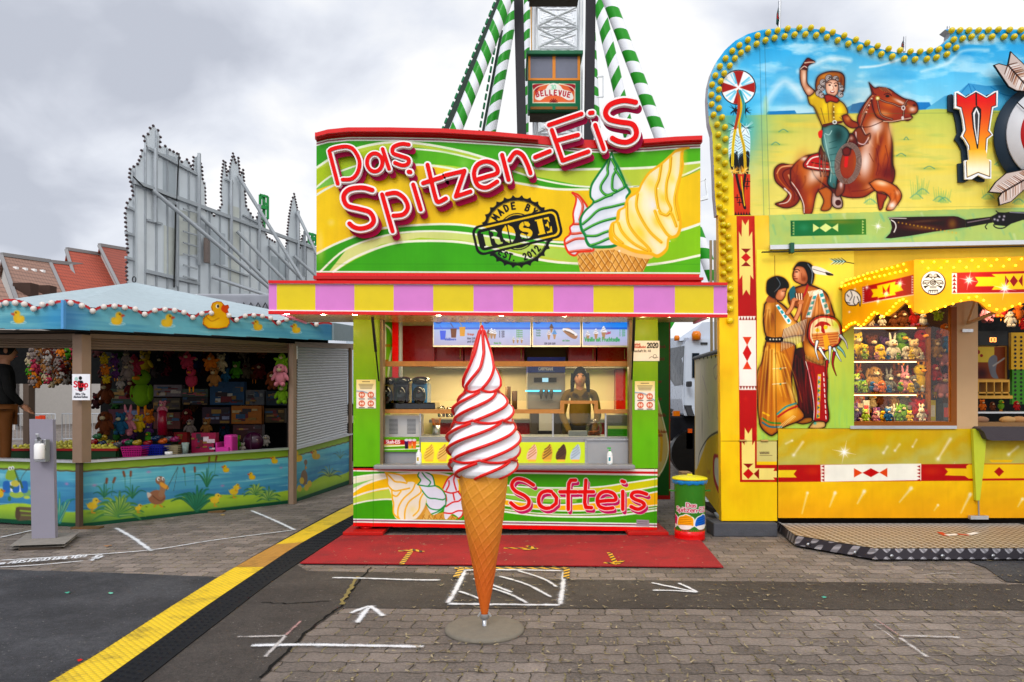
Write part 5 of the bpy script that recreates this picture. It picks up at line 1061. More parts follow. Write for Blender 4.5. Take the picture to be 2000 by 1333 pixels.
 lp=MB().ell(tuple(hc+f3*(.965*r)-Vector((0,0,.56*r))),(.013*H,.004*H,.0035*H),10,6);obj('mouth',lp,mat('lips','#9a4a44',.5),g)
 for a,b_,sg in(('el','wl',-1),('er','wr',1)):
  w=Vector(j[b_]);d=(w-Vector(j[a])).normalized();sd=d.cross(f3);sd=sd.normalized()if sd.length>.1 else s3;nn=sd.cross(d).normalized()
  V=[w,w+d*.035*H,w+d*.05*H];E=[(0,1),(1,2)];Rr=[.014*H,.020*H,.020*H]
  for q in range(4):
   o_=(q-1.5)*.0115*H;L=(.040,.046,.043,.033)[q]*H;n0=len(V);V+=[w+d*.055*H+sd*o_,w+d*(.055*H+L*.55)+sd*o_*1.1+nn*.004*H,w+d*(.055*H+L)+sd*o_*1.1+nn*.014*H];E+=[(2,n0),(n0,n0+1),(n0+1,n0+2)];Rr+=[.0065*H,.0058*H,.0045*H]
  n0=len(V);V+=[w+d*.035*H-sd*sg*.02*H+nn*.006*H,w+d*.062*H-sd*sg*.03*H+nn*.014*H];E+=[(1,n0),(n0,n0+1)];Rr+=[.007*H,.0055*H]
  skin_mesh('hand',V,E,Rr,SKIN,g,1)
 for a,t in(('al','tl'),('ar','tr')):
  A,T=Vector(j[a]),Vector(j[t]);A.z=bz+.028*H;T.z=bz+.022*H;sm=MB();c=(A+T)/2;sm.tube([tuple(A-(T-A)*.25),tuple(A),tuple(c),tuple(T)],[.024*H,.03*H,.028*H,.02*H],10);obj('shoe',sm,shoes or BLACK,g)
 return g
OLIVE=mat('olive_shirt','#6b5524',.85,var=.2,vs=9,bump=.3,bs=40)
sx0,sy0,_=W(1133,0,9.6)
person((sx0,9.6,.3),1.72,(-.08,-1),'person in olive shirt and dark trousers standing behind the serving screen',OLIVE,mat('black_trousers','#1a1614',.85),{'wl':(-.10,.12,.50),'wr':(.08,.13,.50),'head':(0,.02,.925)},strands=True)
def giant_cone():
 Y0=4.92;g=thing('giant_ice_cream_cone','giant white soft ice model with red sauce lines in an orange waffle cone','ice cream model',(W(946,0,Y0)[0],Y0,0))
 s=Y0/F;zz=lambda py:CH-(py-HY)*s;xx=lambda px:(px-CX)*s
 prof=[(636,1.2),(650,5.5),(670,12),(690,18.5),(710,25),(728,31),(742,36),(754,38.5),(760,35),(766,33.5),(774,42),(786,53),(796,58.5),(806,60),(815,60),(820,57),(825,56.5),(836,66),(848,71),(862,72.5),(876,71.5),(888,69),(894,64.5),(899,65),(908,67),(916,65),(924,59),(930,50),(933,36),(934,10)]
 PY=np.array([p[0]for p in prof],float);PR=np.array([p[1]for p in prof],float)
 cxp=lambda py:float(np.interp(py,[636,700,760,820,880,934],[941,941,941,944,944.5,943]))
 tiers=[(636,764),(764,823),(823,897),(897,936)]
 NR=6;n=288;rows=np.linspace(636,934,230)
 def twist(py):
  return float(np.interp(py,[636,690,720,764,823,897,934],[0.30,.29,.24,.08,-.30,-.76,-.98]))
 V=[];phs=(0,.5,.15,.6)
 def surf(th,py):
  base=py;t_i=0
  for i,(a,b_)in enumerate(tiers):
   if py>=a:t_i=i
  u=(NR*(th/(2*PI)-twist(py)))%1.0
  a_,b_=tiers[t_i];v=(py-a_)/(b_-a_)
  R=float(np.interp(py,PY,PR))
  saw=1-((1-u)**1.0);edge=math.exp(-((min(u,1-u))/.07)**2)
  dep=float(np.interp(py,[636,660,720,780,934],[.28,.26,.23,.20,.18]))
  k=1-dep*(1-u)**1.3*(1-math.exp(-(u/.05)**2))-0*edge
  return R*k
 for py in rows:
  cx_=cxp(py)
  for k in range(n):
   th=2*PI*k/n;r=surf(th,py)*s;V.append((xx(cx_)+r*math.cos(th),Y0+r*math.sin(th),zz(py)))
 Fc=[(i*n+k,(i+1)*n+k,(i+1)*n+(k+1)%n,i*n+(k+1)%n)for i in range(len(rows)-1)for k in range(n)]
 m=MB().add(V,Fc,0,True);obj('soft_ice',m,mat('ice_white','#f4f3f6',.45,var=.05,vs=12,bump=.15,bs=50,k=.92),g)
 sauce=mat('sauce_red','#e2261c',.35,coat=.6,var=.05)
 for j in range(NR):
  for i,(a,b_)in enumerate(tiers):
   pts=[];pa=a+(2 if i else 0);pb=b_-(1 if i<3 else 4)
   for q in range(46):
    py=lerp(pa,pb,q/45);th=2*PI*((j/NR)+twist(py));R=float(np.interp(py,PY,PR))*s*1.0;pts.append((xx(cxp(py))+R*math.cos(th),Y0+R*math.sin(th),zz(py)))
   w=[(.0045 if i==0 and q<4 else .0112)for q in range(46)];obj('sauce_line',MB().tube(pts,w,8),sauce,g)
 for i in(1,2,3):
  a=tiers[i][0];pts=[]
  for k in range(211):
   th=2*PI*k/210;u=(NR*(th/(2*PI)-twist(a)))%1.0;py=a-3+5.5*math.sin(PI*u)**.8;R=(float(np.interp(py,PY,PR))+.6)*s;pts.append((xx(cxp(py))+R*math.cos(th),Y0+R*math.sin(th),zz(py)))
  obj('sauce_line',MB().tube(pts,.0095,6,cap=False),sauce,g)
 rows=np.linspace(926,1207,260);n=160;V=[]
 rad=lambda py:float(np.interp(py,[926,960,1033,1100,1150,1190,1207],[46.5,43.5,34,22.5,14.5,7.5,4.5]))
 for py in rows:
  cx_=float(np.interp(py,[926,1033,1207],[943.3,945.5,946.3]));q=(py-926)/281
  for k in range(n):
   th=2*PI*k/n;lay=(th/(2*PI)+.27+q*1.1)%1.0
   R=rad(py)*(1+.045*(1-lay));v=math.log(1.14-q)*3.2
   a1=(th/(2*PI)*11+q*14);a2=(th/(2*PI)*11-q*5.5)
   e=min(abs((a1%1)-.5),9);e2=abs((a2%1)-.5);rid=max(0,1-e/.085)+max(0,1-e2/.085);R=R+1.5*min(1,rid)*min(1,rad(py)/18)
   V.append((xx(cx_)+R*s*math.cos(th),Y0+R*s*math.sin(th),zz(py)))
 Fc=[(i*n+k,(i+1)*n+k,(i+1)*n+(k+1)%n,i*n+(k+1)%n)for i in range(len(rows)-1)for k in range(n)]
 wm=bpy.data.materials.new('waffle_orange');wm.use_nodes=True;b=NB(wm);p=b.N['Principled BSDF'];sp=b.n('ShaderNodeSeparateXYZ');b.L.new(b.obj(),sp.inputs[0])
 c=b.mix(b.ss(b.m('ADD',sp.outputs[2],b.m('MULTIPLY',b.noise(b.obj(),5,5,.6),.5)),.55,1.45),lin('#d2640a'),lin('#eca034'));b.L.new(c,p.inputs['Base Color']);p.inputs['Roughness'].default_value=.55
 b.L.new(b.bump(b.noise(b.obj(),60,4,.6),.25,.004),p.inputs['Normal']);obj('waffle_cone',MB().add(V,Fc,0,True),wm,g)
 x=xx(946.3);z=zz(1207);obj('pole',MB().lathe([(.016,z+.05),(.016,.03),(.03,.028),(.0,.028)],(x,Y0,0),14),STEEL,g);obj('socket',MB().lathe([(.030,z+.03),(.030,z-.005),(.0,z-.005)],(x,Y0,0),14).bar((x-.045,Y0,z+.01),(x-.025,Y0,z+.04),.01).bar((x+.045,Y0,z+.01),(x+.025,Y0,z+.04),.01),ALU,g)
 obj('foot_plate',MB().lathe([(0,0),(.272,0),(.274,.006),(.272,.022),(.25,.027),(.08,.034),(0,.035)],(x,Y0,0),64),mat('foot_concrete','#857d70',.8,var=.2,vs=20,bump=.6,bs=250),g)
giant_cone()
def bin_():
 x,y,_=G(1347,1049);y=8.13;x=W(1347,0,y)[0];s=y/F;g=thing('waste_bin','green round waste bin with yellow lid, blue bag and red foot beside the kiosk','waste bin',(x,y,0))
 z=lambda py:max(0.0,CH-(py-HY)*s-.0)
 obj('body',MB().lathe([(0,z(1034)),(.165,z(1034)),(.172,z(945)),(.178,z(941)),(.178,z(938)),(0,z(938))],(x,y,0),40),mat('bin_green','#3c7a2c',.45,var=.12),g)
 obj('foot_ring',MB().lathe([(0,.004),(.168,.004),(.172,.03),(.166,.045),(.172,.06),(.168,.075),(.172,z(1032)),(0,z(1031))],(x,y,0),40),RED,g)
 bag=MB();n=60;V=[]
 for i,(r,dz)in enumerate(((.180,-.035),(.190,-.02),(.192,0),(.186,.02))):
  for k in range(n):a=2*PI*k/n;w=.004*math.sin(k*2.3+i)+.004*math.sin(k*.9);V.append((x+(r+w)*math.cos(a),y+(r+w)*math.sin(a),z(938)+dz+.006*math.sin(k*1.3)*(i==0)))
 bag.add(V,[(i*n+k,i*n+(k+1)%n,(i+1)*n+(k+1)%n,(i+1)*n+k)for i in range(3)for k in range(n)],0,True);obj('bin_bag',bag,mat('bag_blue','#2a86c8',.3,var=.2,vs=20),g)
 zt=z(938)+.012;obj('lid',MB().lathe([(0,zt),(.198,zt),(.200,zt+.012),(.190,zt+.022),(.14,zt+.034),(.05,zt+.042),(0,zt+.043)],(x,y,0),44),mat('lid_yellow_bin','#d8d02a',.4,var=.12),g);obj('lid_knob',MB().box(x-.03,x+.03,y-.02,y+.02,zt+.04,zt+.06),mat('lid_yellow_bin','',.4),g,bevel=.008)
 for sg in(-1,1):obj('handle',MB().bar((x+sg*.17,y-.03,z(958)),(x+sg*.225,y-.03,z(958)),.016).bar((x+sg*.222,y-.03,z(958)),(x+sg*.222,y+.03,z(958)),.014),mat('bin_green','',.4),g)
 cv=Canvas(1317,942,1378,1034,2.4,'#3d7c2c');cv.tint(vnoise(cv.h,cv.w,40,60,3),'#2f6622',.35)
 for w,c in((3.4,'#f2e8ee'),(1.4,'#b83a50')):cv.text('Das',1338,987,8,w,c);cv.text('Spitzen-EiS',1322,996.5,9,w,c,0,.13,0,1.02)
 for X,c,c2 in((1313,'#d8205c','#a01848'),(1336,'#f0a020','#c07a14'),(1361,'#1f62c4','#14468e'),(1384,'#8a4a1c','#5a3014')):
  P=[(X-10,1024),(X-11,1014),(X-8,1007),(X-2,1004),(X+2,1002),(X+10,1008),(X+11,1016),(X+9,1024)];cv.fill(P,'#f2eee8',out=1.6);cv.fill(P,c)
  for k in range(4):cv.line([(X-8,1022-k*4.6),(X+8,1018-k*4.4)],1.2,c2)
  cv.fill([(X-8,1025),(X+8,1024),(X+5,1034),(X-5,1034)],'#7a5038',False);cv.fill([(X-9,1023),(X+9,1022),(X+6,1029),(X-6,1030)],'#f0e8e0')
 cv.build('printed_wrap',lambda a,b:(x+.1715*np.sin(np.clip((a-1347)/29.6,-1,1)*1.45),y-.1715*np.cos(np.clip((a-1347)/29.6,-1,1)*1.45)+b*0,CH-(b-HY)*s+a*0),paint_mat('print_matt',.5),g)
bin_()
RY=8.35
booth=thing('shooting_gallery','yellow fairground shooting booth painted with a western scene and rows of bulbs','fairground booth',(W(1400,0,RY)[0],RY,0))
B=lambda name,mb,m,**kw:obj(name,mb,m,booth,**kw)
ART=paint_mat('booth_paint',.32,.3);YEL=mat('booth_yellow','#f0bf14',.4,var=.08);BEI=mat('booth_beige','#c7a47c',.55,var=.06);PINE=mat('frame_wood','#8a4f1c',.45,var=.2,vs=15)
OUTL=[(1400,421),(1396,380),(1394,320),(1392,285),(1391,262),(1385,240),(1383,215),(1382,190),(1384,165),(1390,142),(1400,120),(1416,98),(1436,80),(1460,67),(1490,58),(1530,55),(1575,55),(1610,59),(1640,68),(1680,82),(1720,96),(1750,103),(1790,104),(1820,98),(1843,85),(1855,72),(1856,64),(1846,58),(1900,58),(2110,57)]
def upper():
 cv=Canvas(1382,52,2110,421,1.2,'#3aa5d8');cv.con=.12
 cv.fill([(1300,0),(2200,0),(2200,225),(1300,235)],'#1e98d8',False,col2='#8fd0ea',gr=((0,60),(0,220)))
 n=vnoise(cv.h,cv.w,26,75,4,5);n2=vnoise(cv.h,cv.w,60,160,9,4);yy=(cv.gy[:,None]-52)/369
 m=np.clip((n-.52)*5,0,1)*np.clip(1-yy*1.2,0,1);cv.tint(m,'#d6edf6',.75);cv.tint(np.clip((n2-.58)*5,0,1),'#1384c8',.4)
 cv.line([(1495,205),(1510,180),(1530,160),(1548,168),(1565,190)],14,'#dcecf4',True,6,.6);cv.line([(1560,140),(1620,115),(1660,118)],8,'#e6f3f8',True,4,.6);cv.line([(1680,132),(1720,128),(1770,112)],4,'#e9f4f8',True,2,.7);cv.line([(1800,140),(1850,125),(1880,100),(1930,98)],5,'#d3ecf6',True,3,.6)
 cv.line([(1420,180),(1440,120),(1490,80),(1560,70),(1640,85),(1720,115),(1800,122),(1860,100),(1900,80),(2100,80)],9,'#c9d4d6',True,6,.5)
 cv.fill([(1497,222),(1500,218),(1552,216),(1556,222),(1640,218),(1664,205),(1672,203),(1690,199),(1692,222),(1780,200),(1815,200),(1820,210),(1850,205),(1850,224),(1495,230)],'#1a78b8',False);cv.fill([(1660,218),(1664,204),(1682,200),(1690,200),(1700,222)],'#1260a4',False)
 cv.fill([(1810,212),(1845,188),(1870,182),(1892,163),(1905,165),(1925,168),(2110,160),(2110,226),(1800,222)],'#3f93c4',False,col2='#5cb0d0',gr=((0,165),(0,220)))
 for P in([(1892,164),(1875,185),(1860,205)],[(1900,168),(1915,190),(1930,200)],[(1935,170),(1960,185),(1990,190)],[(1892,164),(1905,200)]):cv.line(P,1.6,'#1c68a0',a=.7)
 cv.fill([(1300,228),(1700,221),(1830,213),(2110,221),(2110,421),(1300,421)],'#b4bf5a',False,col2='#e2ce66',gr=((0,214),(0,330)))
 cv.tint(np.clip((vnoise(cv.h,cv.w,18,110,21)-.45)*3,0,1)*(yy>.46),'#eccb4a',.6);cv.tint(np.clip((vnoise(cv.h,cv.w,12,70,22)-.6)*4,0,1)*(yy>.48),'#a0b860',.5)
 cv.fill([(1440,340),(1850,330),(2110,335),(2110,425),(1440,425)],'#d6cf6a',True,30,.45)
 r=random.Random(9)
 for(x,y,w)in((1530,258,30),(1515,283,26),(1700,252,24),(1760,305,30),(1815,330,34),(1980,260,20),(1770,273,14),(1650,275,10)):
  cv.spray(x,y,w*.8,'#7aa050',.55,w*.10);cv.line([(x-w*.3,y),(x,y-5),(x+w*.3,y)],2,'#2a7f7a',a=.6)
 for x,y,h in((1790,385,40),(1802,375,30),(1835,390,26),(1845,392,22),(1930,385,24),(1960,390,26),(1990,395,30),(1700,395,18),(1955,320,14)):
  for k in range(6):cv.line([(x+k*3-8,y+4),(x+k*5-12,y-h*(.5+r.random()*.6))],2.6,'#6fae6a',False,1.2,.55,w2=.5)
  cv.line([(x-12,y+2),(x,y-6),(x+12,y+3)],2.5,'#2f8d86',a=.45)
 cv.fill([(1380,255),(1425,250),(1440,330),(1430,425),(1380,425)],'#f0c81c',True,12,.95);cv.fill([(1490,215),(1500,215),(1500,425),(1490,425)],'#b8c860',True,4,.5)
 cv.spray(1445,250,44,'#1a9ad0',.75,80);cv.fill([(1380,60),(1400,240),(1408,250),(1392,250),(1380,200)],'#9fb8c4',True,5,.35)
 cv.frame(1380,30,3.171)
 X0,Y0=197,448
 cv.spray(205,350,70,'#ffffff',.35,20);cv.ell(X0,Y0,110,110,'#1c1a22');cv.ell(X0,Y0,104,104,'#e9eef0')
 pass
 for a0 in(-90,0,90,180):cv.fill([(X0,Y0)]+[(X0+103*math.cos(math.radians(a0+t)),Y0+103*math.sin(math.radians(a0+t)))for t in(-18,-9,0,9,18)],'#a02a18',False)
 for a0 in(-45,45,135,225):
  for q in range(5):t=math.radians(a0+r.uniform(-22,22));cv.line([(X0+30*math.cos(t),Y0+30*math.sin(t)),(X0+92*math.cos(t+.1),Y0+92*math.sin(t+.1))],7,'#57b8d8',False,1,.7)
 cv.star(X0,Y0,34);
 for k in range(40):t=r.uniform(0,2*PI);x,y=(175,585)if k%2 else(240,590);cv.line([(x,y),(x+r.uniform(25,50)*math.cos(t),y+r.uniform(25,55)*math.sin(t))],7,'#11161c',False,.5,.9,w2=1)
 for sx_,ex in((178,150),(235,258)):
  cv.fill([(sx_-30,730),(sx_,690),(sx_+32,730),(sx_+34,850),(sx_+18,1000),(sx_-14,1000),(sx_-42,860)],'#cfe8f0');cv.fill([(sx_-36,880),(sx_,850),(sx_+30,850),(sx_+26,960),(sx_+10,1010),(sx_-22,970)],'#15181e')
  for k in range(9):cv.line([(sx_,740+k*16),(sx_-38,760+k*18)],3.4,'#5a93a8' if k%2 else '#263844',a=.8);cv.line([(sx_,740+k*16),(sx_+32,760+k*18)],3.4,'#7ab4c4' if k%2 else '#2c4250',a=.8)
  for k in range(22):t=r.uniform(0,2*PI);q=r.uniform(30,60);cv.line([(sx_+5,700),(sx_+5+q*math.cos(t),700+q*math.sin(t))],5,'#eef8fb' if k%3 else '#16242c',False,.6,.8,w2=1)
 for P,c in(([(195,470),(215,560),(180,700),(165,800),(160,930)],'#e8c81c'),([(200,470),(222,560),(205,700),(232,820),(240,950)],'#d8b414'),([(196,470),(200,580),(178,700)],'#b8401c'),([(206,470),(232,560),(215,660)],'#1f9ab0')):cv.line(P,17,c);cv.line(P,4,'#7a5a0c',a=.6)
 for x in(170,232):
  for k in range(26):t=r.uniform(0,2*PI);cv.line([(x,965),(x+38*math.cos(t),965+34*math.sin(t))],6,'#f0a830' if k%2 else '#f6d070',False,.5,.9,w2=1)
 cv.fill([(165,985),(270,985),(270,1235),(172,1240)],'#c03a20',False);cv.spray(220,1100,40,'#e05a30',.5,90)
 for P in([(185,990),(205,1080),(235,1190)],[(240,990),(225,1100),(238,1195)]):cv.line(P,16,'#2c140a');
 cv.line([(215,1000),(225,1100),(236,1180)],7,'#e0b41c')
 for x,y in((255,1030),(190,1130),(205,1160),(250,1060)):cv.line([(x-14,y),(x+14,y)],5,'#1c0c06');cv.line([(x,y-18),(x,y+18)],5,'#1c0c06')
 for k in range(6):cv.fill([(172+k*17,1240),(180+k*17,1218),(189+k*17,1240)],'#2a0c06',False)
 cv.frame(1480,80,3.809);DB,CH1,CH2,HL,WH='#260a04','#923a12','#c2622a','#e8aa80','#f4e8e2'
 cv.spray(640,560,330,'#f0a860',.22,420)
 def shape(P,c,lw=6,oc=DB):cv.fill(P,c,True,.6);[cv.line(P+[P[0]],q,oc,True,2.2,.22)for q in(lw*3.2,lw*1.8)];cv.line(P+[P[0]],lw,oc,True,.6,.9)
 shape([(330,905),(260,925),(180,915),(135,940),(120,985),(135,1050),(190,1100),(225,1140),(190,1190),(130,1215),(200,1245),(270,1230),(310,1180),(300,1120),(250,1060),(250,1000),(300,950)],'#8a3814')
 for P,c in(([(300,920),(220,930),(160,950),(150,1010),(190,1070),(250,1130),(240,1200)],CH2),([(290,940),(210,960),(185,1000),(220,1070),(270,1130),(270,1190)],'#5a200c'),([(280,930),(180,940),(140,990)],HL),([(200,1100),(245,1150),(220,1200),(160,1215)],WH),([(230,1000),(260,1080),(290,1150)],HL)):cv.line(P,13,c,a=.8,w2=4)
 shape([(245,960),(290,900),(380,850),(520,870),(560,960),(540,1060),(450,1120),(425,1180),(400,1285),(345,1285),(330,1200),(280,1120),(245,1060)],CH1);shape([(450,1110),(540,1080),(570,1130),(540,1250),(470,1260),(490,1190)],'#b4602c',5)
 cv.spray(340,960,60,CH2,.9,110);cv.spray(420,990,40,'#f0cdb4',.8,90,.5);cv.spray(300,1080,34,'#6a240c',.7,90);cv.spray(390,1180,26,CH2,.8,70);cv.line([(250,1050),(300,1120),(340,1210),(345,1280)],6,WH,a=.9);cv.spray(350,880,30,WH,.8,16)
 shape([(380,860),(560,830),(700,800),(740,640),(745,560),(800,460),(850,400),(900,380),(960,500),(975,640),(1000,760),(1000,900),(1020,980),(1000,1060),(930,1090),(860,1120),(780,1165),(640,1160),(520,1090),(420,1000)],CH1)
 cv.spray(880,640,55,WH,.85,60);cv.spray(820,740,40,'#e8cabc',.7,60);cv.spray(800,900,52,WH,.8,130,.1);cv.spray(440,980,50,'#ecd4c2',.8,60);cv.spray(930,820,45,CH2,.8,120);cv.spray(980,700,22,HL,.7,110);cv.spray(960,980,50,'#5f1f0b',.8,60);cv.spray(740,1080,80,'#7a2e12',.7,50);cv.spray(860,1080,60,HL,.7,26,-.3);cv.spray(900,800,16,'#5f1f0b',.6,120,.25);cv.spray(1000,880,14,DB,.6,140);cv.spray(620,1060,70,'#6e2a10',.7,50)
 for P in([(880,1000),(900,900),(880,800)],[(940,1010),(970,900),(950,780)],[(760,820),(740,900),(760,1000)],[(830,840),(860,900)],[(700,1120),(800,1110),(880,1070)]):cv.line(P,6,'#5f1f0b',a=.6)
 shape([(830,1060),(900,1030),(1010,1070),(1060,1120),(1068,1170),(1030,1230),(1000,1260),(955,1255),(985,1180),(940,1130),(880,1120)],CH2);shape([(885,1130),(960,1150),(940,1200),(925,1250),(900,1250)],CH1,5);cv.spray(920,1060,50,'#f0c8a4',.9,20,.2);cv.spray(1000,1225,26,WH,.9,30,.5);cv.spray(1040,1130,20,HL,.8)
 shape([(828,312),(868,350),(905,345),(980,360),(1030,395),(1090,430),(1150,445),(1180,465),(1192,515),(1170,545),(1140,550),(1150,570),(1120,595),(1080,590),(1040,600),(980,605),(930,590),(880,560),(850,470),(850,400)],CH1)
 cv.spray(980,470,60,CH2,.9,36);cv.spray(940,540,50,'#d48a58',.8,22,.2);cv.spray(1060,455,55,WH,.7,12,.45);cv.spray(1150,510,26,'#f0d8d0',.8,20);cv.spray(1165,480,12,DB,.8,9);cv.spray(1110,575,30,'#5a1e0c',.7,9);cv.ell(965,412,15,10,'#120806');cv.line([(940,400),(970,392),(995,408)],5,DB);cv.line([(842,330),(862,390),(880,400)],7,'#5a1e0c')
 for k in range(9):cv.line([(905+k*6,350),(930+k*8,372+k*2)],6,'#5a1e0c' if k%2 else '#a86a48')
 for k in range(15):
  c=('#6a2810','#b87a5c','#8a3c1c','#e4c4b4','#4a180a')[k%5];cv.line([(860-k*4,400+k*10),(800-k*3,480+k*13),(775-k*1,600+k*8),(800+k*2-(k%3)*24,700+k*5),(770+k,770+(k%4)*6)],12,c,a=.9,w2=4)
 shape([(745,640),(700,700),(720,770),(770,785),(830,740),(835,690),(800,700),(770,650)],'#7a3a24',4);cv.line([(730,680),(740,750),(790,770),(825,720)],8,'#d8b8b8',a=.9)
 for P in([(895,430),(950,455),(1010,470),(1060,490),(1105,475)],[(890,440),(905,520),(930,560),(1000,585)],[(1115,440),(1090,480),(1085,540),(1080,590)]):cv.line(P,14,'#3a120a');cv.line(P,4,'#c9967c')
 cv.line([(935,600),(1000,600),(1080,585),(1140,575)],7,'#c8a488');cv.ell(892,428,16,16,'#b49440');cv.ell(892,428,9,9,'#e8dca4');cv.ell(1083,500,15,18,'#d8ccc8');cv.ell(1083,500,8,10,'#5a3a34');cv.ell(1078,575,10,14,'#d0c4c0');cv.line([(760,640),(830,640),(930,600)],5,'#3a120a')
 shape([(340,915),(400,850),(520,830),(560,900),(550,970),(440,965),(350,945)],'#b8281c',5);cv.line([(365,920),(410,870),(540,850)],9,'#efe0d4');cv.line([(370,935),(460,950),(550,955)],9,'#efe0d4');cv.line([(400,905),(480,920),(540,925)],8,'#5a1a10')
 shape([(470,780),(500,840),(560,860),(540,900),(470,880),(455,830)],'#6a2c18',5);shape([(660,700),(700,690),(730,720),(740,770),(700,800),(640,790),(650,740)],'#5a2418',5);cv.spray(695,725,16,'#c89a8c',.8);cv.ell(668,735,12,26,'#c8a890',.3)
 for x in(465,490,505):cv.line([(x,850),(x-5,930),(x+5,1010)],9,'#3a1810');cv.line([(x,850),(x-5,930),(x+5,1010)],2,'#c8a898')
 shape([(520,1010),(560,1040),(600,1100),(600,1150),(560,1130),(530,1080)],'#5a2012',4);shape([(555,1130),(600,1140),(628,1190),(625,1240),(580,1245),(550,1210)],'#c0a8a0',7);cv.ell(598,1205,22,22,'#4a1c14');shape([(590,1060),(640,1040),(640,1120),(600,1160),(575,1140)],'#7a4234',4);cv.spray(620,1070,12,'#e8d8d8',.8,26)
 shape([(480,640),(560,620),(640,640),(680,700),(640,800),(615,880),(600,960),(590,1040),(575,1100),(520,1060),(540,960),(520,860),(480,760)],'#3d6a6a',7,'#10201f');cv.spray(520,760,34,'#7fa8a0',.8,120);cv.spray(600,700,40,'#16302e',.8,60);cv.spray(565,940,22,'#6c9a94',.8,90);cv.line([(495,700),(520,830),(545,950),(540,1050)],6,'#a9cfc8',a=.8);cv.line([(500,690),(530,700),(550,670)],5,'#a9cfc8')
 for k in range(6):cv.line([(530+k*3,760+k*45),(590,740+k*50)],5,'#1c3a3a',a=.6)
 cv.fill([(450,680),(480,665),(475,720),(455,720)],'#d8301c')
 for k in range(6):cv.ring(672,912,62+k*7,6.5,'#2a1512',0,360,118+k*7,8);cv.ring(672,912,62+k*7,2.4,'#cdb8ac',0,360,118+k*7,8)
 cv.line([(662,860),(655,930)],26,'#c8201c',False);shape([(630,810),(660,790),(690,810),(680,850),(640,850)],'#6a2a1a',4)
 shape([(370,415),(420,370),(450,410),(510,430),(590,440),(640,470),(668,530),(650,570),(640,600),(560,610),(490,640),(460,590),(420,500),(385,470)],'#c9a30a',7,'#3a2404');cv.spray(610,520,26,'#f2d21a',.95,40);cv.spray(500,500,26,'#ecc814',.9,60);cv.spray(560,540,12,'#6a4a06',.7,60);cv.spray(405,410,20,'#e8c81c',.8);cv.spray(440,540,10,'#6a4a06',.7,50,-.4)
 for P in([(560,470),(570,600)],[(520,470),(530,600)],[(470,500),(500,610)],[(610,570),(640,600)]):cv.line(P,5,'#5a3c04',a=.7)
 for y in(490,530,570):cv.ell(566,y,5,5,'#f0e4a0')
 cv.line([(490,628),(560,615),(620,605)],17,'#5a2a10');cv.ell(572,606,17,15,'#d8dcd8');cv.ell(572,606,9,8,'#5a5048')
 shape([(625,560),(665,550),(700,590),(740,610),(750,640),(700,650),(650,620)],'#8a3a1a',5);cv.spray(670,580,20,'#c87a4a',.8)
 shape([(315,215),(365,200),(365,250),(370,320),(420,375),(375,410),(330,340),(315,280)],'#c48a6a',6);cv.spray(345,270,12,'#ecc8ac',.9,50);cv.spray(380,370,16,'#e8bc9c',.8)
 shape([(318,205),(345,160),(370,130),(400,140),(425,158),(390,175),(370,195),(360,215)],'#6a2a1a',5);cv.line([(350,165),(385,160),(420,160)],8,'#d8b098');cv.line([(318,212),(345,190),(365,200)],5,'#e8d4c4')
 shape([(440,395),(430,330),(450,265),(520,232),(600,232),(640,260),(645,320),(630,380),(560,300),(480,310)],'#a05c1c',7);cv.spray(500,262,40,'#d0883c',.8,16,-.3);cv.spray(620,300,12,'#5a2c0c',.8,40)
 for x,y,q in((470,350,30),(455,390,26),(485,310,26),(530,280,30),(580,285,26),(620,350,22),(615,400,24),(600,330,24),(475,405,22)):cv.ell(x,y,q,q,'#5a4c48');cv.ring(x,y,q*.7,6,'#b8aca8',20,300);cv.ring(x,y,q*.35,4,'#ece4e0',0,260)
 shape([(505,320),(540,290),(590,300),(600,350),(590,395),(555,420),(520,400),(505,360)],'#d8a084',4);cv.spray(550,345,26,'#f2ccb4',.9,34)
 cv.ell(535,330,9,6,'#2a1410');cv.ell(580,335,9,6,'#2a1410');cv.line([(520,315),(535,308),(550,316)],5,'#3a1c12');cv.line([(568,320),(582,313),(596,322)],5,'#3a1c12');cv.line([(558,335),(566,358),(556,362)],4,'#9a5a44');cv.ell(555,380,17,9,'#7a1c18');cv.ell(555,377,13,4,'#f8f0ec')
 shape([(495,410),(530,400),(600,430),(590,460),(540,450),(510,460)],'#9a3210',5)
 for k in range(26):
  x,y=((300,980),(860,700),(620,1080),(930,900),(480,950),(1010,1090))[k%6];x+=r.uniform(-60,60);y+=r.uniform(-70,70);cv.line([(x,y),(x+r.uniform(-14,14),y+40),(x+r.uniform(-34,34),y+90)],9,('#5a1c08','#e8ae84','#6e280e')[k%3],True,2,.4,w2=2)
 cv.frame();
 for P in([(1483,66),(1492,421)],[(1493,64),(1503,421)]):cv.line(P,.9,'#3a5a60',False,.5,.6)
 cv.line([(1500,224),(2110,219)],.8,'#4a6a50',False,.5,.5);cv.line([(1500,408),(2110,402)],.7,'#6a7a40',False,.5,.5)
 body=MB().slab([W(x,y,RY+.01)for x,y in(OUTL+[(2110,421)])][::-1],.12);B('gallery_board',body,mat('board_back','#b8bcc0',.5))
 cv.build('gallery_artwork',front(RY),ART,booth,clip=OUTL+[(2110,421)])
 cv=Canvas(1850,172,1952,366,2.2,'#ffffff');cv.frame(1820,60,3.70);
 WV=[(165,445),(190,437),(245,480),(318,435),(395,478),(450,440),(478,435),(475,550),(445,560),(425,680),(420,720),(443,755),(405,785),(395,925),(430,940),(430,1070),(385,1070),(335,1045),(290,1075),(240,1075),(235,940),(270,935),(262,840),(235,790),(212,765),(232,720),(222,640),(205,570),(165,560)]
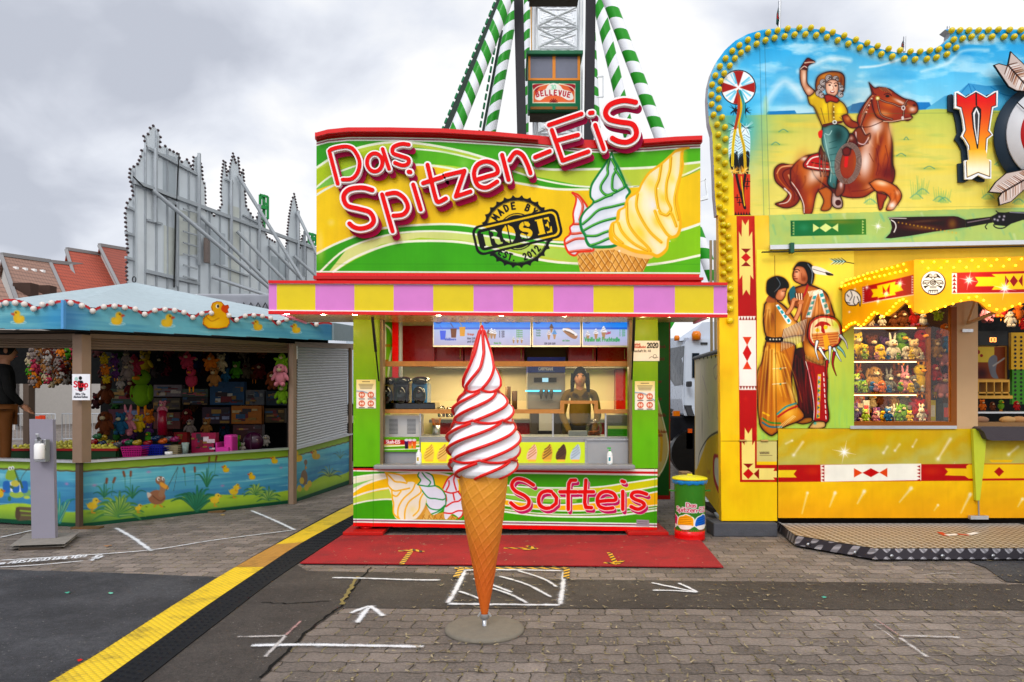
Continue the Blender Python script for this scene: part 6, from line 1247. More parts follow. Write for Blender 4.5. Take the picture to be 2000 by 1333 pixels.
 INN=[(180,455),(245,490),(318,448),(395,490),(462,450),(462,540),(432,550),(412,680),(405,725),(428,752),(392,780),(382,940),(418,950),(418,1055),(335,1025),(255,1060),(250,950),(282,945),(272,830),(245,785),(228,762),(247,720),(235,640),(215,555),(182,545)]
 cv.fill(WV,'#f4f4f4',False);cv.fill(INN,'#14100e',False,out=1.0);cv.fill(INN,'#e01808',False,col2='#f2a818',gr=((0,480),(0,860)),out=-.3);cv.fill([(245,860),(390,860),(420,950),(418,1055),(335,1025),(255,1060),(250,950)],'#f2b42a',False,col2='#fbf3d4',gr=((0,860),(0,1000)),out=-.8)
 cv.fill([(330,850),(300,700),(290,600),(305,560),(330,550),(352,570),(352,620),(340,740)],'#14100e',False,out=1.2);cv.fill([(330,820),(308,700),(300,600),(322,560),(342,600),(338,700)],'#f4f4f4',False,out=.6);cv.fill([(328,790),(314,690),(310,610),(322,575),(336,610),(332,700)],'#3a3a3e',False);cv.line([(320,450),(322,540)],10,'#14100e',False)
 pv=[(1820+x/3.7,60+y/3.7)for x,y in WV];z0=RY-.09
 B('letter_plate',MB().slab([W(x,y,z0+.002)for x,y in pv][::-1],.02),WHT);cv.build('letter_face',front(z0),ART,booth,clip=pv)
 ps=[(x-13,y+6)for x,y in pv];B('letter_shadow_board',MB().slab([W(x,y,RY-.03)for x,y in ps][::-1],.02),mat('slate','#2c3844',.5))
 tc=(2062,262);s=RY/F;x,_,z=W(*tc,RY-.10)
 for nm,r0,c,dy in(('target_shadow_board',106,'#2c3844',.04),('target_disc',94,'#d2d2d4',-.0),('target_ring',68,'#b8101c',-.012)):
  o_=(-8,3)if dy>0 else(0,0);B(nm,MB().lathe([(0,.0),(r0*s,.0),(r0*s,.02),(0,.02)],(W(tc[0]+o_[0],0,RY-.1)[0],RY-.10+dy+.02,W(0,tc[1]+o_[1],RY-.1)[2]),72,axis='y'),mat('target_'+c[1:],c,.4))
 B('target_line',MB().bar(W(1986,200,RY-.125),W(2010,222,RY-.125),.008),BLACK)
 def feather(P,mid,label):
  cv=Canvas(min(p[0]for p in P)-2,min(p[1]for p in P)-2,max(p[0]for p in P)+2,max(p[1]for p in P)+2,2,'#2a1a14');cv.fill(P,'#c9b8b0',False,out=-1.2);(ax,ay),(bx,by)=mid;L=math.hypot(bx-ax,by-ay);ux,uy=(bx-ax)/L,(by-ay)/L
  for k in range(int(L/1.5)):
   t=k*1.5;c=('#7a3a20','#e6dad4','#4a2414','#b88868','#efe8e4')[r.randrange(5)]
   for sg in(-1,1):cv.line([(ax+ux*t,ay+uy*t),(ax+ux*(t+9)-uy*sg*17,ay+uy*(t+9)+ux*sg*17)],1.5,c,False,.5,.9,w2=.6)
  m=Canvas(cv.x0,cv.y0,cv.x1,cv.y1,2,'#000000');m.fill(P,'#ffffff',False,out=-1.4);f=m.A[...,:1];cv.A=cv.A*f+np.array(hx('#1a100c'),np.float32)*(1-f);cv.line(mid,3,'#2a120c',False)
  B('feather_plate',MB().slab([W(a,b_,RY-.128)for a,b_ in P][::-1],.02),BLACK);cv.build('feather_face',front(RY-.13),ART,booth,clip=P)
 feather([(1941,127),(1951,124),(1966,128),(1969,125),(1974,100),(1982,108),(2000,125),(2030,160),(2040,190),(2010,180),(1985,178),(1970,170)],[(1968,127),(2020,185)],'')
 feather([(1930,376),(1945,355),(1965,338),(2000,331),(2020,332),(2040,345),(2000,372),(1975,395),(1952,402),(1950,386),(1956,378)],[(2030,335),(1955,378)],'')
upper()
def bulbs():
 z=lambda P:[(1380+x/2.666,y/2.666)for x,y in P]
 O=z([(478,153),(417,157),(365,167),(316,177),(261,194),(211,216),(167,244),(130,273),(95,312),(66,353),(42,400),(25,448),(22,501),(23,550),(33,604),(51,654),(58,706),(59,768),(60,825),(60,893),(62,962),(64,1015),(66,1080),(538,153),(597,163),(651,176),(711,193),(771,214),(830,232),(884,247),(941,262),(1000,270),(1054,276),(1104,276),(1155,271),(1201,265),(1248,247),(1279,214),(1268,167),(1311,166),(1357,166),(1407,166),(1459,164),(1510,162),(1568,164),(1627,165),(509,187),(453,189),(401,198),(349,206),(302,218),(256,237),(211,261),(175,283),(144,312),(117,350),(88,390),(70,430),(61,473),(58,520),(61,570),(77,617),(92,668),(95,729),(93,792),(93,855),(94,920),(94,985),(96,1040),(92,1103),(565,192),(621,202),(677,218),(732,236),(792,256),(852,274),(903,290),(960,302),(1022,313),(1078,317),(1139,315),(1189,307),(1243,291),(1291,257),(1325,209),(1371,200),(1423,201),(1477,200),(1540,200),(1592,200),(1645,200)])
 L2=[(1380+x/2.222,420+y/2.222)for x,y in((67,18),(69,45),(69,75),(69,122),(70,165),(70,210),(71,256),(90,48),(92,98),(95,145),(95,190),(96,237),(98,283),(99,322),(99,365),(100,410),(99,460))]
 m=mat('bulb_yellow','#dcc400',.25,coat=1.2,var=.1);pr=[(0,.066),(.018,.064),(.027,.056),(.034,.052),(.034,.040),(.040,.036),(.040,.014),(.024,.012),(.024,0)]
 proto=None;Q=O+L2;rest=MB()
 for i,(px,py)in enumerate(Q):
  x,y,z_=W(px,py,RY);
  if i<100:
   if proto is None:proto=obj('bulb',MB().lathe(pr,(0,0,0),14,axis='y'),m);proto.parent=booth;o=proto
   else:o=proto.copy();COL.objects.link(o);o.parent=booth
   o.location=Vector((x,y-.002,z_))-Vector(booth.location);o.scale=(.84,1,.84)
  else:rest.lathe(pr,(x,y-.002,z_),14,axis='y')
 B('bulb_row',rest,m)['kind']='stuff'
bulbs()
def zig(cv,P,c,a=1):cv.fill(P,c,False,.5,a)
def column():
 cv=Canvas(1403,421,1521,1020,1.3,'#f3c61a');cv.fill([(1403,421),(1521,421),(1521,850),(1403,850)],'#f0c624',False,col2='#f6d350',gr=((1430,0),(1521,0)));cv.tint(np.clip((vnoise(cv.h,cv.w,70,60,4)-.5)*3,0,1),'#e8a80c',.4)
 cv.fill([(1478,700),(1521,640),(1521,850),(1478,860)],'#b9c070',True,12,.8);cv.fill([(1478,862),(1521,862),(1521,902),(1478,902)],'#cfc276',False)
 cv.frame(1380,420,2.222);rd,rd2,cr='#b41c0c','#8c1208','#f3dc78'
 zig(cv,[(130,5),(208,5),(218,440),(218,1085),(310,1085),(310,1160),(145,1160),(137,440)],rd);cv.tint(np.clip((vnoise(cv.h,cv.w,80,40,8)-.55)*4,0,1)*(np.abs(cv.A[...,0:1]-.7).mean(-1)<.05),'#d8401c',.8)
 zig(cv,[(154,20),(168,45),(183,20),(184,95),(198,72),(203,280),(190,262),(188,350),(172,325),(157,350),(155,262),(143,280),(140,72),(152,95)],cr)
 def hour(x,y,h,w,c1='#8c1010',c2='#c81c10'):zig(cv,[(x-w,y-h),(x+w,y-h),(x,y-h*.48)],c1);zig(cv,[(x,y-h*.52),(x+w,y),(x,y+h*.52),(x-w,y)],c2);zig(cv,[(x-w,y+h),(x+w,y+h),(x,y+h*.48)],c1)
 hour(171,185,38,21)
 zig(cv,[(138,440),(214,440),(216,760),(142,760)],'#f0ece6')
 for k in range(6):zig(cv,[(141+k*13,457),(147+k*13,441),(153+k*13,457)],'#8c1208');zig(cv,[(143+k*13,743),(149+k*13,758),(155+k*13,743)],'#8c1208')
 hour(176,600,70,19,'#d8401c','#c0200f')
 zig(cv,[(166,925),(181,950),(197,925),(198,1000),(210,980),(210,1100),(296,1100),(290,1112),(310,1112),(310,1140),(290,1140),(296,1150),(154,1150),(152,980),(165,1000)],cr)
 zig(cv,[(159,1080),(203,1080),(181,1100)],'#8c1010');zig(cv,[(181,1101),(204,1124),(181,1147),(158,1124)],'#c81c10');zig(cv,[(205,1124),(228,1102),(228,1147)],'#8c1010')
 cv.frame();cv.line([(1409,862),(1521,862)],1.0,'#4a3a14',False,.5,.8)
 cv.text('WARNUNG',1484,887,4,.9,'#6a5a40');cv.line([(1484,890),(1508,890)],.8,'#6a5a40',False)
 B('corner_panel',MB().slab([W(x,y,RY+.006)for x,y in((1403,421),(1409,1018),(1518,1018),(1503,421))],.10),YEL)
 cv.build('corner_artwork',front(RY),ART,booth,clip=[(1403,421),(1409,1018),(1518,1018),(1516,700),(1507,421)])
 for px in(1451,1493):B('hinge',MB().tube([W(px-7,861,RY-.01),W(px+7,861,RY-.01)],.012,8),BRS)
column()
def couple():
 cv=Canvas(1478,488,1668,860,1.7,'#efcf52');cv.con=.22;cv.fill([(1470,480),(1670,480),(1670,865),(1470,865)],'#f2cf4e',False,col2='#9cba54',gr=((1520,560),(1640,800)));cv.tint(np.clip((vnoise(cv.h,cv.w,70,8,4)-.5)*3,0,1)*np.clip((cv.gy[:,None]-640)/180,0,1),'#7fb26a',.5)
 cv.frame(1460,490,3.604);D='#160a06';o=lambda P,c,lw=6:(cv.fill(P,c),cv.line(P+[P[0]],lw*3.4,'#3a1606',True,2.4,.3),cv.line(P+[P[0]],lw*1.9,'#2a1006',True,1.2,.3),cv.line(P+[P[0]],lw,D,True,.6,.85))
 cv.line([(690,80),(870,112)],5,'#1a1410',False)
 for k in range(8):cv.line([(690-k*11,76),(660-k*12,50+k)],7,'#7ab8d0' if k%2 else '#1c3a4c',a=.9,w2=2);cv.line([(690-k*11,76),(665-k*12,98)],7,'#a8d4e4' if k%2 else '#244a5c',a=.9,w2=2)
 o([(330,700),(420,690),(460,800),(470,1000),(460,1180),(380,1180),(350,1000),(310,800)],'#3a1608');cv.spray(390,1000,40,'#7a1c1c',.6,120)
 o([(405,760),(530,780),(560,900),(560,1050),(568,1200),(470,1205),(462,1050),(430,900)],'#a01222');cv.spray(440,880,18,'#5a0a14',.8,120,-.2);cv.line([(410,780),(440,900),(468,1080),(466,1190)],5,'#e8d8d0')
 cv.fill([(494,870),(518,868),(508,1180),(484,1180)],'#d9a43a',False)
 for k in range(10):cv.fill([(498-k,880+k*30),(516-k,895+k*30),(497-k,910+k*30)],'#2f7a68' if k%2 else '#b898c0',False)
 for k in range(9):cv.line([(535+k*2,860+k*38),(537+k*2,880+k*38)],6,'#efe2d8',False)
 o([(430,1250),(470,1205),(540,1205),(545,1240),(500,1255)],'#c8a468',5);cv.spray(475,1215,10,'#2f9a98',.9);o([(345,1210),(390,1180),(450,1175),(450,1205),(390,1220)],'#9a6430',5)
 o([(340,260),(420,240),(500,265),(560,310),(600,420),(610,480),(560,600),(540,720),(530,800),(440,770),(400,720),(380,560),(370,420),(300,380),(290,300)],'#a5602a',7);cv.spray(480,400,34,'#d9985c',.9,80);cv.spray(560,400,18,'#d99a60',.9,80,.3);cv.spray(420,560,30,'#4a200c',.8,80);cv.spray(470,700,60,'#d8a248',.9,60);cv.spray(330,330,30,'#3a1a10',.8,60)
 cv.fill([(465,290),(500,275),(450,470),(410,470)],'#d9dcdc',False);cv.fill([(495,285),(525,275),(580,440),(545,455)],'#d9dcdc',False)
 for k in range(4):cv.fill([(462-k*13,320+k*38),(486-k*13,315+k*38),(478-k*13,340+k*38),(455-k*13,342+k*38)],'#2c95a0',False);cv.fill([(508+k*14,305+k*38),(532+k*14,298+k*38),(538+k*14,322+k*38),(514+k*14,330+k*38)],'#2c95a0',False)
 for k in range(9):cv.line([(430+k*10,290-k*2),(440+k*9,320-k*3)],7,'#e9dcc0')
 for k in range(34):x=405+k*5;cv.line([(x,735+k*1.5),(x+3,775+k*1.4)],3,'#e0b868' if k%2 else '#5a300e',a=.9)
 cv.fill([(295,280),(330,250),(340,330),(320,370),(300,340)],'#28606a');cv.line([(425,240),(405,300),(380,340)],14,'#a81c30');
 for k in range(7):cv.line([(335+k*9,300+(k%2)*3),(342+k*8,345)],6,'#ecdcc0' if k%2 else '#4a2010')
 o([(325,130),(360,85),(420,85),(455,110),(468,170),(455,230),(430,235),(415,190),(400,150),(350,120)],'#120e10');o([(322,150),(345,110),(395,115),(420,160),(425,210),(400,240),(350,225),(325,205),(318,175)],'#b5714e',5)
 cv.spray(350,160,16,'#e6a884',.9,34);cv.spray(400,200,20,'#6a3220',.7,24);cv.ell(345,150,11,4,'#2a100a');cv.line([(328,138),(352,132),(366,142)],5,'#2a100a');cv.line([(330,150),(322,178),(336,182)],4,'#6a3220');cv.line([(330,198),(350,198)],6,'#6e241c');cv.line([(380,160),(384,210)],4,'#6a3220',a=.7)
 cv.fill([(455,110),(520,120),(600,165),(600,175),(540,172),(470,158)],'#d8d4cc');cv.fill([(550,150),(600,165),(600,176),(560,172)],'#2a2220');cv.line([(460,130),(595,170)],4,'#5a5048');cv.line([(425,95),(455,150),(450,230)],8,'#8a9aa8',a=.7)
 o([(130,640),(100,780),(70,860),(66,1000),(80,1180),(100,1250),(160,1300),(200,1285),(260,1240),(400,1170),(330,1050),(310,900),(330,740),(330,660),(220,640)],'#b06a1e',7);cv.spray(200,820,50,'#f0b850',.95,170,-.1);cv.spray(290,1140,60,'#e6b04a',.9,60,-.5);cv.spray(130,900,18,'#5a2c0c',.8,170,.1);cv.spray(270,900,14,'#5a2c0c',.7,140,-.2);cv.spray(100,1050,16,'#8a4c14',.8,120);cv.spray(310,1000,14,'#f2c870',.7,100,-.3)
 for P,c in(([(210,1150),(270,1100),(340,1075)],'#3a8a84'),([(215,1170),(280,1125),(350,1095)],'#a82c20'),([(105,1180),(160,1210),(230,1215)],'#3f7a3c'),([(105,1210),(160,1240),(240,1240)],'#2c6a78'),([(110,1140),(150,1160)],'#d8a020')):cv.line(P,13,c)
 for y in(832,940):cv.line([(175,y),(270,y-8)],4,'#e8e0c4');cv.ell(232,y,7,7,'#3f8a70')
 for k in range(14):cv.line([(215+k*8,1240-k*6),(222+k*9,1262-k*7)],4,'#e9d49c',a=.8)
 o([(120,380),(150,345),(200,350),(270,400),(330,480),(380,540),(395,590),(330,600),(240,620),(215,640),(140,620),(112,500)],'#b97a34',7);cv.spray(170,480,26,'#7a4416',.7,90,.2);cv.spray(290,540,46,'#eec06a',.95,46);cv.spray(150,420,18,'#e0a860',.8,40)
 for k in range(30):x=225+k*5.6;y=625-k*2.6;cv.line([(x+30,y-70),(x+14,y+10),(x+8,y+85)],5,'#e9dccc' if k%2 else '#5a300e',a=.9,w2=2)
 cv.fill([(198,385),(215,378),(310,495),(300,515),(280,515)],'#dfe6e6',False)
 for k in range(4):cv.fill([(205+k*24,395+k*30),(220+k*24,388+k*30),(236+k*22,408+k*30),(220+k*22,418+k*30)],'#2c9aa8',False)
 cv.line([(140,620),(180,628),(235,625)],34,'#17110f');
 for k in range(4):cv.ell(160+k*22,625,6,6,'#c8c0b0')
 cv.fill([(145,320),(200,300),(205,360),(135,362)],'#9c5a38');o([(135,260),(145,210),(200,182),(255,195),(285,230),(285,262),(255,262),(215,275),(195,330),(160,318),(138,295)],'#14100f');o([(215,275),(255,262),(275,265),(268,300),(262,325),(240,352),(205,345),(195,320)],'#b77350',4);cv.spray(245,300,14,'#e0a480',.9,20);cv.line([(245,285),(266,285)],4,'#2a100a');cv.line([(205,190),(230,240),(190,290)],6,'#8fa4b4',a=.6);cv.line([(255,328),(262,328)],5,'#7a2a20')
 for P in([(280,440),(310,400),(325,350)],[(340,480),(365,420),(375,370)]):cv.line(P,34,'#8a4c2c');cv.line(P,20,'#c98a62')
 for k in range(4):cv.line([(318+k*7,350),(330+k*8,335+k*3)],9,'#c07c56');cv.line([(360+k*8,372),(372+k*7,345+k*5)],9,'#b8744e')
 sh_=[(425,560),(440,500),(490,462),(550,455),(620,475),(660,530),(665,600),(640,660),(580,690),(530,710),(470,680),(430,630)];o(sh_,'#b41c2c',6);cv.fill([(lerp(545,x,.86),lerp(580,y,.86))for x,y in sh_],'#e6cfa4');cv.spray(620,520,34,'#b8c83a',.8,40)
 cv.fill([(450,585),(640,570),(640,650),(560,690),(470,660)],'#c88a4a',False)
 for k in range(5):cv.line([(455+k*4,600+k*18),(640-k*5,585+k*18)],6,'#a03a28',a=.8)
 cv.fill([(530,600),(560,590),(590,690),(545,700)],'#e0a030',False);cv.fill([(470,540),(510,500),(560,505),(585,530),(540,525),(545,580),(520,570),(515,530)],'#a0141c');cv.ell(492,560,14,14,'#d8b41c');cv.ell(550,540,14,14,'#e0c020')
 for P,c in(([(490,640),(480,700),(500,770)],'#dfe6e8'),([(510,690),(540,740),(570,780)],'#e6ece8'),([(580,680),(580,730),(575,790)],'#dfe4e4'),([(610,690),(635,740),(660,780)],'#c8d8dc'),([(640,680),(670,710),(690,750)],'#7fb8b0'),([(655,600),(690,640),(705,690)],'#d0d4d4'),([(610,720),(600,800),(625,880)],'#9a1418'),([(560,780),(555,850),(565,900)],'#a01820')):cv.line(P,26,'#1a1412',w2=6);cv.line(P,18,c,w2=3)
 rr=random.Random(8)
 for xa,ya,xb,yb,n,c1,c2,w in((150,660,120,1240,9,'#6a3608','#f4cc78',11),(230,680,330,1080,10,'#7a420c','#f2c468',9),(150,400,150,600,6,'#6a3a10','#e8b468',8),(480,300,440,640,9,'#5a280c','#d89a5c',9),(560,330,580,560,4,'#5a280c','#e0a468',8),(440,800,480,1180,6,'#5a0814','#d84858',8),(370,720,400,1150,7,'#1a0804','#7a2c1c',10)):
  for k in range(n):dx=(k-n/2)*15+rr.uniform(-5,5);cv.line([(xa+dx*.6,ya+rr.uniform(0,60)),((xa+xb)/2+dx+rr.uniform(-9,9),(ya+yb)/2),(xb+dx*1.25,yb-rr.uniform(0,60))],w,c1 if k%2 else c2,True,1.6,.5,w2=2)
 cv.frame();cv.line([(1513,500),(1516.5,842)],1.1,'#4a3a1a',False,.5,.8)
 B('mural_panel',kq(1503,484,1668,842,RY+.02,RY+.1),YEL);cv.build('mural_artwork',front(RY-.004),ART,booth,clip=[(1478,488),(1668,488),(1668,837),(1518.5,837),(1518.5,860),(1479,860)])
couple()
def strip_and_lower():
 cv=Canvas(1500,405,2110,492,1.2,'#a9c46a');cv.tint(np.clip((vnoise(cv.h,cv.w,30,22,5)-.5)*3,0,1),'#8fbf78',.6);cv.tint(np.clip((vnoise(cv.h,cv.w,60,120,6)-.5)*3,0,1),'#c4cf6a',.6);cv.frame(1500,400,4);r=random.Random(4)
 for k in range(24):x,y=r.uniform(0,2000),r.uniform(30,270);cv.line([(x,y),(x+r.uniform(15,30),y+r.uniform(40,70))],9,r.choice(('#4fa88a','#e4f0c8','#6fb89a')),False,3,.5,w2=3)
 cv.fill([(175,125),(765,112),(768,235),(178,248)],'#1d6e3c',False,col2='#3c7a2c',gr=((300,0),(700,0)));pass
 cv.spray(280,180,40,'#2f8a5a',.7,30);cv.spray(560,135,120,'#a08a20',.5,18)
 for P in([(352,150),(352,215),(402,182)],[(402,182),(450,148),(500,180),(450,215)],[(548,148),(548,212),(500,180)]):cv.fill(P,'#d9e88a',False)
 for k in range(5):cv.fill([(182,132+k*22),(202,142+k*22),(182,152+k*22)],'#0f3a20',False);cv.fill([(205,132+k*22),(188,142+k*22),(205,152+k*22)],'#cfe080',False,a=.7);cv.fill([(735,122+k*22),(752,132+k*22),(735,142+k*22)],'#cfe080',False,a=.8)
 cv.star(860,170,56)
 cv.fill([(940,100),(1000,98),(1450,90),(1485,95),(1540,118),(1540,178),(1300,215),(1100,250),(960,266),(915,262),(955,222),(968,180),(958,130)],'#2f9a90',True,5,.5);GUN='#2c140c'
 cv.fill([(940,100),(1100,96),(1450,90),(1485,95),(1540,118),(1545,178),(1300,212),(1100,246),(960,264),(918,262),(955,222),(968,180),(958,130)],GUN,False);cv.spray(1200,180,150,'#8a5a14',.6,22,.05);cv.spray(1440,150,36,'#a06a1c',.6,40);cv.spray(1220,130,130,'#7a5a50',.45,12,-.08)
 for k in range(16):cv.spray(1020+k*30,140+k*5.5,6,'#e0a830',.75)
 cv.line([(945,105),(1080,108)],5,'#e8e4e0',False);cv.line([(962,120),(990,140),(1000,175),(985,215)],8,'#e9e6e2')
 cv.fill([(1540,118),(1740,95),(1760,140),(1545,180)],'#241210',False);cv.line([(1560,140),(1730,110)],9,'#8a7a84',a=.8);cv.fill([(1740,95),(1780,75),(1800,60),(1850,62),(1900,55),(2300,66),(2300,110),(1990,120),(1900,150),(1870,170),(1770,160)],'#17121a',False)
 cv.line([(1890,60),(2300,80)],7,'#b8bcc8',False,.8,.8);cv.ring(1815,158,52,9,'#17121a',0,180,28);cv.line([(1715,150),(1698,172),(1708,190)],8,'#17121a');cv.line([(1782,50),(1796,62),(1815,72)],8,'#17121a')
 for x,y in((1770,115),(1808,95),(1795,122),(1838,118),(1845,92)):cv.spray(x,y,9,'#d0ccd8',.9)
 cv.frame();B('rifle_board',MB().slab([W(x,y,RY+.006)for x,y in((1502,421),(1504,484),(2110,478),(2110,405))],.08),YEL)
 cv.build('rifle_artwork',front(RY-.004),ART,booth,clip=[(1502,421),(1504,490),(2110,476),(2110,402)])
 B('awning_track',MB().bar(W(1503,484,RY-.06),W(2110,472,RY-.06),.05,.05),ALU);B('awning_track_seal',MB().bar(W(1488,493,RY-.10),W(2110,479,RY-.10),.035,.012),BLACK);B('track_clip',kq(1544,474,1552,494,RY-.12,RY-.05),mat('clip_green','#2a5a48',.4),bevel=.006)
 cv=Canvas(1665,478,2110,642,.8,'#eac838');cv.tint(np.clip((vnoise(cv.h,cv.w,60,90,3)-.45)*3,0,1),'#cfc23a',.6);B('lintel',kq(1668,478,2110,560,RY+.02,RY+.1),YEL);cv.build('lintel_artwork',front(RY+.018),ART,booth,clip=[(1664,478),(2110,478),(2110,560),(1664,560)])
 cv=Canvas(1520,838,2110,1012,1.2,'#efb50c');cv.fill([(1520,838),(2110,838),(2110,910),(1520,910)],'#d3a80a',False,col2='#b9b050',gr=((0,838),(0,905)));cv.fill([(1520,935),(2110,935),(2110,1012),(1520,1012)],'#f2c00e',False,col2='#eda406',gr=((0,940),(0,1010)))
 yy=cv.gy[:,None];a=cv.gx[None,:]*.55+yy;nn=np.sin(a/9+vnoise(cv.h,cv.w,40,40,6)*7)*.5+.5;cv.tint(nn*vnoise(cv.h,cv.w,30,60,7),'#d89a08',.45);cv.tint((1-nn)*(yy<908)*vnoise(cv.h,cv.w,30,60,8),'#c8c070',.5)
 cv.frame(1400,840,3.333)
 for x,y,x2,y2,w in((560,80,500,165,16),(450,90,490,70,10),(1110,110,1085,150,14),(1190,95,1160,135,12),(1520,60,1440,190,20),(1300,65,1275,110,10),(1960,110,1900,160,16),(770,410,735,500,16),(590,410,555,545,12),(960,400,915,480,18),(1265,380,1190,470,18),(1650,420,1590,540,18),(1440,490,1415,525,10),(1990,450,1960,500,14)):
  cv.line([(x,y),(x2,y2)],w,'#f6ecd0',False,2.2,.65,w2=w*.4);cv.spray(x if y>300 else x2,y if y>300 else y2,w*.8,'#ffffff',.5)
 cv.star(830,145,80);cv.star(590,250,20);cv.star(1545,232,26)
 for P,c in(([(395,228),(2400,218),(2400,326),(395,340)],'#b01c0c'),([(395,262),(520,262),(500,288),(520,310),(395,310)],'#f0cc2a'),([(675,228),(1330,220),(1330,328),(678,338)],'#f3efe0'),([(1625,235),(1640,225),(2400,222),(2400,312),(1640,318),(1615,300),(1485,296),(1505,272),(1485,250),(1625,252)],'#f0c020'),([(893,250),(893,310),(948,280)],'#e04a18'),([(1110,248),(1110,308),(1058,278)],'#e04a18'),([(948,280),(1003,250),(1058,278),(1003,308)],'#c41c10'),([(1805,272),(1838,242),(1870,272),(1838,304)],'#a81408'),([(1770,195),(1930,195),(1915,212),(1790,212)],'#e8b41a'),([(1745,354),(1910,354),(1890,338),(1760,338)],'#e8b41a')):cv.fill(P,c,False)
 cv.spray(620,270,60,'#d8401c',.5,30);cv.spray(1400,270,60,'#d8401c',.5,30)
 for k in range(5):
  for x in(680,1304):cv.fill([(x,238+k*22),(x+20,230+k*22),(x+20,248+k*22)],'#a01010',False)
 cv.frame();B('apron',kq(1520,838,2110,1011,RY+.006,RY+.1),YEL);cv.build('apron_artwork',front(RY),ART,booth)
 B('apron_gap',kq(1517,838,1520.5,1018,RY+.02,RY+.08),BLACK)
 gm=mat('post_lime','#c3cc3a',.4,coat=.3);B('folding_strut',MB().slab([W(x,y,RY-.05)for x,y in((1901,838),(1903,900),(1907,978),(1914,978),(1923,900),(1928,838))][::1],.045),gm);B('folding_strut_foot',kq(1896,1008,1931,1015,RY-.06,RY-.01),ALU).name='strut_foot';B('strut_rod',MB().tube([W(1911,978,RY-.03),W(1912,1012,RY-.03)],.008,6),STEEL)
 B('arm_rest',MB().slab([W(x,y,RY-.14)for x,y in((1914,838),(1922,844),(1928,858),(1938,861),(2110,861),(2110,835),(1918,834))][::-1],.16),mat('leather_grey','#4a4448',.55,bump=.3),bevel=.012)
 B('chassis',kq(1425,1012,2110,1022,RY+.25,RY+1.6),DARKIN)
strip_and_lower()
def canopy():
 a,c=W(1645,0,8.25),W(1785,0,7.35);OR=mat('canopy_orange','#eba21a',.35,coat=.3)
 mp,T,L=vrect((a[0],a[1]),(c[0],c[1]),0,3)
 top=[(1645,560),(1650,552),(1700,533),(1760,514),(1785,508)];bot=[(1785,612),(1778,600),(1768,592),(1750,608),(1736,618),(1724,616),(1712,612),(1700,628),(1688,637),(1676,634),(1664,636),(1652,646),(1645,650)]
 P1=[T(*p)for p in top+bot];u0=min(p[0]for p in P1);v0,v1=min(p[1]for p in P1),max(p[1]for p in P1)
 cv=Canvas(u0,v0,L,v1,1.9,'#eba41a',T=lambda x,y:T(x,y));cv.tint(np.clip((vnoise(cv.h,cv.w,40,40,3)-.45)*2,0,1),'#f2b83a',.6);cv.frame(1640,490,5.5556)
 cv.fill([(245,395),(800,262),(800,475),(250,572)],'#9c1424',False);cv.line([(250,572),(800,478)],5,'#e9dce0',False);cv.spray(350,450,60,'#c03a30',.5,40)
 cv.fill([(340,420),(410,412),(405,380),(605,335),(600,370),(670,360),(665,395),(690,430),(600,452),(610,480),(410,515),(415,500),(345,508),(365,465)],'#e8c01c',False);cv.fill([(465,385),(500,440),(545,365),(540,480),(510,440),(470,480)],'#a02018',False)
 for k in range(7):cv.fill([(250,400+k*24),(268,408+k*24),(250,418+k*24)],'#f0e8e0',False);cv.fill([(782,275+k*28),(800,285+k*28),(782,296+k*28)],'#f0e8e0',False)
 bs=[(60,470),(100,430),(150,430),(200,460),(228,510),(222,600),(205,560),(180,590),(130,595),(90,585),(60,540)];cv.fill(bs,'#efece6');cv.line(bs+[bs[0]],7,'#1a1614')
 for P in([(120,440),(135,490),(110,540)],[(160,500),(150,560),(170,590)],[(190,500),(215,560)],[(70,560),(110,570)],[(80,480),(100,500)]):cv.line(P,6,'#1a1614')
 for x,y,q in((165,420,24),(105,665,22),(295,400,40),(505,470,55),(655,355,60),(415,550,40)):cv.star(x,y,q,a=.7)
 cv.build('canopy_end_artwork',mp,ART,booth,clip=P1)
 nx,ny=(c[1]-a[1]),-(c[0]-a[0]);q=math.hypot(nx,ny);nx,ny=-nx/q*.03,-ny/q*.03
 fr=[mp(*p)for p in P1];B('canopy_end',MB().prism([(x+nx*.1,y+ny*.1+.004,z)for x,y,z in fr],[(x+nx+.01,y+abs(ny)+.03,z)for x,y,z in fr]),OR)
 FY=7.35;bf=[(1785,609),(1795,613),(1805,614),(1825,607),(1850,598),(1875,590),(1900,587),(1915,592),(1930,606),(1945,612),(1960,610),(1980,600),(2000,592),(2030,586),(2060,600),(2110,612)];P2=[(1785,508),(1900,504),(2110,499)]+bf[::-1]
 cv=Canvas(1785,497,2110,616,1.7,'#eda01a');cv.tint(np.clip((vnoise(cv.h,cv.w,50,50,3)-.45)*2,0,1),'#f2b436',.6);cv.frame(1640,490,5.5556)
 cv.ell(1016,352,136,132,'#2a1c14');cv.ell(1013,348,126,124,'#dfe2ea');K_='#2a1a14'
 for sg in(-1,1):
  f=lambda P:[(1013+sg*(x-1013),y)for x,y in P]
  cv.fill(f([(1020,300),(1020,262),(1045,248),(1070,262),(1098,298),(1060,290),(1040,300)]),K_,True);cv.ell(1013+sg*25,272,17,17,'#e6e8f0');cv.ring(1013+sg*25,272,9,4,K_)
  cv.line(f([(1045,330),(1110,328),(1122,362),(1095,356),(1080,366),(1060,352)]),9,K_);cv.line(f([(1050,345),(1115,345)]),5,K_)
  cv.fill(f([(1040,372),(1118,385),(1100,412),(1080,395)]),K_,False)
 cv.ell(1013,345,34,34,K_);cv.ring(1013,345,22,6,'#dfe2ea',0,300);cv.ring(1013,345,8,5,'#dfe2ea');cv.line([(978,392),(1050,392)],7,K_);cv.line([(980,405),(1046,405)],6,K_);cv.line([(970,430),(1062,428)],9,K_)
 for k in range(6):cv.line([(968+k*19,430),(965+k*20,455)],7,K_)
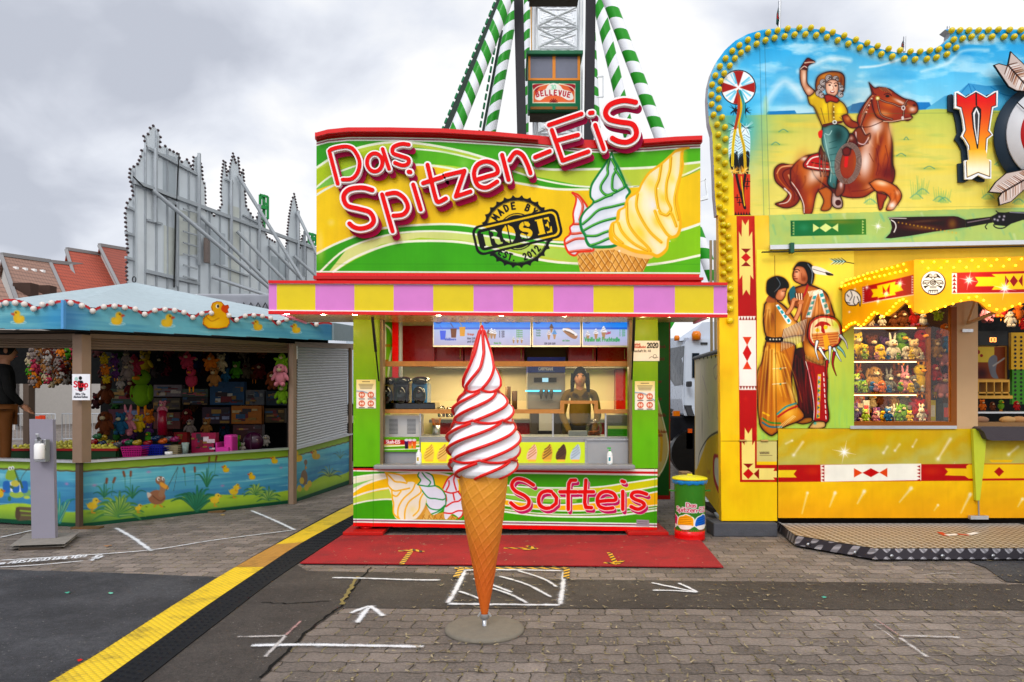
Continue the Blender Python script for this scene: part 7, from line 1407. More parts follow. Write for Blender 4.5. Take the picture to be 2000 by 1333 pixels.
 cv.fill([(1220,240),(2700,205),(2700,450),(1220,465)],'#a01220',False);cv.line([(1220,464),(2700,448)],6,'#ece0e0',False);cv.spray(1450,300,90,'#c83a20',.55,50)
 cv.fill([(1218,245),(1272,245),(1272,462),(1218,462)],'#e2e2ec',False)
 for k in range(5):cv.fill([(1220,250+k*44),(1262,270+k*44),(1220,290+k*44)]if False else[(1222,290+k*42),(1244,252+k*42),(1266,290+k*42)],'#8c1420',False)
 cv.fill([(1468,285),(1690,285),(1650,255),(2300,240),(2300,412),(1650,425),(1680,385),(1470,388),(1505,338)],'#e9bf1a',False)
 for P in([(1795,268),(1840,330),(1795,392)],[(1845,330),(1888,268),(1935,330),(1888,390)],[(1985,262),(1985,388),(1940,328)]):cv.fill(P,'#8c1418',False)
 cv.star(1402,320,110);cv.star(1792,408,130)
 cv.frame();B('canopy_front',MB().slab([W(x,y,FY+.003)for x,y in P2][::1],.03),OR);cv.build('canopy_front_artwork',front(FY),ART,booth,clip=P2)
 rf=[W(1785,509,FY+.03),W(2110,500,FY+.03),(W(2110,500,FY)[0],RY,W(0,500,FY)[2]),(a[0],RY,W(0,560,8.25)[2])]
 B('canopy_roof',MB().add(rf+[(x,y,z-.02)for x,y,z in rf],[(0,1,2,3),(7,6,5,4),(0,4,5,1),(3,2,6,7),(0,3,7,4)]),OR)
 gm=glow_mat('bulb_lit','#ffc42a',7.0);proto=None
 z=lambda P:[(1640+x/5.5556,490+y/5.5556)for x,y in P]
 fr=z([(898,122),(1025,122),(1165,118),(1303,115),(1437,106),(1575,102),(1705,98),(1840,95),(1975,90),(960,190),(1100,185),(1238,182),(1375,180),(1505,175),(1643,165),(1778,168),(1910,160),(898,660),(990,655),(1060,632),(1145,605),(1230,578),(1316,545),(1400,510),(1487,500),(1562,538),(1624,595),(1705,638),(1792,635),(1873,603),(1955,578)])
 en=z([(25,350),(72,320),(120,308),(165,300),(205,285),(255,270),(300,250),(350,240),(400,228),(455,208),(510,200),(565,185),(625,170),(690,150),(20,390),(60,380),(100,365),(145,355),(185,340),(225,330),(275,310),(320,310),(375,290),(430,280),(485,270),(540,255),(600,242),(655,230),(718,215),(40,865),(70,830),(100,805),(130,790),(165,780),(200,805),(230,825),(262,800),(285,760),(312,730),(345,695),(372,672),(405,685),(440,725),(478,718),(508,685),(540,655),(578,612),(610,575),(648,545),(685,530),(720,555),(755,610)])
 for i,(px,py)in enumerate(fr+en):
  if i<len(fr):p=Vector(W(px,py,FY-.025))
  else:u,v=T(px,py);p=Vector(mp(u,v))+Vector((-.01,-.022,0))
  if proto is None:proto=obj('lit_bulb',MB().ell((0,0,0),(.0105,.0105,.0105),8,6),gm);o=proto
  else:o=proto.copy();COL.objects.link(o)
  o.parent=booth;o.location=p-Vector(booth.location)
 for px,py,Y,e in((1715,560,7.7,5),(1850,520,7.2,6),(1950,520,7.2,6),(1900,610,7.2,5)):
  ld=bpy.data.lights.new('bulb_glow','POINT');ld.energy=e;ld.color=(1,.72,.25);ld.shadow_soft_size=.2;lo=bpy.data.objects.new('bulb_glow',ld);COL.objects.link(lo);lo.location=W(px,py,Y-.15)
canopy()
def showcase():
 y1=RY+.75;INW=mat('showcase_wall','#4a2c16',.7)
 B('showcase_back',kq(1655,560,1870,842,y1+.0,y1+.04),INW);B('showcase_side',MB().box(W(1664,0,RY)[0],W(1664,0,RY)[0]+.03,RY+.1,y1,W(0,838,RY)[2],W(0,560,RY)[2]),INW)
 B('window_frame',kq(1660,640,1664,836,RY+.01,RY+.06),PINE);B('window_frame',kq(1858,600,1869,832,RY+.01,RY+.07),PINE);B('window_frame',kq(1664,824,1858,832,RY+.01,RY+.07),PINE);B('window_sill',kq(1661,832,1869,838,RY-.02,RY+.1),ALU)
 B('beige_post',kq(1869,560,1910,838,RY+.01,RY+.14),BEI);B('post_bracket',MB().bar(W(1890,632,RY-.02),W(1950,608,7.6),.03).bar(W(1890,632,RY-.02),W(1905,590,RY-.1),.025),BEI);B('bracket_plate',kq(1880,643,1901,649,RY-.02,RY+.01),ALU)
 B('showcase_divider',kq(1812,640,1818,824,RY+.35,RY+.4),PINE)
 B('showcase_pane',kq(1664,600,1858,824,RY+.03,RY+.034),GLS)
 sh=glow_mat('shelf_light','#ffd99a',5.0)
 for py in(637,703,768):B('shelf',kq(1664,py,1812,py+3,RY+.16,y1),PINE);B('shelf_lamp',kq(1666,py+3.4,1790,py+5.2,RY+.15,RY+.17),sh)
 B('shelf',kq(1664,824,1858,828,RY+.08,y1),PINE);B('frame_lamp',kq(1855.5,640,1857.5,820,RY+.08,RY+.1),sh)
 for py,e in((642,9),(708,9),(773,8),(600,6)):
  ld=bpy.data.lights.new('showcase_lamp','AREA');ld.energy=e*1.1;ld.color=(1,.74,.42);ld.shape='RECTANGLE';ld.size=.9;ld.size_y=.08;lo=bpy.data.objects.new('showcase_lamp',ld);COL.objects.link(lo);x,y,z=W(1735,py+2,RY+.14);lo.location=(x,RY+.14,z);lo.rotation_euler=(math.radians(35),0,0)
 cols=[('yellow','#c09c1c'),('brown','#5a3216'),('purple','#4a2e50'),('green','#567a20'),('cream','#a8906a'),('red','#8c1c18'),('blue','#24507e'),('orange','#b85a1a'),('grey','#5c5854'),('pink','#a0646c'),('white','#aca290'),('tan','#8c6638'),('lime','#849a30')]
 kinds=('bear','dog','rabbit','bird');r=random.Random(21);Yt=RY+.32;used=set();ordw=('first','second','third','fourth','fifth','sixth','seventh','eighth','ninth','tenth','eleventh','twelfth')
 rows=[('topmost shelf',637,[(1700,22,'cream','bear'),(1722,24,'white','rabbit'),(1745,30,'brown','bear'),(1763,36,'brown','dog'),(1785,40,'red','bear'),(1803,28,'white','bird')]),('second shelf',703,[(1671,58,'yellow','bear'),(1688,34,'yellow','bird'),(1702,52,'brown','bear'),(1718,34,'yellow','dog'),(1729,50,'purple','bear'),(1743,44,'white','rabbit'),(1760,60,'green','bird'),(1770,30,'white','dog'),(1784,44,'cream','bear'),(1799,66,'red','bird')]),('third shelf',768,[(1670,40,'lime','bear'),(1686,26,'green','bear'),(1706,56,'tan','dog'),(1704,24,'blue','bird'),(1722,26,'orange','dog'),(1736,40,'grey','rabbit'),(1751,50,'brown','rabbit'),(1767,44,'pink','rabbit'),(1782,36,'grey','bear'),(1796,60,'yellow','bird')]),('lowest shelf',824,[(1672,26,'tan','bear'),(1708,18,'purple','bear'),(1724,22,'yellow','bird'),(1737,30,'white','bear'),(1749,28,'white','rabbit'),(1762,36,'green','dog'),(1776,20,'grey','bear'),(1797,44,'red','bear')])]
 cd=dict(cols)
 for nm,py,L in rows:
  for i,(px,h,cn,kd)in enumerate(L):
   Y=Yt+(.14 if h>48 else-.05 if h<30 else .04);x,y,z=W(px,py,Y);zb=W(0,py,RY+.16)[2]+.002;hh=h/F*Y
   plush((x,Y,zb),hh,cd[cn],kd,label='%s plush %s, %s toy on the %s of the prize window'%(cn,kd,ordw[i],nm),group='plush prizes in the prize window',belly='#b09a78' if cn not in('white','cream')else '#8c6c48')
 k=0
 for nm,py in(('second shelf',703),('third shelf',768),('lowest shelf',824)):
  for i in range(13):
   px=1668+i*11+r.uniform(-3,3);h=r.uniform(14,24)if py<800 else r.uniform(20,34);cn,c=cols[(k*5+2)%13];kd=kinds[(k*3)%4];Y=RY+(.60 if i%2 else .22);k+=1
   plush((W(px,0,Y)[0],Y,W(0,py,RY+.16)[2]+.002+(.13 if i%2 else 0)),(h+(10 if i%2 else 0))/F*Y,c,kd,label='small %s %s filler toy %s %s of prize window, gap %s'%(cn,kd,'behind on' if i%2 else 'in front on',nm,ordw[i//2]),group='small fill-in toys in the prize window')
 k=0
 for px,py,w,h,c in((1682,768,20,26,'#3a78b0'),(1681,824,12,34,'#b8a078'),(1692,824,12,40,'#c8bca8'),(1714,824,10,26,'#6a3a7a'),(1771,824,22,30,'#8a8478'),(1787,824,14,36,'#b8506a'),(1822,824,11,40,'#d8c020'),(1835,824,12,44,'#2c2a30'),(1848,824,12,34,'#5a5a60'),(1776,703,12,40,'#2c1814')):
  Y=RY+.5;zb=W(0,py,RY+.16)[2]+.002;x0,x1=W(px-w/2,0,Y)[0],W(px+w/2,0,Y)[0];hh=h/F*Y
  g=thing('toy_box','%s boxed toy, %s carton in the prize window'%(('blue','tan','pale','purple','grey','pink','yellow','black','slate','dark brown')[k],ordw[k]),'toy box',((x0+x1)/2,Y,zb),'cartons in the prize window');obj('carton',MB().box(x0,x1,Y,Y+.08,zb,zb+hh),mat('box_'+c[1:],c,.4,var=.3,vs=30),g);obj('window_insert',MB().box(lerp(x0,x1,.15),lerp(x0,x1,.85),Y-.004,Y,zb+hh*.2,zb+hh*.75),mat('insert_'+c[1:],('#e9dcc0','#3a3430','#c83a2a')[k%3],.3,var=.4,vs=60),g);k+=1
 for i,(px,py,h,cn,kd)in enumerate(((1832,628,26,'lime','star'),(1845,660,30,'orange','dog'),(1834,668,26,'red','bird'),(1828,700,40,'tan','bear'),(1842,716,44,'pink','rabbit'),(1853,738,40,'purple','bear'),(1826,745,36,'red','dog'),(1840,778,50,'pink','bear'),(1827,775,24,'yellow','bird'),(1851,690,36,'blue','bear'))):
  Y=RY+.42+.04*(i%3);plush((W(px,0,Y)[0],Y,W(0,py,Y)[2]),h/F*Y,cd[cn],kd,label='%s plush %s, %s of the toys hanging in the side bay of the prize window'%(cn,kd,ordw[i]),group='plush prizes hanging in the side bay')
 y2=10.6;B('range_back',kq(1900,560,2115,845,y2,y2+.04),mat('range_dark','#1c100a',.8));B('range_floor',kq(1905,838,2110,845,RY+.1,y2),mat('range_counter','#6b5a48',.5));B('range_ceiling',MB().box(W(1869,0,RY)[0],W(2110,0,RY)[0],RY+.1,y2,W(0,560,RY)[2],W(0,560,RY)[2]+.04),INW)
 g=thing('score_display','black score box with orange digits hung inside the shooting range','display',W(1935,675,9.4));obj('case',kq(1911,647,1968,675,9.4,9.6),BLACK,g)
 dm=glow_mat('digit_orange','#ff9a50',3);db=MB()
 for dx in(1934,1941):
  P=[(dx,660),(dx+4,660),(dx+4,664),(dx+4,668),(dx,668),(dx,664)]
  for i in range(6):db.bar(W(*P[i],9.39),W(*P[(i+1)%6],9.39),.006)
 obj('digits',db,dm,g)
 g=thing('peg_board','yellow and green perforated board standing in the shooting range','peg board',W(2000,790,9.8));obj('upper_panel',kq(1975,650,2060,722,9.8,9.85),mat('peg_yellow','#c8981c',.5),g);obj('lower_panel',kq(1977,722,2060,790,9.8,9.85),mat('peg_green','#3a7a1c',.5),g);hb=MB()
 for j in range(17):
  for i in range(6):x,y,z=W(1983+i*11.5,659+j*8,9.798);hb.lathe([(0,0),(.018,0)],(x,y-.002,z),8,axis='y')
 obj('peg_holes',hb,BLACK,g)
 g=thing('framed_picture','brown framed picture leaning inside the shooting range','picture',W(1935,740,9.9));obj('frame',kq(1908,676,1967,742,9.9,9.95),mat('pic_frame','#b07a3a',.5),g);cv=Canvas(1909,678,1963,740,1.5,'#7a3a1a');cv.fill([(1909,678),(1942,678),(1942,708),(1909,708)],'#c8a83a',False);cv.ell(1911,688,3,4,'#8a2018');cv.ell(1917,695,3,3,'#8a2018');cv.fill([(1930,706),(1940,694),(1948,700),(1945,725),(1950,740),(1936,735)],'#6a6a70');cv.line([(1940,715),(1962,700)],3,'#a09890');cv.spray(1918,730,12,'#2a1410',.8);cv.build('painting',front(9.897),paint_mat('print_matt',.5),g)
 g=thing('pigeonhole_rack','small wooden rack with four pigeonholes below the framed picture','rack',W(1940,775,9.6));rk=MB();rm=mat('rack_wood','#b88a3a',.5)
 for a_,b_,c_,d_ in((1908,742,1972,747),(1908,766,1972,769),(1908,773,1978,779)):rk=MB();x0,_,z1=W(a_,b_,9.5);x1,_,z0=W(c_,d_,9.5);obj('board',MB().box(x0,x1,9.5,9.75,z0,z1),rm,g)
 for px in(1911,1927,1942,1957,1971):obj('divider',kq(px-1,747,px+1,773,9.5,9.74),rm,g)
 for i,(px,py,h,cn,kd)in enumerate(((1925,632,44,'pink','bear'),(1949,622,34,'orange','rabbit'),(1958,622,38,'red','bird'),(1972,640,34,'white','dog'),(1988,628,40,'orange','bird'),(1998,645,26,'red','bear'),(1918,802,22,'orange','bear'),(1938,802,18,'brown','dog'),(1955,802,22,'green','bird'),(1985,802,20,'red','dog'))):
  Y=9.2;plush((W(px,0,Y)[0],Y,W(0,py,Y)[2]),h/F*Y,cd[cn],kd,label='%s plush %s, %s toy %s in the shooting range'%(cn,kd,ordw[i%6],'hanging' if i<6 else 'lying on the back shelf'),group='plush prizes in the shooting range')
 B('range_shelf',kq(1908,805,2110,808,9.0,9.5),ALU);B('gun_counter',kq(1908,826,2110,834,RY+.3,9.0),mat('gun_counter','#8a6a48',.5))
 for i,(px,c)in enumerate(((1968,'#b08a58'),(1990,'#a87c50'),(1915,'#8a6a54'))):Y=8.8;z=W(0,826,RY+.3)[2];tag(obj('gun_rest',MB().ell((W(px,0,Y)[0],Y,z+.03),(.10,.06,.045),16,8),mat('rest_'+c[1:],c,.7)),'%s padded gun rest on the range counter'%('tan','darker tan','greyish brown')[i],'gun rest')
 ld=bpy.data.lights.new('range_lamp','POINT');ld.energy=14;ld.color=(1,.75,.45);lo=bpy.data.objects.new('range_lamp',ld);COL.objects.link(lo);lo.location=W(1955,600,9.0)
showcase()
def plate_mat(name,c1,c2,sc_,metal=.6):
 m=bpy.data.materials.new(name);m.use_nodes=True;b=NB(m);p=b.N['Principled BSDF'];P=b.pos();sp=b.n('ShaderNodeSeparateXYZ');b.L.new(P,sp.inputs[0])
 v=b.m('ADD',sp.outputs[1],sp.outputs[2]);u1=b.m('MULTIPLY',b.m('ADD',sp.outputs[0],v),sc_);u2=b.m('MULTIPLY',b.m('SUBTRACT',sp.outputs[0],v),sc_)
 chk=b.m('MULTIPLY',b.m('SINE',u1),b.m('SINE',u2));st=b.m('SINE',b.m('MULTIPLY',u1,4.0));f=b.m('MULTIPLY',b.ss(chk,.10,.35),b.m('MULTIPLY_ADD',b.ss(st,-.2,.4),.5,.5)if sc_<36 else b.m('ADD',b.ss(st,-.4,.4),.6,clamp=True))
 b.L.new(b.mix(b.m('MULTIPLY',f,.9),lin(c1),lin(c2)),p.inputs['Base Color']);p.inputs['Metallic'].default_value=metal;b.L.new(b.m('MULTIPLY_ADD',b.noise(P,6,5,.6),.3,.3),p.inputs['Roughness']);b.L.new(b.bump(f,.5,.004),p.inputs['Normal']);return m
def platform():
 g=thing('step_platform','low chequer plate step platform in front of the shooting booth','step platform',G(1800,1060));z=.135
 T=[G(1520,1019,z),G(1553,1045.5,z),G(1709,1071,z),(G(1709,1071,z)[0]+2.4,G(1709,1071,z)[1]+.02,z),(G(1709,1071,z)[0]+2.4,RY+.05,z),(G(1520,1019,z)[0],RY+.05,z)]
 obj('tread_plate',MB().add([(x,y,z)for x,y,_ in T],[tuple(range(6))]).add([(x,y,z-.006)for x,y,_ in T],[tuple(range(6))[::-1]]),plate_mat('chequer_top','#7d7064','#e6ded2',40,.4),g)
 for i in range(5):a,b_=T[i],T[(i+1)%6];d=Vector((b_[0]-a[0],b_[1]-a[1],0)).normalized();n=Vector((-d.y,d.x,0))*.012;A,Bq=Vector(a),Vector(b_);mb=MB();V=[]
 for i in(5,0,1,2):
  a,b_=T[i],T[(i+1)%6];d=Vector((b_[0]-a[0],b_[1]-a[1],0));
  if d.length<.01:continue
  d.normalize();n=Vector((-d.y,d.x,0))*.012;mb=MB();V=[(a[0],a[1],.025),(b_[0],b_[1],.025),(b_[0],b_[1],z-.007),(a[0],a[1],z-.007)];mb.add(V+[(x+n.x,y+n.y,q)for x,y,q in V],[(0,1,2,3),(7,6,5,4),(0,4,5,1),(2,6,7,3),(0,3,7,4),(1,5,6,2)]);obj('edge_plate',mb,plate_mat('chequer_edge%d'%i,'#4e4a50','#d4d0d6',26,.6),g)
  L=math.dist(a[:2],b_[:2]);k=0
  while .15+k*.5<L and i>0:
   t=(.15+k*.5)/L;x,y=lerp(a[0],b_[0],t),lerp(a[1],b_[1],t);obj('bolt',MB().lathe([(0,0),(.016,.003),(.02,.012),(0,.012)],(x-n.x*.9,y-n.y*.9-.008,.062),10,axis='y'),STEEL,g);k+=1
 obj('frame',MB().box(T[1][0]+.3,T[3][0]-.1,RY-1.0,RY,0,z-.03),DARKIN,g)
 x0,y0,_=G(1840,1040,z);mb=MB()
 rw=MB();
 for k,(a,b_)in enumerate((((1835,1040),(1848,1047)),((1848,1046),(1870,1044)),((1870,1044),(1892,1046)),((1892,1045),(1908,1041)))):
  A,Bq=Vector(G(*a,z)),Vector(G(*b_,z));d=(Bq-A).normalized();n=Vector((-d.y,d.x,0))*.03;rw.add([tuple(A-n+Vector((0,0,.002+.0005*k))),tuple(Bq-n+Vector((0,0,.002+.0005*k))),tuple(Bq+n+Vector((0,0,.002+.0005*k))),tuple(A+n+Vector((0,0,.002+.0005*k)))],[(0,1,2,3)],k%2)
 tag(obj('tape_arrow',rw,[mat('tape_red','#c83a1c',.5),WHT]),'red and white tape arrow stuck on the chequer plate platform','tape arrow')
platform()
tag(obj('concrete_block',kq(1394,1022,1519,1049,8.27,8.6),mat('block_grey','#56575c',.9,var=.3,vs=7,bump=.7,bs=80),bevel=.012),'dark concrete block under the corner of the shooting booth','concrete block')
def flag(px,py0,py1,Y,label,c1,c2):
 g=thing('flag',label,'flag',W(px,py1,Y));obj('pole',MB().tube([W(px,py1,Y),W(px+1,py0,Y)],.018,6),ALU,g);h=(py1-py0);mb=MB()
 P=[W(px-.5,py0+h*.12,Y),W(px-5,py0+h*.45,Y+.1),W(px-6,py0+h*.8,Y),W(px-1,py0+h*.92,Y+.05),W(px,py0+h*.6,Y-.05)];mb.slab(P,.006);obj('cloth',mb,[mat('flag_'+c1[1:],c1,.8)],g);obj('cloth_patch',MB().slab([W(px-3,py0+h*.4,Y-.06),W(px-5,py0+h*.6,Y-.06),W(px-1,py0+h*.65,Y-.06)],.004),mat('flag_'+c2[1:],c2,.8),g)
flag(1522,2,58,9.2,'furled green flag with red patch on the booth roof above the rider','#2c5a4c','#a02a30');flag(1766,72,102,9.6,'thin furled grey flag over the dip of the booth roof line','#4a5658','#8a4038');flag(1851,52,88,9.4,'furled red flag at the step of the booth roof line','#b01c24','#d8d0cc')
def trailer_side():
 A,C_=(W(1358,0,12.0)[0],12.0),(W(1411,0,8.6)[0],8.6);mp,T,L=vrect(A,C_,0,3);q=[(1357,703),(1411,690),(1411,1016),(1357,938)];P=[T(*p)for p in q]
 g=thing('trailer_side','yellow trailer side with painted heart under a translucent tarpaulin beside the booth','trailer',(A[0],A[1],.4))
 cv=Canvas(0,min(p[1]for p in P),L,max(p[1]for p in P),.7,'#f0c020',T=lambda x,y:T(x,y));cv.frame(1280,600,2.836)
 cv.fill([(215,280),(365,270),(365,690),(290,730),(230,900),(215,900)],'#e9dcc0',False);cv.spray(260,640,22,'#7a6a50',.6,80)
 for P_ in([(250,350),(255,480)],[(275,330),(270,470)],[(262,380),(290,480)],[(330,330),(345,320),(350,360),(335,400),(322,350),(332,330)],[(285,520),(300,620)],[(330,500),(325,560)],[(350,540),(340,600),(360,640)]):cv.line(P_,7,'#b89aa8',a=.8)
 cv.line([(235,880),(250,800),(300,720),(365,685)],9,'#3a3630');cv.fill([(322,830),(340,815),(368,850),(368,1030),(345,1020),(322,940)],'#b83a34');cv.fill([(330,850),(345,835),(368,865),(368,1010),(348,990),(330,930)],'#e0d6d4');cv.text('W',288,925,30,5,'#b83a34');cv.fill([(213,280),(222,280),(222,900),(213,890)],'#d8b020',False)
 for k in range(7):cv.ell(225+k*22,285-k*2,3,8,'#2a2a2c')
 obj('side_panel',MB().add([mp(*p)for p in P]+[(mp(*p)[0]+.05,mp(*p)[1]+.01,mp(*p)[2])for p in P],[(3,2,1,0),(4,5,6,7),(0,1,5,4),(1,2,6,5),(2,3,7,6),(3,0,4,7)]),YEL,g)
 off=Vector((-(C_[1]-A[1]),C_[0]-A[0],0)).normalized()*-.004
 if off.x>0:off=-off
 cv.build('side_artwork',lambda u,v:(mp(u,v)[0]-.004,mp(u,v)[1]-.001,mp(u,v)[2]),paint_mat('tarp_paint',.9,0),g,clip=P)
 obj('top_tube',MB().tube([W(1356,700,12.0),W(1412,684,8.6)],.03,8),DGREY,g);obj('bottom_rail',MB().tube([W(1357,945,12.0),W(1414,1022,8.6),W(1424,1040,8.5)],.035,8),STEEL,g)
 for px in(1388,1396):obj('ladder_rail',MB().tube([W(px,470,10.5),W(px+2,700,10.5)],.02,6),mat('ladder_tan','#b8a888',.5),g)
trailer_side()
SA,SB,SC,SD=W(162,0,8.9)[:2],W(571,0,10.95)[:2],W(683,0,13.3)[:2],W(-90,0,9.15)[:2]
duck=thing('duck_fishing_stall','eight sided duck fishing stall with pale canvas roof and painted pond panels','fairground stall',(SA[0],SA[1],0))
S=lambda name,mb,m,**kw:obj(name,mb,m,duck,**kw)
POST=mat('post_beige','#8f7866',.45,metal=.25,var=.15);PGRN=mat('stall_green','#0f3b26',.6);SART=paint_mat('stall_paint',.45,.1)
def rubber_duck(cv,x,y,s,flip=1,hat=None):
 f=lambda P:[(x+p[0]*s*flip,y+p[1]*s)for p in P]
 cv.fill(f([(-10,2),(-9,-4),(-4,-2),(2,-4),(10,-3),(12,3),(9,9),(0,11),(-7,9)]),'#e2a80c');cv.ell(x-3*s*flip,y-8*s,6.5*s,6.5*s,'#e6b010');cv.spray(x+2*s*flip,y+2*s,5*s,'#f6cc30',.5)
 cv.fill(f([(-8,-9),(-14,-9),(-14,-6),(-8,-4)]),'#c83a1c');cv.ell(x-5*s*flip,y-10*s,1.3*s,1.6*s,'#1a1208')
def spiky(cv,x,y,n,L,w,c1,c2,spread=1.2,seed=1):
 r=random.Random(seed)
 for k in range(n):
  a=-PI/2+(k/(n-1)-.5)*2*spread;l=L*r.uniform(.75,1.1);mx,my=x+l*.6*math.cos(a),y+l*.65*math.sin(a);ex,ey=x+l*math.cos(a)*1.05,y+l*.85*math.sin(a)+l*.25*abs(math.cos(a))
  cv.line([(x,y),(mx,my),(ex,ey)],w,c1 if k%2 else c2,w2=w*.25);cv.line([(x,y),(mx,my)],w*.2,'#d8e070' if c2!='#1d5a3c' else '#3f9060',a=.6)
def panel(a,b,ya,yb,ta,tb,name,draw,c='#4aa6c4'):
 """a,b: plan points; ya,yb: photo rows of the bottom at a/b, ta,tb rows of the top; pxa, pxb columns"""
 mp,T,L=vrect(a,b,0,2);pxa,pxb=CX+a[0]/a[1]*F,CX+b[0]/b[1]*F
 P=[T(pxa,ta),T(pxb,tb),T(pxb,yb),T(pxa,ya)];v0,v1=min(p[1]for p in P),max(p[1]for p in P)
 cv=Canvas(0,v0,L,v1,.95,c,T=lambda x,y:T(x,y));draw(cv,pxa,pxb);cv.A=cv.A*.8+np.array((.50,.56,.55),np.float32)*.2;cv.build(name+'_artwork',mp,SART,duck,clip=P)
 n=Vector((b[1]-a[1],-(b[0]-a[0]),0)).normalized()*-.004;n2=n*12
 if n.y<0:n,n2=-n,-n2
 S(name,MB().prism([tuple(Vector(mp(*p))+n)for p in P],[tuple(Vector(mp(*p))+n2)for p in P]),mat('panel_back','#2a5a48',.6));return mp,T,L
def pond(cv,x0,x1,yt0,yt1,yb0,yb1):
 f=lambda t0,t1:[(lerp(x0,x1,t),lerp(lerp(yt0,yb0,t0),lerp(yt1,yb1,t0),t))for t in(0,1)]+[(lerp(x0,x1,t),lerp(lerp(yt0,yb0,t1),lerp(yt1,yb1,t1),t))for t in(1,0)]
 cv.fill(f(.1,.75),'#5fc2cf',False,col2='#2f78ac',gr=((lerp(x0,x1,.3),yt0),(lerp(x0,x1,.3),yb0-30)));cv.tint(np.clip((vnoise(cv.h,cv.w,6,90,5)-.5)*4,0,1),'#2a6aa4',.55);cv.tint(np.clip((vnoise(cv.h,cv.w,3,70,6)-.62)*5,0,1),'#a4e0e4',.5)
 cv.fill(f(-.1,.13),'#93b82c',False);cv.tint(np.clip((vnoise(cv.h,cv.w,30,60,7)-.5)*4,0,1),'#7aa022',.0)
 cv.line([(lerp(x0,x1,t),lerp(lerp(yt0,yb0,.14),lerp(yt1,yb1,.14),t)+.6*math.sin(t*70))for t in np.linspace(0,1,40)],2.2,'#5a3c14',False)
 cv.fill([(lerp(x0,x1,t),lerp(lerp(yt0,yb0,.72+.05*math.sin(t*9)),lerp(yt1,yb1,.72+.05*math.sin(t*9)),t))for t in np.linspace(0,1,14)]+f(.6,1.1)[2:],'#a2c42a',False,col2='#5a8a2c',gr=((x0,yb0-25),(x0,yb0)));cv.spray(x0+10,yb0-10,40,'#2f6a3a',.5,14)
 cv.fill(f(.93,1.1),'#0f3b26',False)
def dA(cv,a,b):
 pond(cv,160,572,903,877,1032,984);cv.frame(150,870,3.636)
 for x,y in((125,285),(510,190),(1035,288),(1450,160)):cv.spray(x,y,12,'#d070b0',.7,7)
 spiky(cv,195,365,5,110,11,'#2f7a4a','#1d5a3c',1.0);spiky(cv,395,370,5,120,12,'#2f7a4a','#1d5a3c',.9,3);spiky(cv,925,290,5,170,15,'#2f7a4a','#1d5a3c',.6,4)
 for x,y,r_ in((212,252,.2),(265,247,.7),(335,203,-.5),(383,202,.1),(762,176,-.4),(838,172,-.1),(940,98,.2),(990,92,.4)):cv.line([(x-8*r_,y+16),(x+8*r_,y-14)],13,'#7a3a20',False);cv.line([(x-8*r_,y+16),(x-26*r_,y+110)],2,'#2f6a3a',False)
 spiky(cv,305,500,17,190,26,'#6f9c2c','#3d7a3c',1.5,5);spiky(cv,855,460,11,210,26,'#1f6a4a','#1d5a3c',.95,6);spiky(cv,1275,345,13,100,20,'#8ab03a','#2f6a3c',1.5,7);spiky(cv,1365,385,13,100,20,'#8ab03a','#2f6a3c',1.5,8)
 def chick(x,y,s,f=1):cv.ell(x,y,34*s,26*s,'#f0c020');cv.ell(x+22*s*f,y-32*s,22*s,22*s,'#f4c82c');cv.fill([(x+40*s*f,y-38*s),(x+62*s*f,y-30*s),(x+40*s*f,y-22*s)],'#e08a1c',False);cv.ell(x+28*s*f,y-36*s,3.5,4.5,'#1a1008');cv.line([(x,y+24*s),(x-4,y+46*s),(x+16*s*f,y+48*s)],7,'#e0901c',False);cv.fill([(x-30*s*f,y-8*s),(x-44*s*f,y-18*s),(x-28*s*f,y+12*s)],'#f0c020',False)
 cv.spray(110,480,30,'#1c4a2a',.5,8);chick(110,430,1.05);chick(435,450,.6);chick(980,390,.9,1);cv.spray(1110,370,26,'#1c4a2a',.5,6);chick(1115,330,.9,1);chick(1130,300,.5)
 cv.ell(568,370,62,52,'#9a5a3c');cv.fill([(505,375),(500,335),(530,350)],'#e0c8b8');cv.line([(600,350),(612,300),(600,262)],34,'#a06a4a');cv.ell(592,250,34,30,'#8e5a3e');cv.fill([(600,262),(650,292),(645,315),(610,300),(590,280)],'#f09a2c');cv.ell(580,240,11,14,'#fff'*1+'fff'[:3]if False else '#ffffff');cv.ell(612,238,9,12,'#ffffff');cv.ell(583,242,5,7,'#201008');cv.ell(614,240,4,6,'#201008');cv.line([(540,360),(590,395),(625,375)],6,'#6a3a24');cv.line([(560,425),(550,438)],9,'#e08a1c',False);cv.line([(590,425),(605,438)],9,'#e08a1c',False)
 cv.line([(635,320),(718,155)],3.5,'#3a3a30',False);cv.line([(718,155),(700,260),(688,325)],1.5,'#3a3a30')
 for x,y in((1058,170),(1243,222),(1403,108)):rubber_duck(cv,x,y,2.1);cv.line([(x-40,y+26),(x+40,y+27)],3,'#bfe8f0',False,.5,.6)
 for x,y in((495,437),(620,437),(1180,345)):cv.ell(x,y,6,4,'#4a6a1c')
mpA,TA,LA=panel(SA,SB,1030,986,903,877,'front_panel',dA)
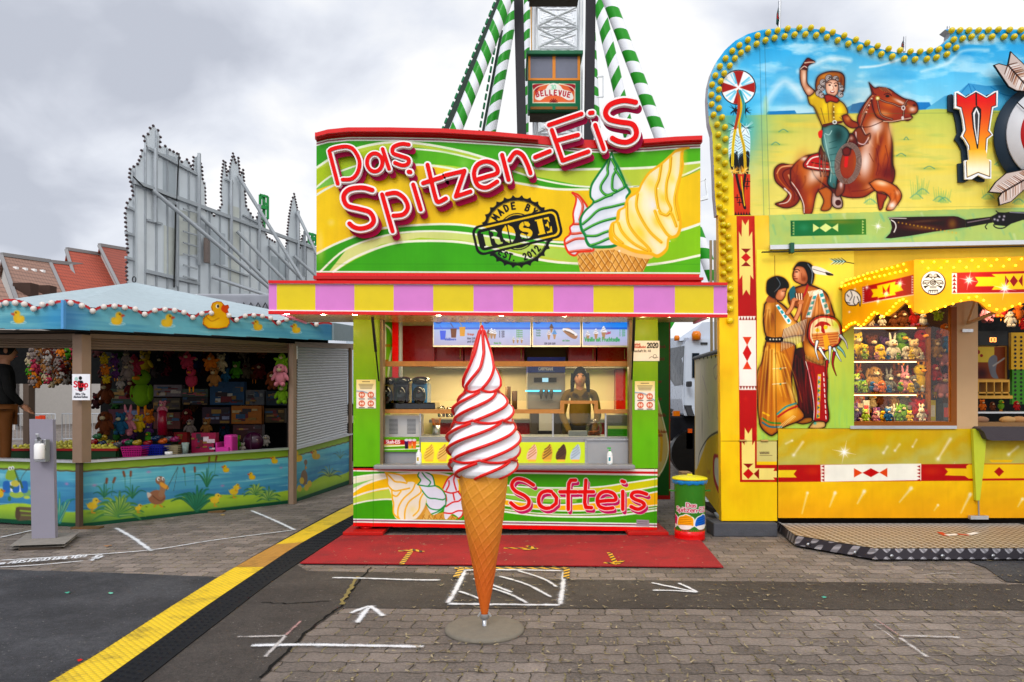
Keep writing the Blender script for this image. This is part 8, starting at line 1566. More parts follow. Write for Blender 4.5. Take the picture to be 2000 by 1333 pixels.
def dB(cv,a,b):
 pond(cv,570,684,878,849,985,944);cv.frame(540,600,3.33);spiky(cv,345,1100,9,90,12,'#8aa03a','#2f4a2c',1.4,3);spiky(cv,415,985,5,80,8,'#3f6a4a','#2f5a4a',.8,4);spiky(cv,130,1150,5,60,6,'#2f5a4a','#2f5a4a',.8,4)
 cv.ell(180,1110,22,50,'#7a5a44');cv.line([(185,1070),(190,1010)],14,'#8a6a50');cv.ell(190,1010,11,18,'#7a5a48');cv.ell(192,1045,6,9,'#d88a2c')
 for x,y in((150,1180),(195,1175),(215,1150),(165,1130)):cv.ell(x,y,15,22,'#d8b02c')
 rubber_duck(cv,132,975,3);rubber_duck(cv,255,965,2.4);cv.spray(280,1000,200,'#23405a',.25,90)
panel(SB,SC,985,945,878,849,'front_panel',dB)
def dD(cv,a,b):
 pond(cv,-90,162,896,903,1016,1032);cv.frame(0,790,4.04)
 cv.line([(160,610),(180,560),(240,490)],3,'#3a3a30');cv.ell(135,710,60,30,'#9ab83c');cv.ell(75,745,14,20,'#2f6a3c');cv.ell(215,700,36,26,'#6fa05a');cv.ell(212,735,26,12,'#b8c83c')
 cv.ell(132,650,88,44,'#e8ecf0');
 for q in(-1.5,-.2,1.0):cv.fill([(132+q*56-22,615),(132+q*56+26,612),(132+q*56+30,690),(132+q*56-18,692)],'#1f5ab0')
 cv.ell(120,625,34,26,'#c8b83a');cv.line([(100,660),(85,650)],16,'#3a5a2c');cv.line([(160,610),(175,655)],16,'#3a5a2c')
 cv.fill([(60,520),(90,505),(118,520),(130,570),(110,600),(60,595),(42,575)],'#8aa828');cv.ell(78,506,13,15,'#ffffff');cv.ell(100,503,12,15,'#ffffff');cv.ell(80,508,5,7,'#101008');cv.ell(100,506,5,7,'#101008')
 for k in range(8):cv.fill([(112+k*4,520+k*12),(126+k*5,516+k*12),(118+k*4,534+k*12)],'#2f4a1c',False)
 rubber_duck(cv,0,705,2.8,-1);cv.fill([(125,815),(150,808),(290,815),(290,910),(150,920),(122,890)],'#5a4630',False);cv.ell(140,865,20,52,'#4a3626');cv.line([(160,840),(280,850)],9,'#8aa82c');cv.line([(170,875),(280,880)],8,'#7a8a30')
 spiky(cv,470,925,7,260,22,'#2f8a7a','#1f6a6a',.5,9);cv.spray(526,628,12,'#d070b0',.7,8)
panel(SD,SA,1016,1030,896,903,'front_panel',dD)
def rail(a,b,pa,pb,h,d,m,nm,dz=0):A,B_=Vector((a[0],a[1],CH-(pa-HY)/F*a[1]+dz)),Vector((b[0],b[1],CH-(pb-HY)/F*b[1]+dz));S(nm,MB().bar(A,B_,d,h),m)
for a,b,pa,pb in((SA,SB,902,876),(SB,SC,877,848),(SD,SA,895,902)):rail(a,b,pa,pb,.03,.12,ALU,'ledge')
def post(px,Y,w,y0,y1,m=POST,nm='corner_post'):
 x=W(px,0,Y)[0];r=w/2/F*Y;S(nm,MB().lathe([(0,0),(r,0),(r,1),(0,1)],(0,0,0),6,smooth=False),m);o=COL.objects[-1]if False else None
def post2(px,Y,w,y0,y1,m=POST,nm='corner_post'):
 x=W(px,0,Y)[0];r=w/2/F*Y;z1,z0=CH-(y0-HY)/F*Y,max(0,CH-(y1-HY)/F*Y);S(nm,MB().lathe([(0,z0),(r,z0),(r,z1),(0,z1)],(x,Y,0),6,smooth=False),m)
post2(160,8.86,36,655,903);post2(155,8.84,15,903,1032,mat('post_dark','#5a4c42',.5,metal=.3));post2(571,10.9,17,672,985);post2(684,13.3,8,680,948);post2(57,14.2,22,690,880,mat('post_dark','',.5));post2(-40,9.1,30,655,1010)
def shutter(a,b,pts,n,m,nm,depth=.02):
 mp,T,L=vrect(a,b,0,3);(xa,ya),(xb,yb),(xc,yc),(xd,yd)=pts;P=[T(*p)for p in pts];mb=MB();nn=Vector((b[1]-a[1],-(b[0]-a[0]),0)).normalized()
 if nn.y>0:nn=-nn
 V=[];N=n*4
 for i in range(N+1):
  t=i/N;d=depth*abs(math.sin(PI*i/4));l=[lerp(P[0][k],P[3][k],t)for k in(0,1)];r=[lerp(P[1][k],P[2][k],t)for k in(0,1)];V+=[tuple(Vector(mp(*l))+nn*d),tuple(Vector(mp(*r))+nn*d)]
 mb.add(V,[(2*i,2*i+2,2*i+3,2*i+1)for i in range(N)],0,False);S(nm,mb,m)
SLB,SLG=mat('slat_beige','#8a7664',.5,metal=.2),mat('slat_grey','#b4b6ba',.4,metal=.25)
shutter(SA,SB,[(176,645),(565,671),(565,676),(176,661)],1,SLB,'shutter_box',.0);shutter(SA,SB,[(176,661),(563,676),(563,690),(176,683)],4,SLB,'roller_shutter')
shutter(SD,SA,[(-90,643),(146,647),(146,664),(-90,660)],1,SLB,'shutter_box',0);shutter(SD,SA,[(-90,660),(146,664),(146,681),(-90,679)],4,SLB,'roller_shutter')
shutter(SB,SC,[(576,668),(690,672),(690,684),(576,679)],1,SLB,'shutter_box',0);shutter(SB,SC,[(580,678),(679,682),(677,849),(578,876)],36,SLG,'roller_shutter',.016)
S('shutter_guide',MB().bar(W(577,677,10.98),W(577,702,10.98),.05,.05),WHT)
FA,FB,FC,FD=W(122,0,8.4)[:2],W(648,0,10.99)[:2],W(706,0,13.2)[:2],W(-140,0,8.5)[:2]
def fascia(a,b,top,bot,ducks,nm,corner=None,base='#5aa8b8'):
 mp,T,L=vrect(a,b,0,4);P=[T(*p)for p in top+bot];v0,v1=min(p[1]for p in P),max(p[1]for p in P)
 cv=Canvas(0,v0-1,L,v1+1,.9,base,T=lambda x,y:T(x,y));cv.tint(np.clip((vnoise(cv.h,cv.w,5,80,5)-.45)*4,0,1),'#2f7fa4',.6);cv.tint(np.clip((vnoise(cv.h,cv.w,3,60,9)-.6)*5,0,1),'#8fd2d8',.6)
 for x,y,q,c,aa in corner or():cv.spray(x,y,q,c,aa,q)
 for x,y,s,f in ducks:cv.ring(x,y+9*s,15*s,1.1,'#a8dce0',0,360,2.5*s);rubber_duck(cv,x,y,s,f)
 cv.line(top,7.5,'#c01c1c',False)
 cv.A=cv.A*.82+np.array((.60,.64,.64),np.float32)*.18;cv.build(nm+'_artwork',mp,SART,duck,clip=P);n=Vector((b[1]-a[1],-(b[0]-a[0]),0)).normalized()
 if n.y<0:n=-n
 S(nm,MB().prism([tuple(Vector(mp(*p))+n*.004)for p in P],[tuple(Vector(mp(*p))+n*.035)for p in P]),mat('fascia_back','#7a8a90',.6));return mp,T,n
def scal(vs,ps):
 out=[vs[0]]
 for(v0,p,v1)in zip(vs[:-1],ps,vs[1:]):
  for t in(.12,.25,.4,.5,.6,.75,.88,1):out.append((lerp(v0[0],v1[0],t),lerp(v0[1],v1[1],t)-(lerp(v0[1],v1[1],.5)-p[1])*(4*t*(1-t))**.8))
 return out
mpF,TF,nF=fascia(FA,FB,scal([(122,587),(181,605),(282,613),(377,619),(458,626),(541,632),(614,634),(648,631)],[(150,589),(231,595),(328,602),(417,607),(502,613),(579,621),(634,629)]),[(648,665),(122,643)],[(229,624,1.0,-1),(327,628,1.0,-1),(503,637,.8,1),(578,643,.75,1)],'fascia',[(130,620,26,'#2a6cb0',.7),(640,645,30,'#1f5a90',.7)])
mpG,TG,nG=fascia(FD,FA,scal([(-140,600),(-30,601),(69,602),(122,586)],[(-85,585),(20,584),(100,592)]),[(122,643),(-140,642)],[(36,621,1.0,1),(-80,621,1.0,1)],'fascia',[(110,620,24,'#1f7fc0',.6)])
fascia(FB,FC,[(648,631),(706,640)],[(706,668),(648,665)],[(672,655,.7,1)],'fascia',base='#6a9aa8')
S('fascia_corner',MB().bar(W(124,587,8.36),W(124,643,8.36),.05,.03),mat('corner_blue','#5a9ad0',.5))
dp=[(395,634),(396,622),(402,616),(410,613),(413,608),(411,600),(414,592),(422,589),(431,590),(437,597),(444,596),(446,601),(443,606),(445,611),(440,613),(446,620),(447,632),(442,640),(425,643),(405,642)]
cv=Canvas(0,-400,400,-100,1);P=[TF(*p)for p in dp];us,vs_=[p[0]for p in P],[p[1]for p in P]
cv=Canvas(min(us)-1,min(vs_)-1,max(us)+1,max(vs_)+1,2,'#e0a41c',T=lambda x,y:TF(x,y));cv.spray(420,632,14,'#f0c030',.7,8);cv.fill([(434,596),(440,597),(444,596),(446,601),(443,606),(445,611),(438,612),(430,605)],'#d0481c');cv.ell(423,599,3.4,4,'#f4f0e0');cv.ell(424,599,2,3,'#1a1008');cv.line([(402,620),(412,628),(426,622)],1.6,'#b87a10');cv.line(dp+[dp[0]],2,'#a8401c',False)
for k,(nm,dd)in enumerate((('duck_figure',0),)):
 off=-nF*.03;S(nm,MB().prism([tuple(Vector(mpF(*p))+off*.98)for p in P],[tuple(Vector(mpF(*p))+off*.3)for p in P]),mat('duck_yellow','#e0a41c',.5));cv.build('duck_face',lambda u,v:tuple(np.asarray(c,float)+o for c,o in zip(mpF(u,v),off)),SART,duck,clip=P)
bm=mat('bulb_white','#d8cfc8',.3,coat=.8);proto=None
for i,(x,y)in enumerate(((7,92),(40,83),(85,82),(129,88),(173,110),(215,90),(259,82),(343,82),(397,95),(449,120),(503,100),(554,97),(603,103),(654,111),(699,136),(748,117),(797,113),(843,117),(888,127),(930,151),(974,133),(1019,130),(1104,142),(1141,163),(1182,144),(1224,141),(1265,145),(1304,155),(1343,176),(1381,160),(1419,157),(1453,160),(1488,168),(1524,185))):
 px,py=x/2.469,560+y/2.469;mp,T,n=(mpG,TG,nG)if px<122 else(mpF,TF,nF);p=Vector(mp(*T(px,py)))-n*.02
 if proto is None:proto=obj('bulb',MB().ell((0,-.02,0),(.036,.03,.036),12,8).lathe([(.028,0),(.028,.02),(0,.02)],(0,.0,0),10,axis='y'),bm);o=proto
 else:o=proto.copy();COL.objects.link(o)
 o.parent=duck;o.location=p-Vector(duck.location)
AP=Vector(W(262,552,12.3));zr=2.62;cen=Vector((AP.x,AP.y,0));ring_=[]
for a in(FD,FA,FB,FC):ring_.append(Vector((a[0],a[1],0)))
ring_+=[2*cen-ring_[0]*1+Vector((0,0,0)),2*cen-ring_[1]]
rv=[];rf=[];rb=MB();zt=[W(-140,600,8.5)[2]-.04,W(122,592,8.4)[2]-.03,W(648,633,10.99)[2],W(706,640,13.2)[2],2.7,2.7]
for i in range(len(ring_)):
 a,b=ring_[i],ring_[(i+1)%len(ring_)];za,zb=zt[i],zt[(i+1)%len(zt)];V=[];n=8
 for j in range(n+1):
  for k in range(n+1):
   t,u=j/n,k/n;base=a.lerp(b,u);zz=lerp(za,zb,u);sag=-.10*math.sin(PI*u)*math.sin(PI*t)
   V.append((lerp(AP.x,base.x,t),lerp(AP.y,base.y,t),lerp(AP.z,zz,t)+sag))
 rb.add(V,[(j*(n+1)+k,(j+1)*(n+1)+k,(j+1)*(n+1)+k+1,j*(n+1)+k+1)for j in range(n)for k in range(n)],0,True)
S('canvas_roof',rb,mat('roof_canvas','#adbbc0',.8,var=.16,vs=9,bump=.5,bs=90));S('roof_shackle',MB().tube([tuple(AP+Vector((.03*math.cos(t),0,.05+.05*math.sin(t))))for t in np.linspace(0,6.28,12)],.01,6),DGREY)
S('stall_floor',MB().add([(SD[0],SD[1]+.1,.25),(SA[0],SA[1]+.1,.25),(SB[0]-.1,SB[1],.25),(SC[0]-.1,SC[1],.25),(SC[0]-1,15.4,.25),(SD[0]-.5,15.4,.25)],[(0,1,2,3,4,5)]),DARKIN)
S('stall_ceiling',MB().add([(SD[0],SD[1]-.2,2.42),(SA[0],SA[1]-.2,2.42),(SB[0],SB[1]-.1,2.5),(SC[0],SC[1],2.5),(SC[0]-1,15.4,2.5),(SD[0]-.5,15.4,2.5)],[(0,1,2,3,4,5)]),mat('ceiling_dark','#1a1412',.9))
S('added_shade_sheet',kq(-25,655,196,750,14.1,14.15),mat('stall_back','#0b090a',.95));bk=mat('stall_back','#0b090a',.95);S('back_wall',kq(196,660,640,905,13.9,13.95),bk);S('inner_wall',MB().prism([(SB[0]-.06,SB[1]+.1,.8),(SC[0]-.06,SC[1],.8),(SC[0]-.06,SC[1],2.5),(SB[0]-.06,SB[1]+.1,2.5)],[(SB[0]-.12,SB[1]+.1,.8),(SC[0]-.12,SC[1],.8),(SC[0]-.12,SC[1],2.5),(SB[0]-.12,SB[1]+.1,2.5)]),bk)  # the first, black sheet is added to give the shade behind the toys
S('goods_bench',MB().add([(SA[0]+.15,SA[1]+.28,.80),(SB[0]-.1,SB[1]-.02,.80),(SB[0]-1.1,SB[1]+1.0,.80),(SA[0]-.6,SA[1]+1.3,.80)],[(0,1,2,3)]),mat('bench_dark','#3a2a24',.8))
CL={'yellow':'#b89a1c','orange':'#c06a18','purple':'#5a3468','grey':'#7a6c66','green':'#3f7a20','lime':'#6a9424','brown':'#5c3218','tan':'#8a5e34','pink':'#b8707c','red':'#9c1f2c','cream':'#a89878','blue':'#27506e','navy':'#1a2440','white':'#9c948c','rose':'#a03448','black':'#17141a','maroon':'#5a1e1c'}
r5=random.Random(17);OW=('first','second','third','fourth','fifth','sixth','seventh','eighth','ninth','tenth','eleventh','twelfth','thirteenth','fourteenth')
hang=[(204,712,22,'yellow','star',10.6),(206,733,22,'orange','star',10.6),(208,750,20,'yellow','star',10.7),(224,716,26,'purple','bear',10.7),(226,740,24,'purple','rabbit',10.8),(236,760,24,'white','bear',11.0),(247,712,26,'grey','rabbit',10.7),(250,745,38,'grey','dog',10.8),(262,735,40,'rose','star',11.4),(277,800,80,'lime','bird',11.6),(284,730,44,'yellow','bear',12.2),(258,778,40,'maroon','bear',11.6),(208,790,46,'brown','bear',11.4),(314,728,34,'black','rabbit',11.6),(366,722,34,'rose','star',11.2),(374,760,42,'rose','bird',11.2),(386,728,36,'navy','bear',12),(412,726,34,'orange','star',11.3),(432,727,36,'cream','bear',11.4),(419,756,38,'tan','bear',11.2),(441,748,28,'blue','bear',11.5),(462,740,34,'green','bear',11.8),(508,742,34,'maroon','dog',12.6),(551,724,34,'lime','star',11.0),(548,756,46,'pink','dog',10.75),(533,762,38,'brown','dog',10.95),(552,790,42,'lime','bear',11.0)]
for i,(px,py,h,c,kd,Y)in enumerate(hang):plush((W(px,0,Y)[0],Y,W(0,py,Y)[2]),h/F*Y*1.05,CL[c],kd,label='%s %s plush hanging in the stall opening, %s along'%(c,kd,OW[i%14]if i<14 else 'farther '+OW[i-14]),group='plush toys hanging over the counter',belly=CL['cream'])
for i in range(54):
 px,py=62+(i%9)*9.5+r5.uniform(-4,4),700+(i//9)*11+r5.uniform(-5,5);c=('grey','tan','white','brown','maroon','grey','orange','green','rose','cream')[i%10];Y=11.8+.2*(i%3)
 plush((W(px,0,Y)[0],Y,W(0,py,Y)[2]),26/F*Y,CL[c],('bear','dog','rabbit')[i%3],label='small %s plush clustered beyond the dark jacket, %s row, %s'%(c,OW[i//7],OW[i%7]),group='plush toys clustered left of the post',belly=CL['grey'])
for i in range(40):
 px,py=200+(i%10)*34+r5.uniform(-12,12),(704,740,800,862)[i//10]+r5.uniform(-8,6);c=('brown','grey','maroon','orange','purple','tan','cream','green','rose','blue')[(i*7)%10];Y=13.1+.15*(i%4)
 plush((W(px,0,Y)[0],Y,W(0,py,Y)[2]),r5.uniform(24,36)/F*Y,tuple(v*.6 for v in hx(CL[c])),('bear','dog','rabbit','bird')[i%4],label='dim %s plush on the stall back wall, %s tier down, %s'%(c,OW[i//10],OW[i%10]),group='plush toys on the back wall',belly=CL['maroon'])  # plush colours scaled down, shade of the stall depth put into them
bench=[(206,852,52,'brown','dog',10.6),(236,850,46,'blue','bear',10.7),(250,852,50,'pink','rabbit',10.8),(272,845,36,'yellow','bear',10.9),(292,832,34,'orange','bear',11.3),(292,852,26,'purple','bear',11.1),(290,866,24,'green','bird',10.7),(318,812,30,'pink','bear',11.1),(366,830,34,'maroon','dog',11.8),(372,852,36,'grey','bear',11.8),(404,850,34,'tan','bear',11.9),(520,872,24,'white','dog',11.4),(462,880,30,'green','bear',10.9),(474,882,18,'white','bear',10.9)]
for i,(px,py,h,c,kd,Y)in enumerate(bench):plush((W(px,0,Y)[0],Y,W(0,py,Y)[2]),h/F*Y,CL[c],kd,label='%s %s plush sitting among goods on the duck stall bench, %s'%(c,kd,OW[i]),group='plush toys sitting on the bench',belly=CL['cream'])
for i,(x0,y0,x1,y1,c,c2,lb)in enumerate(((300,752,355,775,'#6e6264','#a89c8c','wide grey'),(356,760,406,775,'#4a5648','#b0505c','narrow dark green'),(356,776,406,791,'#302c2c','#7a7468','low black'),(410,746,477,791,'#2a4a6a','#b4b0a4','large blue ship model'),(480,762,516,791,'#5a5c5e','#8a8a84','pale grey'),(452,793,511,828,'#a4601c','#b8a070','orange'),(395,796,450,828,'#3a2a34','#7a8098','dark violet'),(300,778,352,800,'#4a4030','#6a5c40','olive'),(455,830,512,862,'#3a1420','#7a5a60','wine red'),(340,845,365,868,'#8c1414','#b03a30','glossy red'),(374,846,421,887,'#8a1c40','#c8b4bc','pink and white doll'),(520,764,556,792,'#22303a','#6a5a3c','slate'),(518,798,556,826,'#4a3a1c','#8a3a2c','mustard brown'),(300,806,352,838,'#5a2a1c','#7a8a6c','rust'),(215,760,290,790,'#2c3a2c','#7a6a4a','moss green'),(212,800,286,834,'#4a2430','#5a6a8a','plum'))):
 Y=(10.45 if i==10 else 11.6 if i in(8,9)else 12.9);X0,X1=W(x0,0,Y)[0],W(x1,0,Y)[0];Z0,Z1=W(0,y1,Y)[2],W(0,y0,Y)[2];g=thing('toy_box',lb+' toy carton stacked inside the duck stall','toy box',((X0+X1)/2,Y,Z0),'cartons in the duck stall')
 obj('carton',MB().box(X0,X1,Y,Y+.12,Z0,Z1),mat('tb'+str(i),c,.5,var=.5,vs=16),g);q=MB()
 for j in range(13):a,b_,w,h=r5.random()*.8,r5.random()*.75,r5.uniform(.08,.4),r5.uniform(.08,.3);q.box(lerp(X0,X1,a),lerp(X0,X1,min(.97,a+w)),Y-.004-.001*j,Y,lerp(Z0,Z1,b_+.03),lerp(Z0,Z1,min(.97,b_+h)),j%5)
 obj('carton_picture',q,[mat('tp'+str(i),c2,.5,var=.7,vs=26)]+[mat('pr'+h_,'#'+h_,.5,var=.4,vs=30)for h_ in('3a3234','8a6a34','6a2a2c','34506a')],g)
def basket(px,py,w,h,Y,c,label):
 x,_,z=W(px,py,Y);k=Y/F;g=thing('basket',label,'basket',(x,Y,z));m=mat('basket_'+c[1:],c,.5);mb=MB()
 for j in range(6):zz=z+h*k*j/5;q=.8+.2*j/5;P=[(x-w*k/2*q,Y-.1*q),(x+w*k/2*q,Y-.1*q),(x+w*k/2*q,Y+.12*q),(x-w*k/2*q,Y+.12*q)];[mb.bar((*P[a],zz),(*P[(a+1)%4],zz),.012)for a in range(4)]
 for j in range(9):t=j/8;mb.bar((x+(t-.5)*w*k*.8,Y-.08,z),(x+(t-.5)*w*k,Y-.1,z+h*k),.010)
 obj('weave',mb,m,g);obj('contents',MB().box(x-w*k*.4,x+w*k*.4,Y-.07,Y+.08,z+.01,z+h*k*.8),mat('contents_'+c[1:],c,.7,var=.5,vs=30,k=.3),g)
basket(264,895,40,22,9.9,'#a8206c','magenta plastic basket on the duck stall counter');basket(304,892,40,22,10.1,'#14288c','dark blue plastic basket on the duck stall counter');basket(341,889,24,18,10.3,'#a89a78','small cream wicker basket next to the paper cup')
x,_,z=W(362,889,10.3);tag(obj('paper_cup',MB().lathe([(0,0),(.035,0),(.05,.18),(0,.18)],(x,10.3,z),14),mat('cup_print','#8a9a94',.6,var=.6,vs=30)),'tall printed paper cup between the cream basket and the doll box','cup');x,_,z=W(326,890,9.9);tag(obj('lidded_tub',MB().lathe([(0,0),(.05,0),(.05,.05),(0,.05)],(x,9.95,z),14),WHT),'small white lidded tub in front of the baskets','tub')
g=thing('doll_chair','bright pink doll chair on the duck stall counter','doll chair',W(435,885,10.5));pk=mat('toy_pink','#c83a94',.4);obj('side',kq(418,865,424,886,10.45,10.7),pk,g);obj('seat',kq(424,874,446,886,10.45,10.7),pk,g);obj('backrest',kq(436,850,453,886,10.5,10.75),pk,g,bevel=.03)
x,_,z=W(490,882,10.9);tag(obj('suitcase',MB().ell((x,11,z+.14),(.16,.1,.15),16,10).bar((x,10.9,z),(x,10.9,z+.26),.02),mat('case_plum','#3a1c30',.4,coat=.8)),'dark plum ribbed toy suitcase at the end of the counter','suitcase');x,_,z=W(317,850,10.9);tag(obj('bubble_tube',MB().lathe([(0,0),(.07,0),(.065,.36),(.03,.38),(0,.38)],(x,10.9,z),14),mat('tube_red','#8c1c34',.3,coat=.8)),'red plastic tube toy standing upright behind the baskets','toy tube')
for i in range(14):
 px,py=184+i*14.5+r5.uniform(-4,4),868-i*.8+r5.uniform(-6,4);
 if px>345:px-=170
 Y=10.1+.3*r5.random();c=('#8a1c20','#20304a','#b8561c','#5a5a60','#8a2a5a','#2a5a3a','#a88a2c')[i%7];x,_,z=W(px,py,Y);mb=MB();mb.ell((x,Y,z),(.07,.05,.04),10,6);mb.ell((x+.04,Y-.02,z+.02),(.04,.03,.03),8,5);tag(obj('wrapped_toy',mb,mat('wrap_'+c[1:],c,.25,coat=1.2,var=.5,vs=25)),'%s cellophane wrapped toy in the heap by the duck basin, %s'%(('dark red','navy','orange','grey','plum','green','mustard')[i%7],OW[i]),'wrapped toy','cellophane wrapped toys')
g=thing('duck_basin','dark green water basin with red rim inside the duck stall','basin',W(110,890,9.9));bx0,bx1=W(10,0,9.8)[0],W(226,0,9.8)[0];bz=W(0,881,9.8)[2]
obj('basin_wall',MB().box(bx0,bx1,9.8,9.84,.26,bz),PGRN,g);obj('basin_rim',MB().box(bx0-.01,bx1+.02,9.785,9.86,bz,bz+.03),mat('rim_red','#8c2418',.5),g);obj('basin_water',MB().box(bx0,bx1,9.84,11.6,bz-.1,bz-.02),mat('water_dark','#2a3a34',.1,coat=1.5),g);obj('basin_side',MB().box(bx1-.02,bx1+.02,9.84,11.6,.26,bz+.02),PGRN,g)
dm=MB().ell((0,0,.03),(.055,.04,.035),8,6).ell((-.03,0,.075),(.028,.026,.026),8,6);dY=mat('toy_duck_yellow','#b8b04a',.4);du=None;k=0
for j in range(8):
 for i in range(17):
  x,y,z=bx0+.08+i*.088+.03*(j%2),9.92+j*.17+r5.uniform(-.02,.02),bz-.02;px=1000+x/y*F
  if px>226 or px<-10:continue
  if du is None:q=obj('toy_duck',dm,dY);q.location=(x,y,z);du=q
  else:q=du.copy();COL.objects.link(q);q.location=(x,y,z);q.rotation_euler=(0,0,r5.uniform(-.6,.6))
  tag(q,'small pale yellow plastic duck floating in the green basin','toy duck','plastic ducks floating in the basin');k+=1
px_,py_,_=W(6,0,9.35);person((px_,9.35,.45),1.92,(.75,.66),'person in dark jacket and brown trousers reaching into the duck stall',mat('jacket_black','#0c0d14',.9),mat('trousers_brown','#5e3a18',.8),{'er':(.12,.02,.65),'wr':(.08,.10,.56),'sr':(.11,.0,.80),'el':(-.14,.02,.65),'wl':(-.10,.10,.57),'chest':(0,.01,.69)})
def stop():
 cv=Canvas(141,731,176,782,2.4,'#e9e9ee');cv.ell(149,741,3.4,4.4,'#a8c8c0');cv.ell(157,739,3.2,3.6,'#15151a');cv.fill([(152,745),(160,744),(163,750),(161,764),(154,764),(152,752)],'#15151a');cv.text('Stop',144.5,756.5,11,2.6,'#c8142c',sx=1.15);cv.ring(158,760,12,.6,'#c8505c',20,160,3)
 cv.text('Bitte 1,5m',148,772,4,.8,'#303038');cv.text('Abstand halten',144,777.5,3.8,.8,'#303038');g=thing('paper_notice','white Stop notice taped to the duck stall post','notice',W(158,782,8.68));obj('paper',kq(141,731,176,782,8.68,8.684),mat('paper','',.7),g);cv.build('print',front(8.677),paint_mat('print_matt',.5),g)
stop()
def stand():
 b0,b1,b2,b3=G(18,1077),G(126,1073),G(155,1049),G(52,1052);Y=G(85,1062)[1];g=thing('sanitizer_stand','grey hand sanitizer column standing on a weathered wooden board','sanitizer stand',G(85,1062))
 z=.055;m=mat('weathered_wood','#8d8780',.85,var=.3,vs=14,bump=.4,bs=60);bd=[(x,y,z)for x,y,_ in(b0,b1,b2,b3)];obj('board',MB().prism([(x,y,.028)for x,y,_ in bd][::-1],bd),m,g,bevel=.004);obj('runner',MB().bar((b0[0]+.08,b0[1]+.05,.015),(b1[0]-.05,b1[1]+.05,.015),.08,.028).bar((b3[0]+.1,b3[1]-.05,.015),(b2[0]-.1,b2[1]-.05,.015),.08,.028),mat('runner','#4a4038',.8),g)
 lv=mat('column_grey','#8e8a96',.5,var=.05);p=[W(57,819,Y),W(103,820,Y+.03),W(108,1060,Y+.03),W(62,1062,Y)];obj('column',MB().prism(p[::-1],[(x,y+.05,q)for x,y,q in p][::-1]),lv,g,bevel=.004)
 obj('bracket',kq(67,859,89,903,Y-.08,Y-.005),STEEL,g,bevel=.004);x,_,zz=W(78,897,Y-.11);obj('bottle',MB().lathe([(0,0),(.046,0),(.05,.008),(.05,.15),(.04,.17),(0,.17)],(x,Y-.12,zz),20),WHT,g);obj('lever',MB().bar(W(76,858,Y-.1),W(72,848,Y-.2),.03,.006).bar(W(78,866,Y-.1),W(76,856,Y-.12),.03),STEEL,g)
stand()
for px,py,w,lb in((400,1002,.5,'under the middle of the duck stall'),(165,1034,.35,'under the duck stall corner post')):x,y,_=G(px,py);tag(obj('shim_board',MB().box(x-w/2,x+w/2,y,y+.12,.001,.02),mat('shim','#6a5238',.8)),'thin wooden shim '+lb,'shim board')
bmm=mat('barrier_zinc','#b4b8bc',.45,metal=.6)
def barrier(x,y,w,lb):
 g=thing('crowd_barrier',lb,'barrier',(x,y,0),'barriers behind the duck stall');f=MB().tube([(x,y,.12),(x,y,1.1),(x+w,y,1.1),(x+w,y,.12)],.02,6).tube([(x,y,.25),(x+w,y,.25)],.016,6).bar((x+.2,y-.25,.02),(x+.2,y+.25,.02),.04).bar((x+w-.2,y-.25,.02),(x+w-.2,y+.25,.02),.04);obj('frame',f,bmm,g)
 for i in range(1,17):obj('bar',MB().tube([(x+w*i/17,y,.25),(x+w*i/17,y,1.1)],.009,5),bmm,g)
for i in range(3):barrier(-17.6+i*2.3,24+i*.2,2.2,'%s zinc barrier seen through the duck stall'%('leftmost','middle','rightmost')[i])
for i,px in enumerate((75,82)):
 x,y,_=W(px,0,21+i);m=MB();g=thing('traffic_beacon',('taller','shorter')[i]+' red and white beacon in front of the barriers','beacon',(x,y,0))
 for k in range(5):obj('stripe',MB().box(x-.09,x+.09,y,y+.03,.1+k*.2,.3+k*.2),(mat('beacon_red','#c8401c',.5),WHT)[k%2],g)
 obj('foot',MB().box(x-.2,x+.2,y-.15,y+.15,0,.1),DGREY,g)
def tiles(name,c):
 m=bpy.data.materials.new(name);m.use_nodes=True;b=NB(m);p=b.N['Principled BSDF'];P=b.pos();sp=b.n('ShaderNodeSeparateXYZ');b.L.new(P,sp.inputs[0]);f=b.m('FRACT',b.m('MULTIPLY',sp.outputs[2],3.1));w=b.m('SINE',b.m('MULTIPLY',b.m('ADD',sp.outputs[0],sp.outputs[1]),22))
 g=b.m('MULTIPLY_ADD',b.ss(f,0,.35),.5,b.m('MULTIPLY_ADD',b.noise(P,1.2,6,.7),.5,b.m('MULTIPLY_ADD',w,.05,.28)));vm=b.n('ShaderNodeVectorMath',operation='SCALE');vm.inputs[0].default_value=lin(c,1)[:3];b.L.new(g,vm.inputs['Scale']);b.L.new(vm.outputs[0],p.inputs['Base Color']);p.inputs['Roughness'].default_value=.85;b.L.new(b.bump(b.m('ADD',f,b.m('MULTIPLY',w,.3)),.6,.05),p.inputs['Normal']);return m
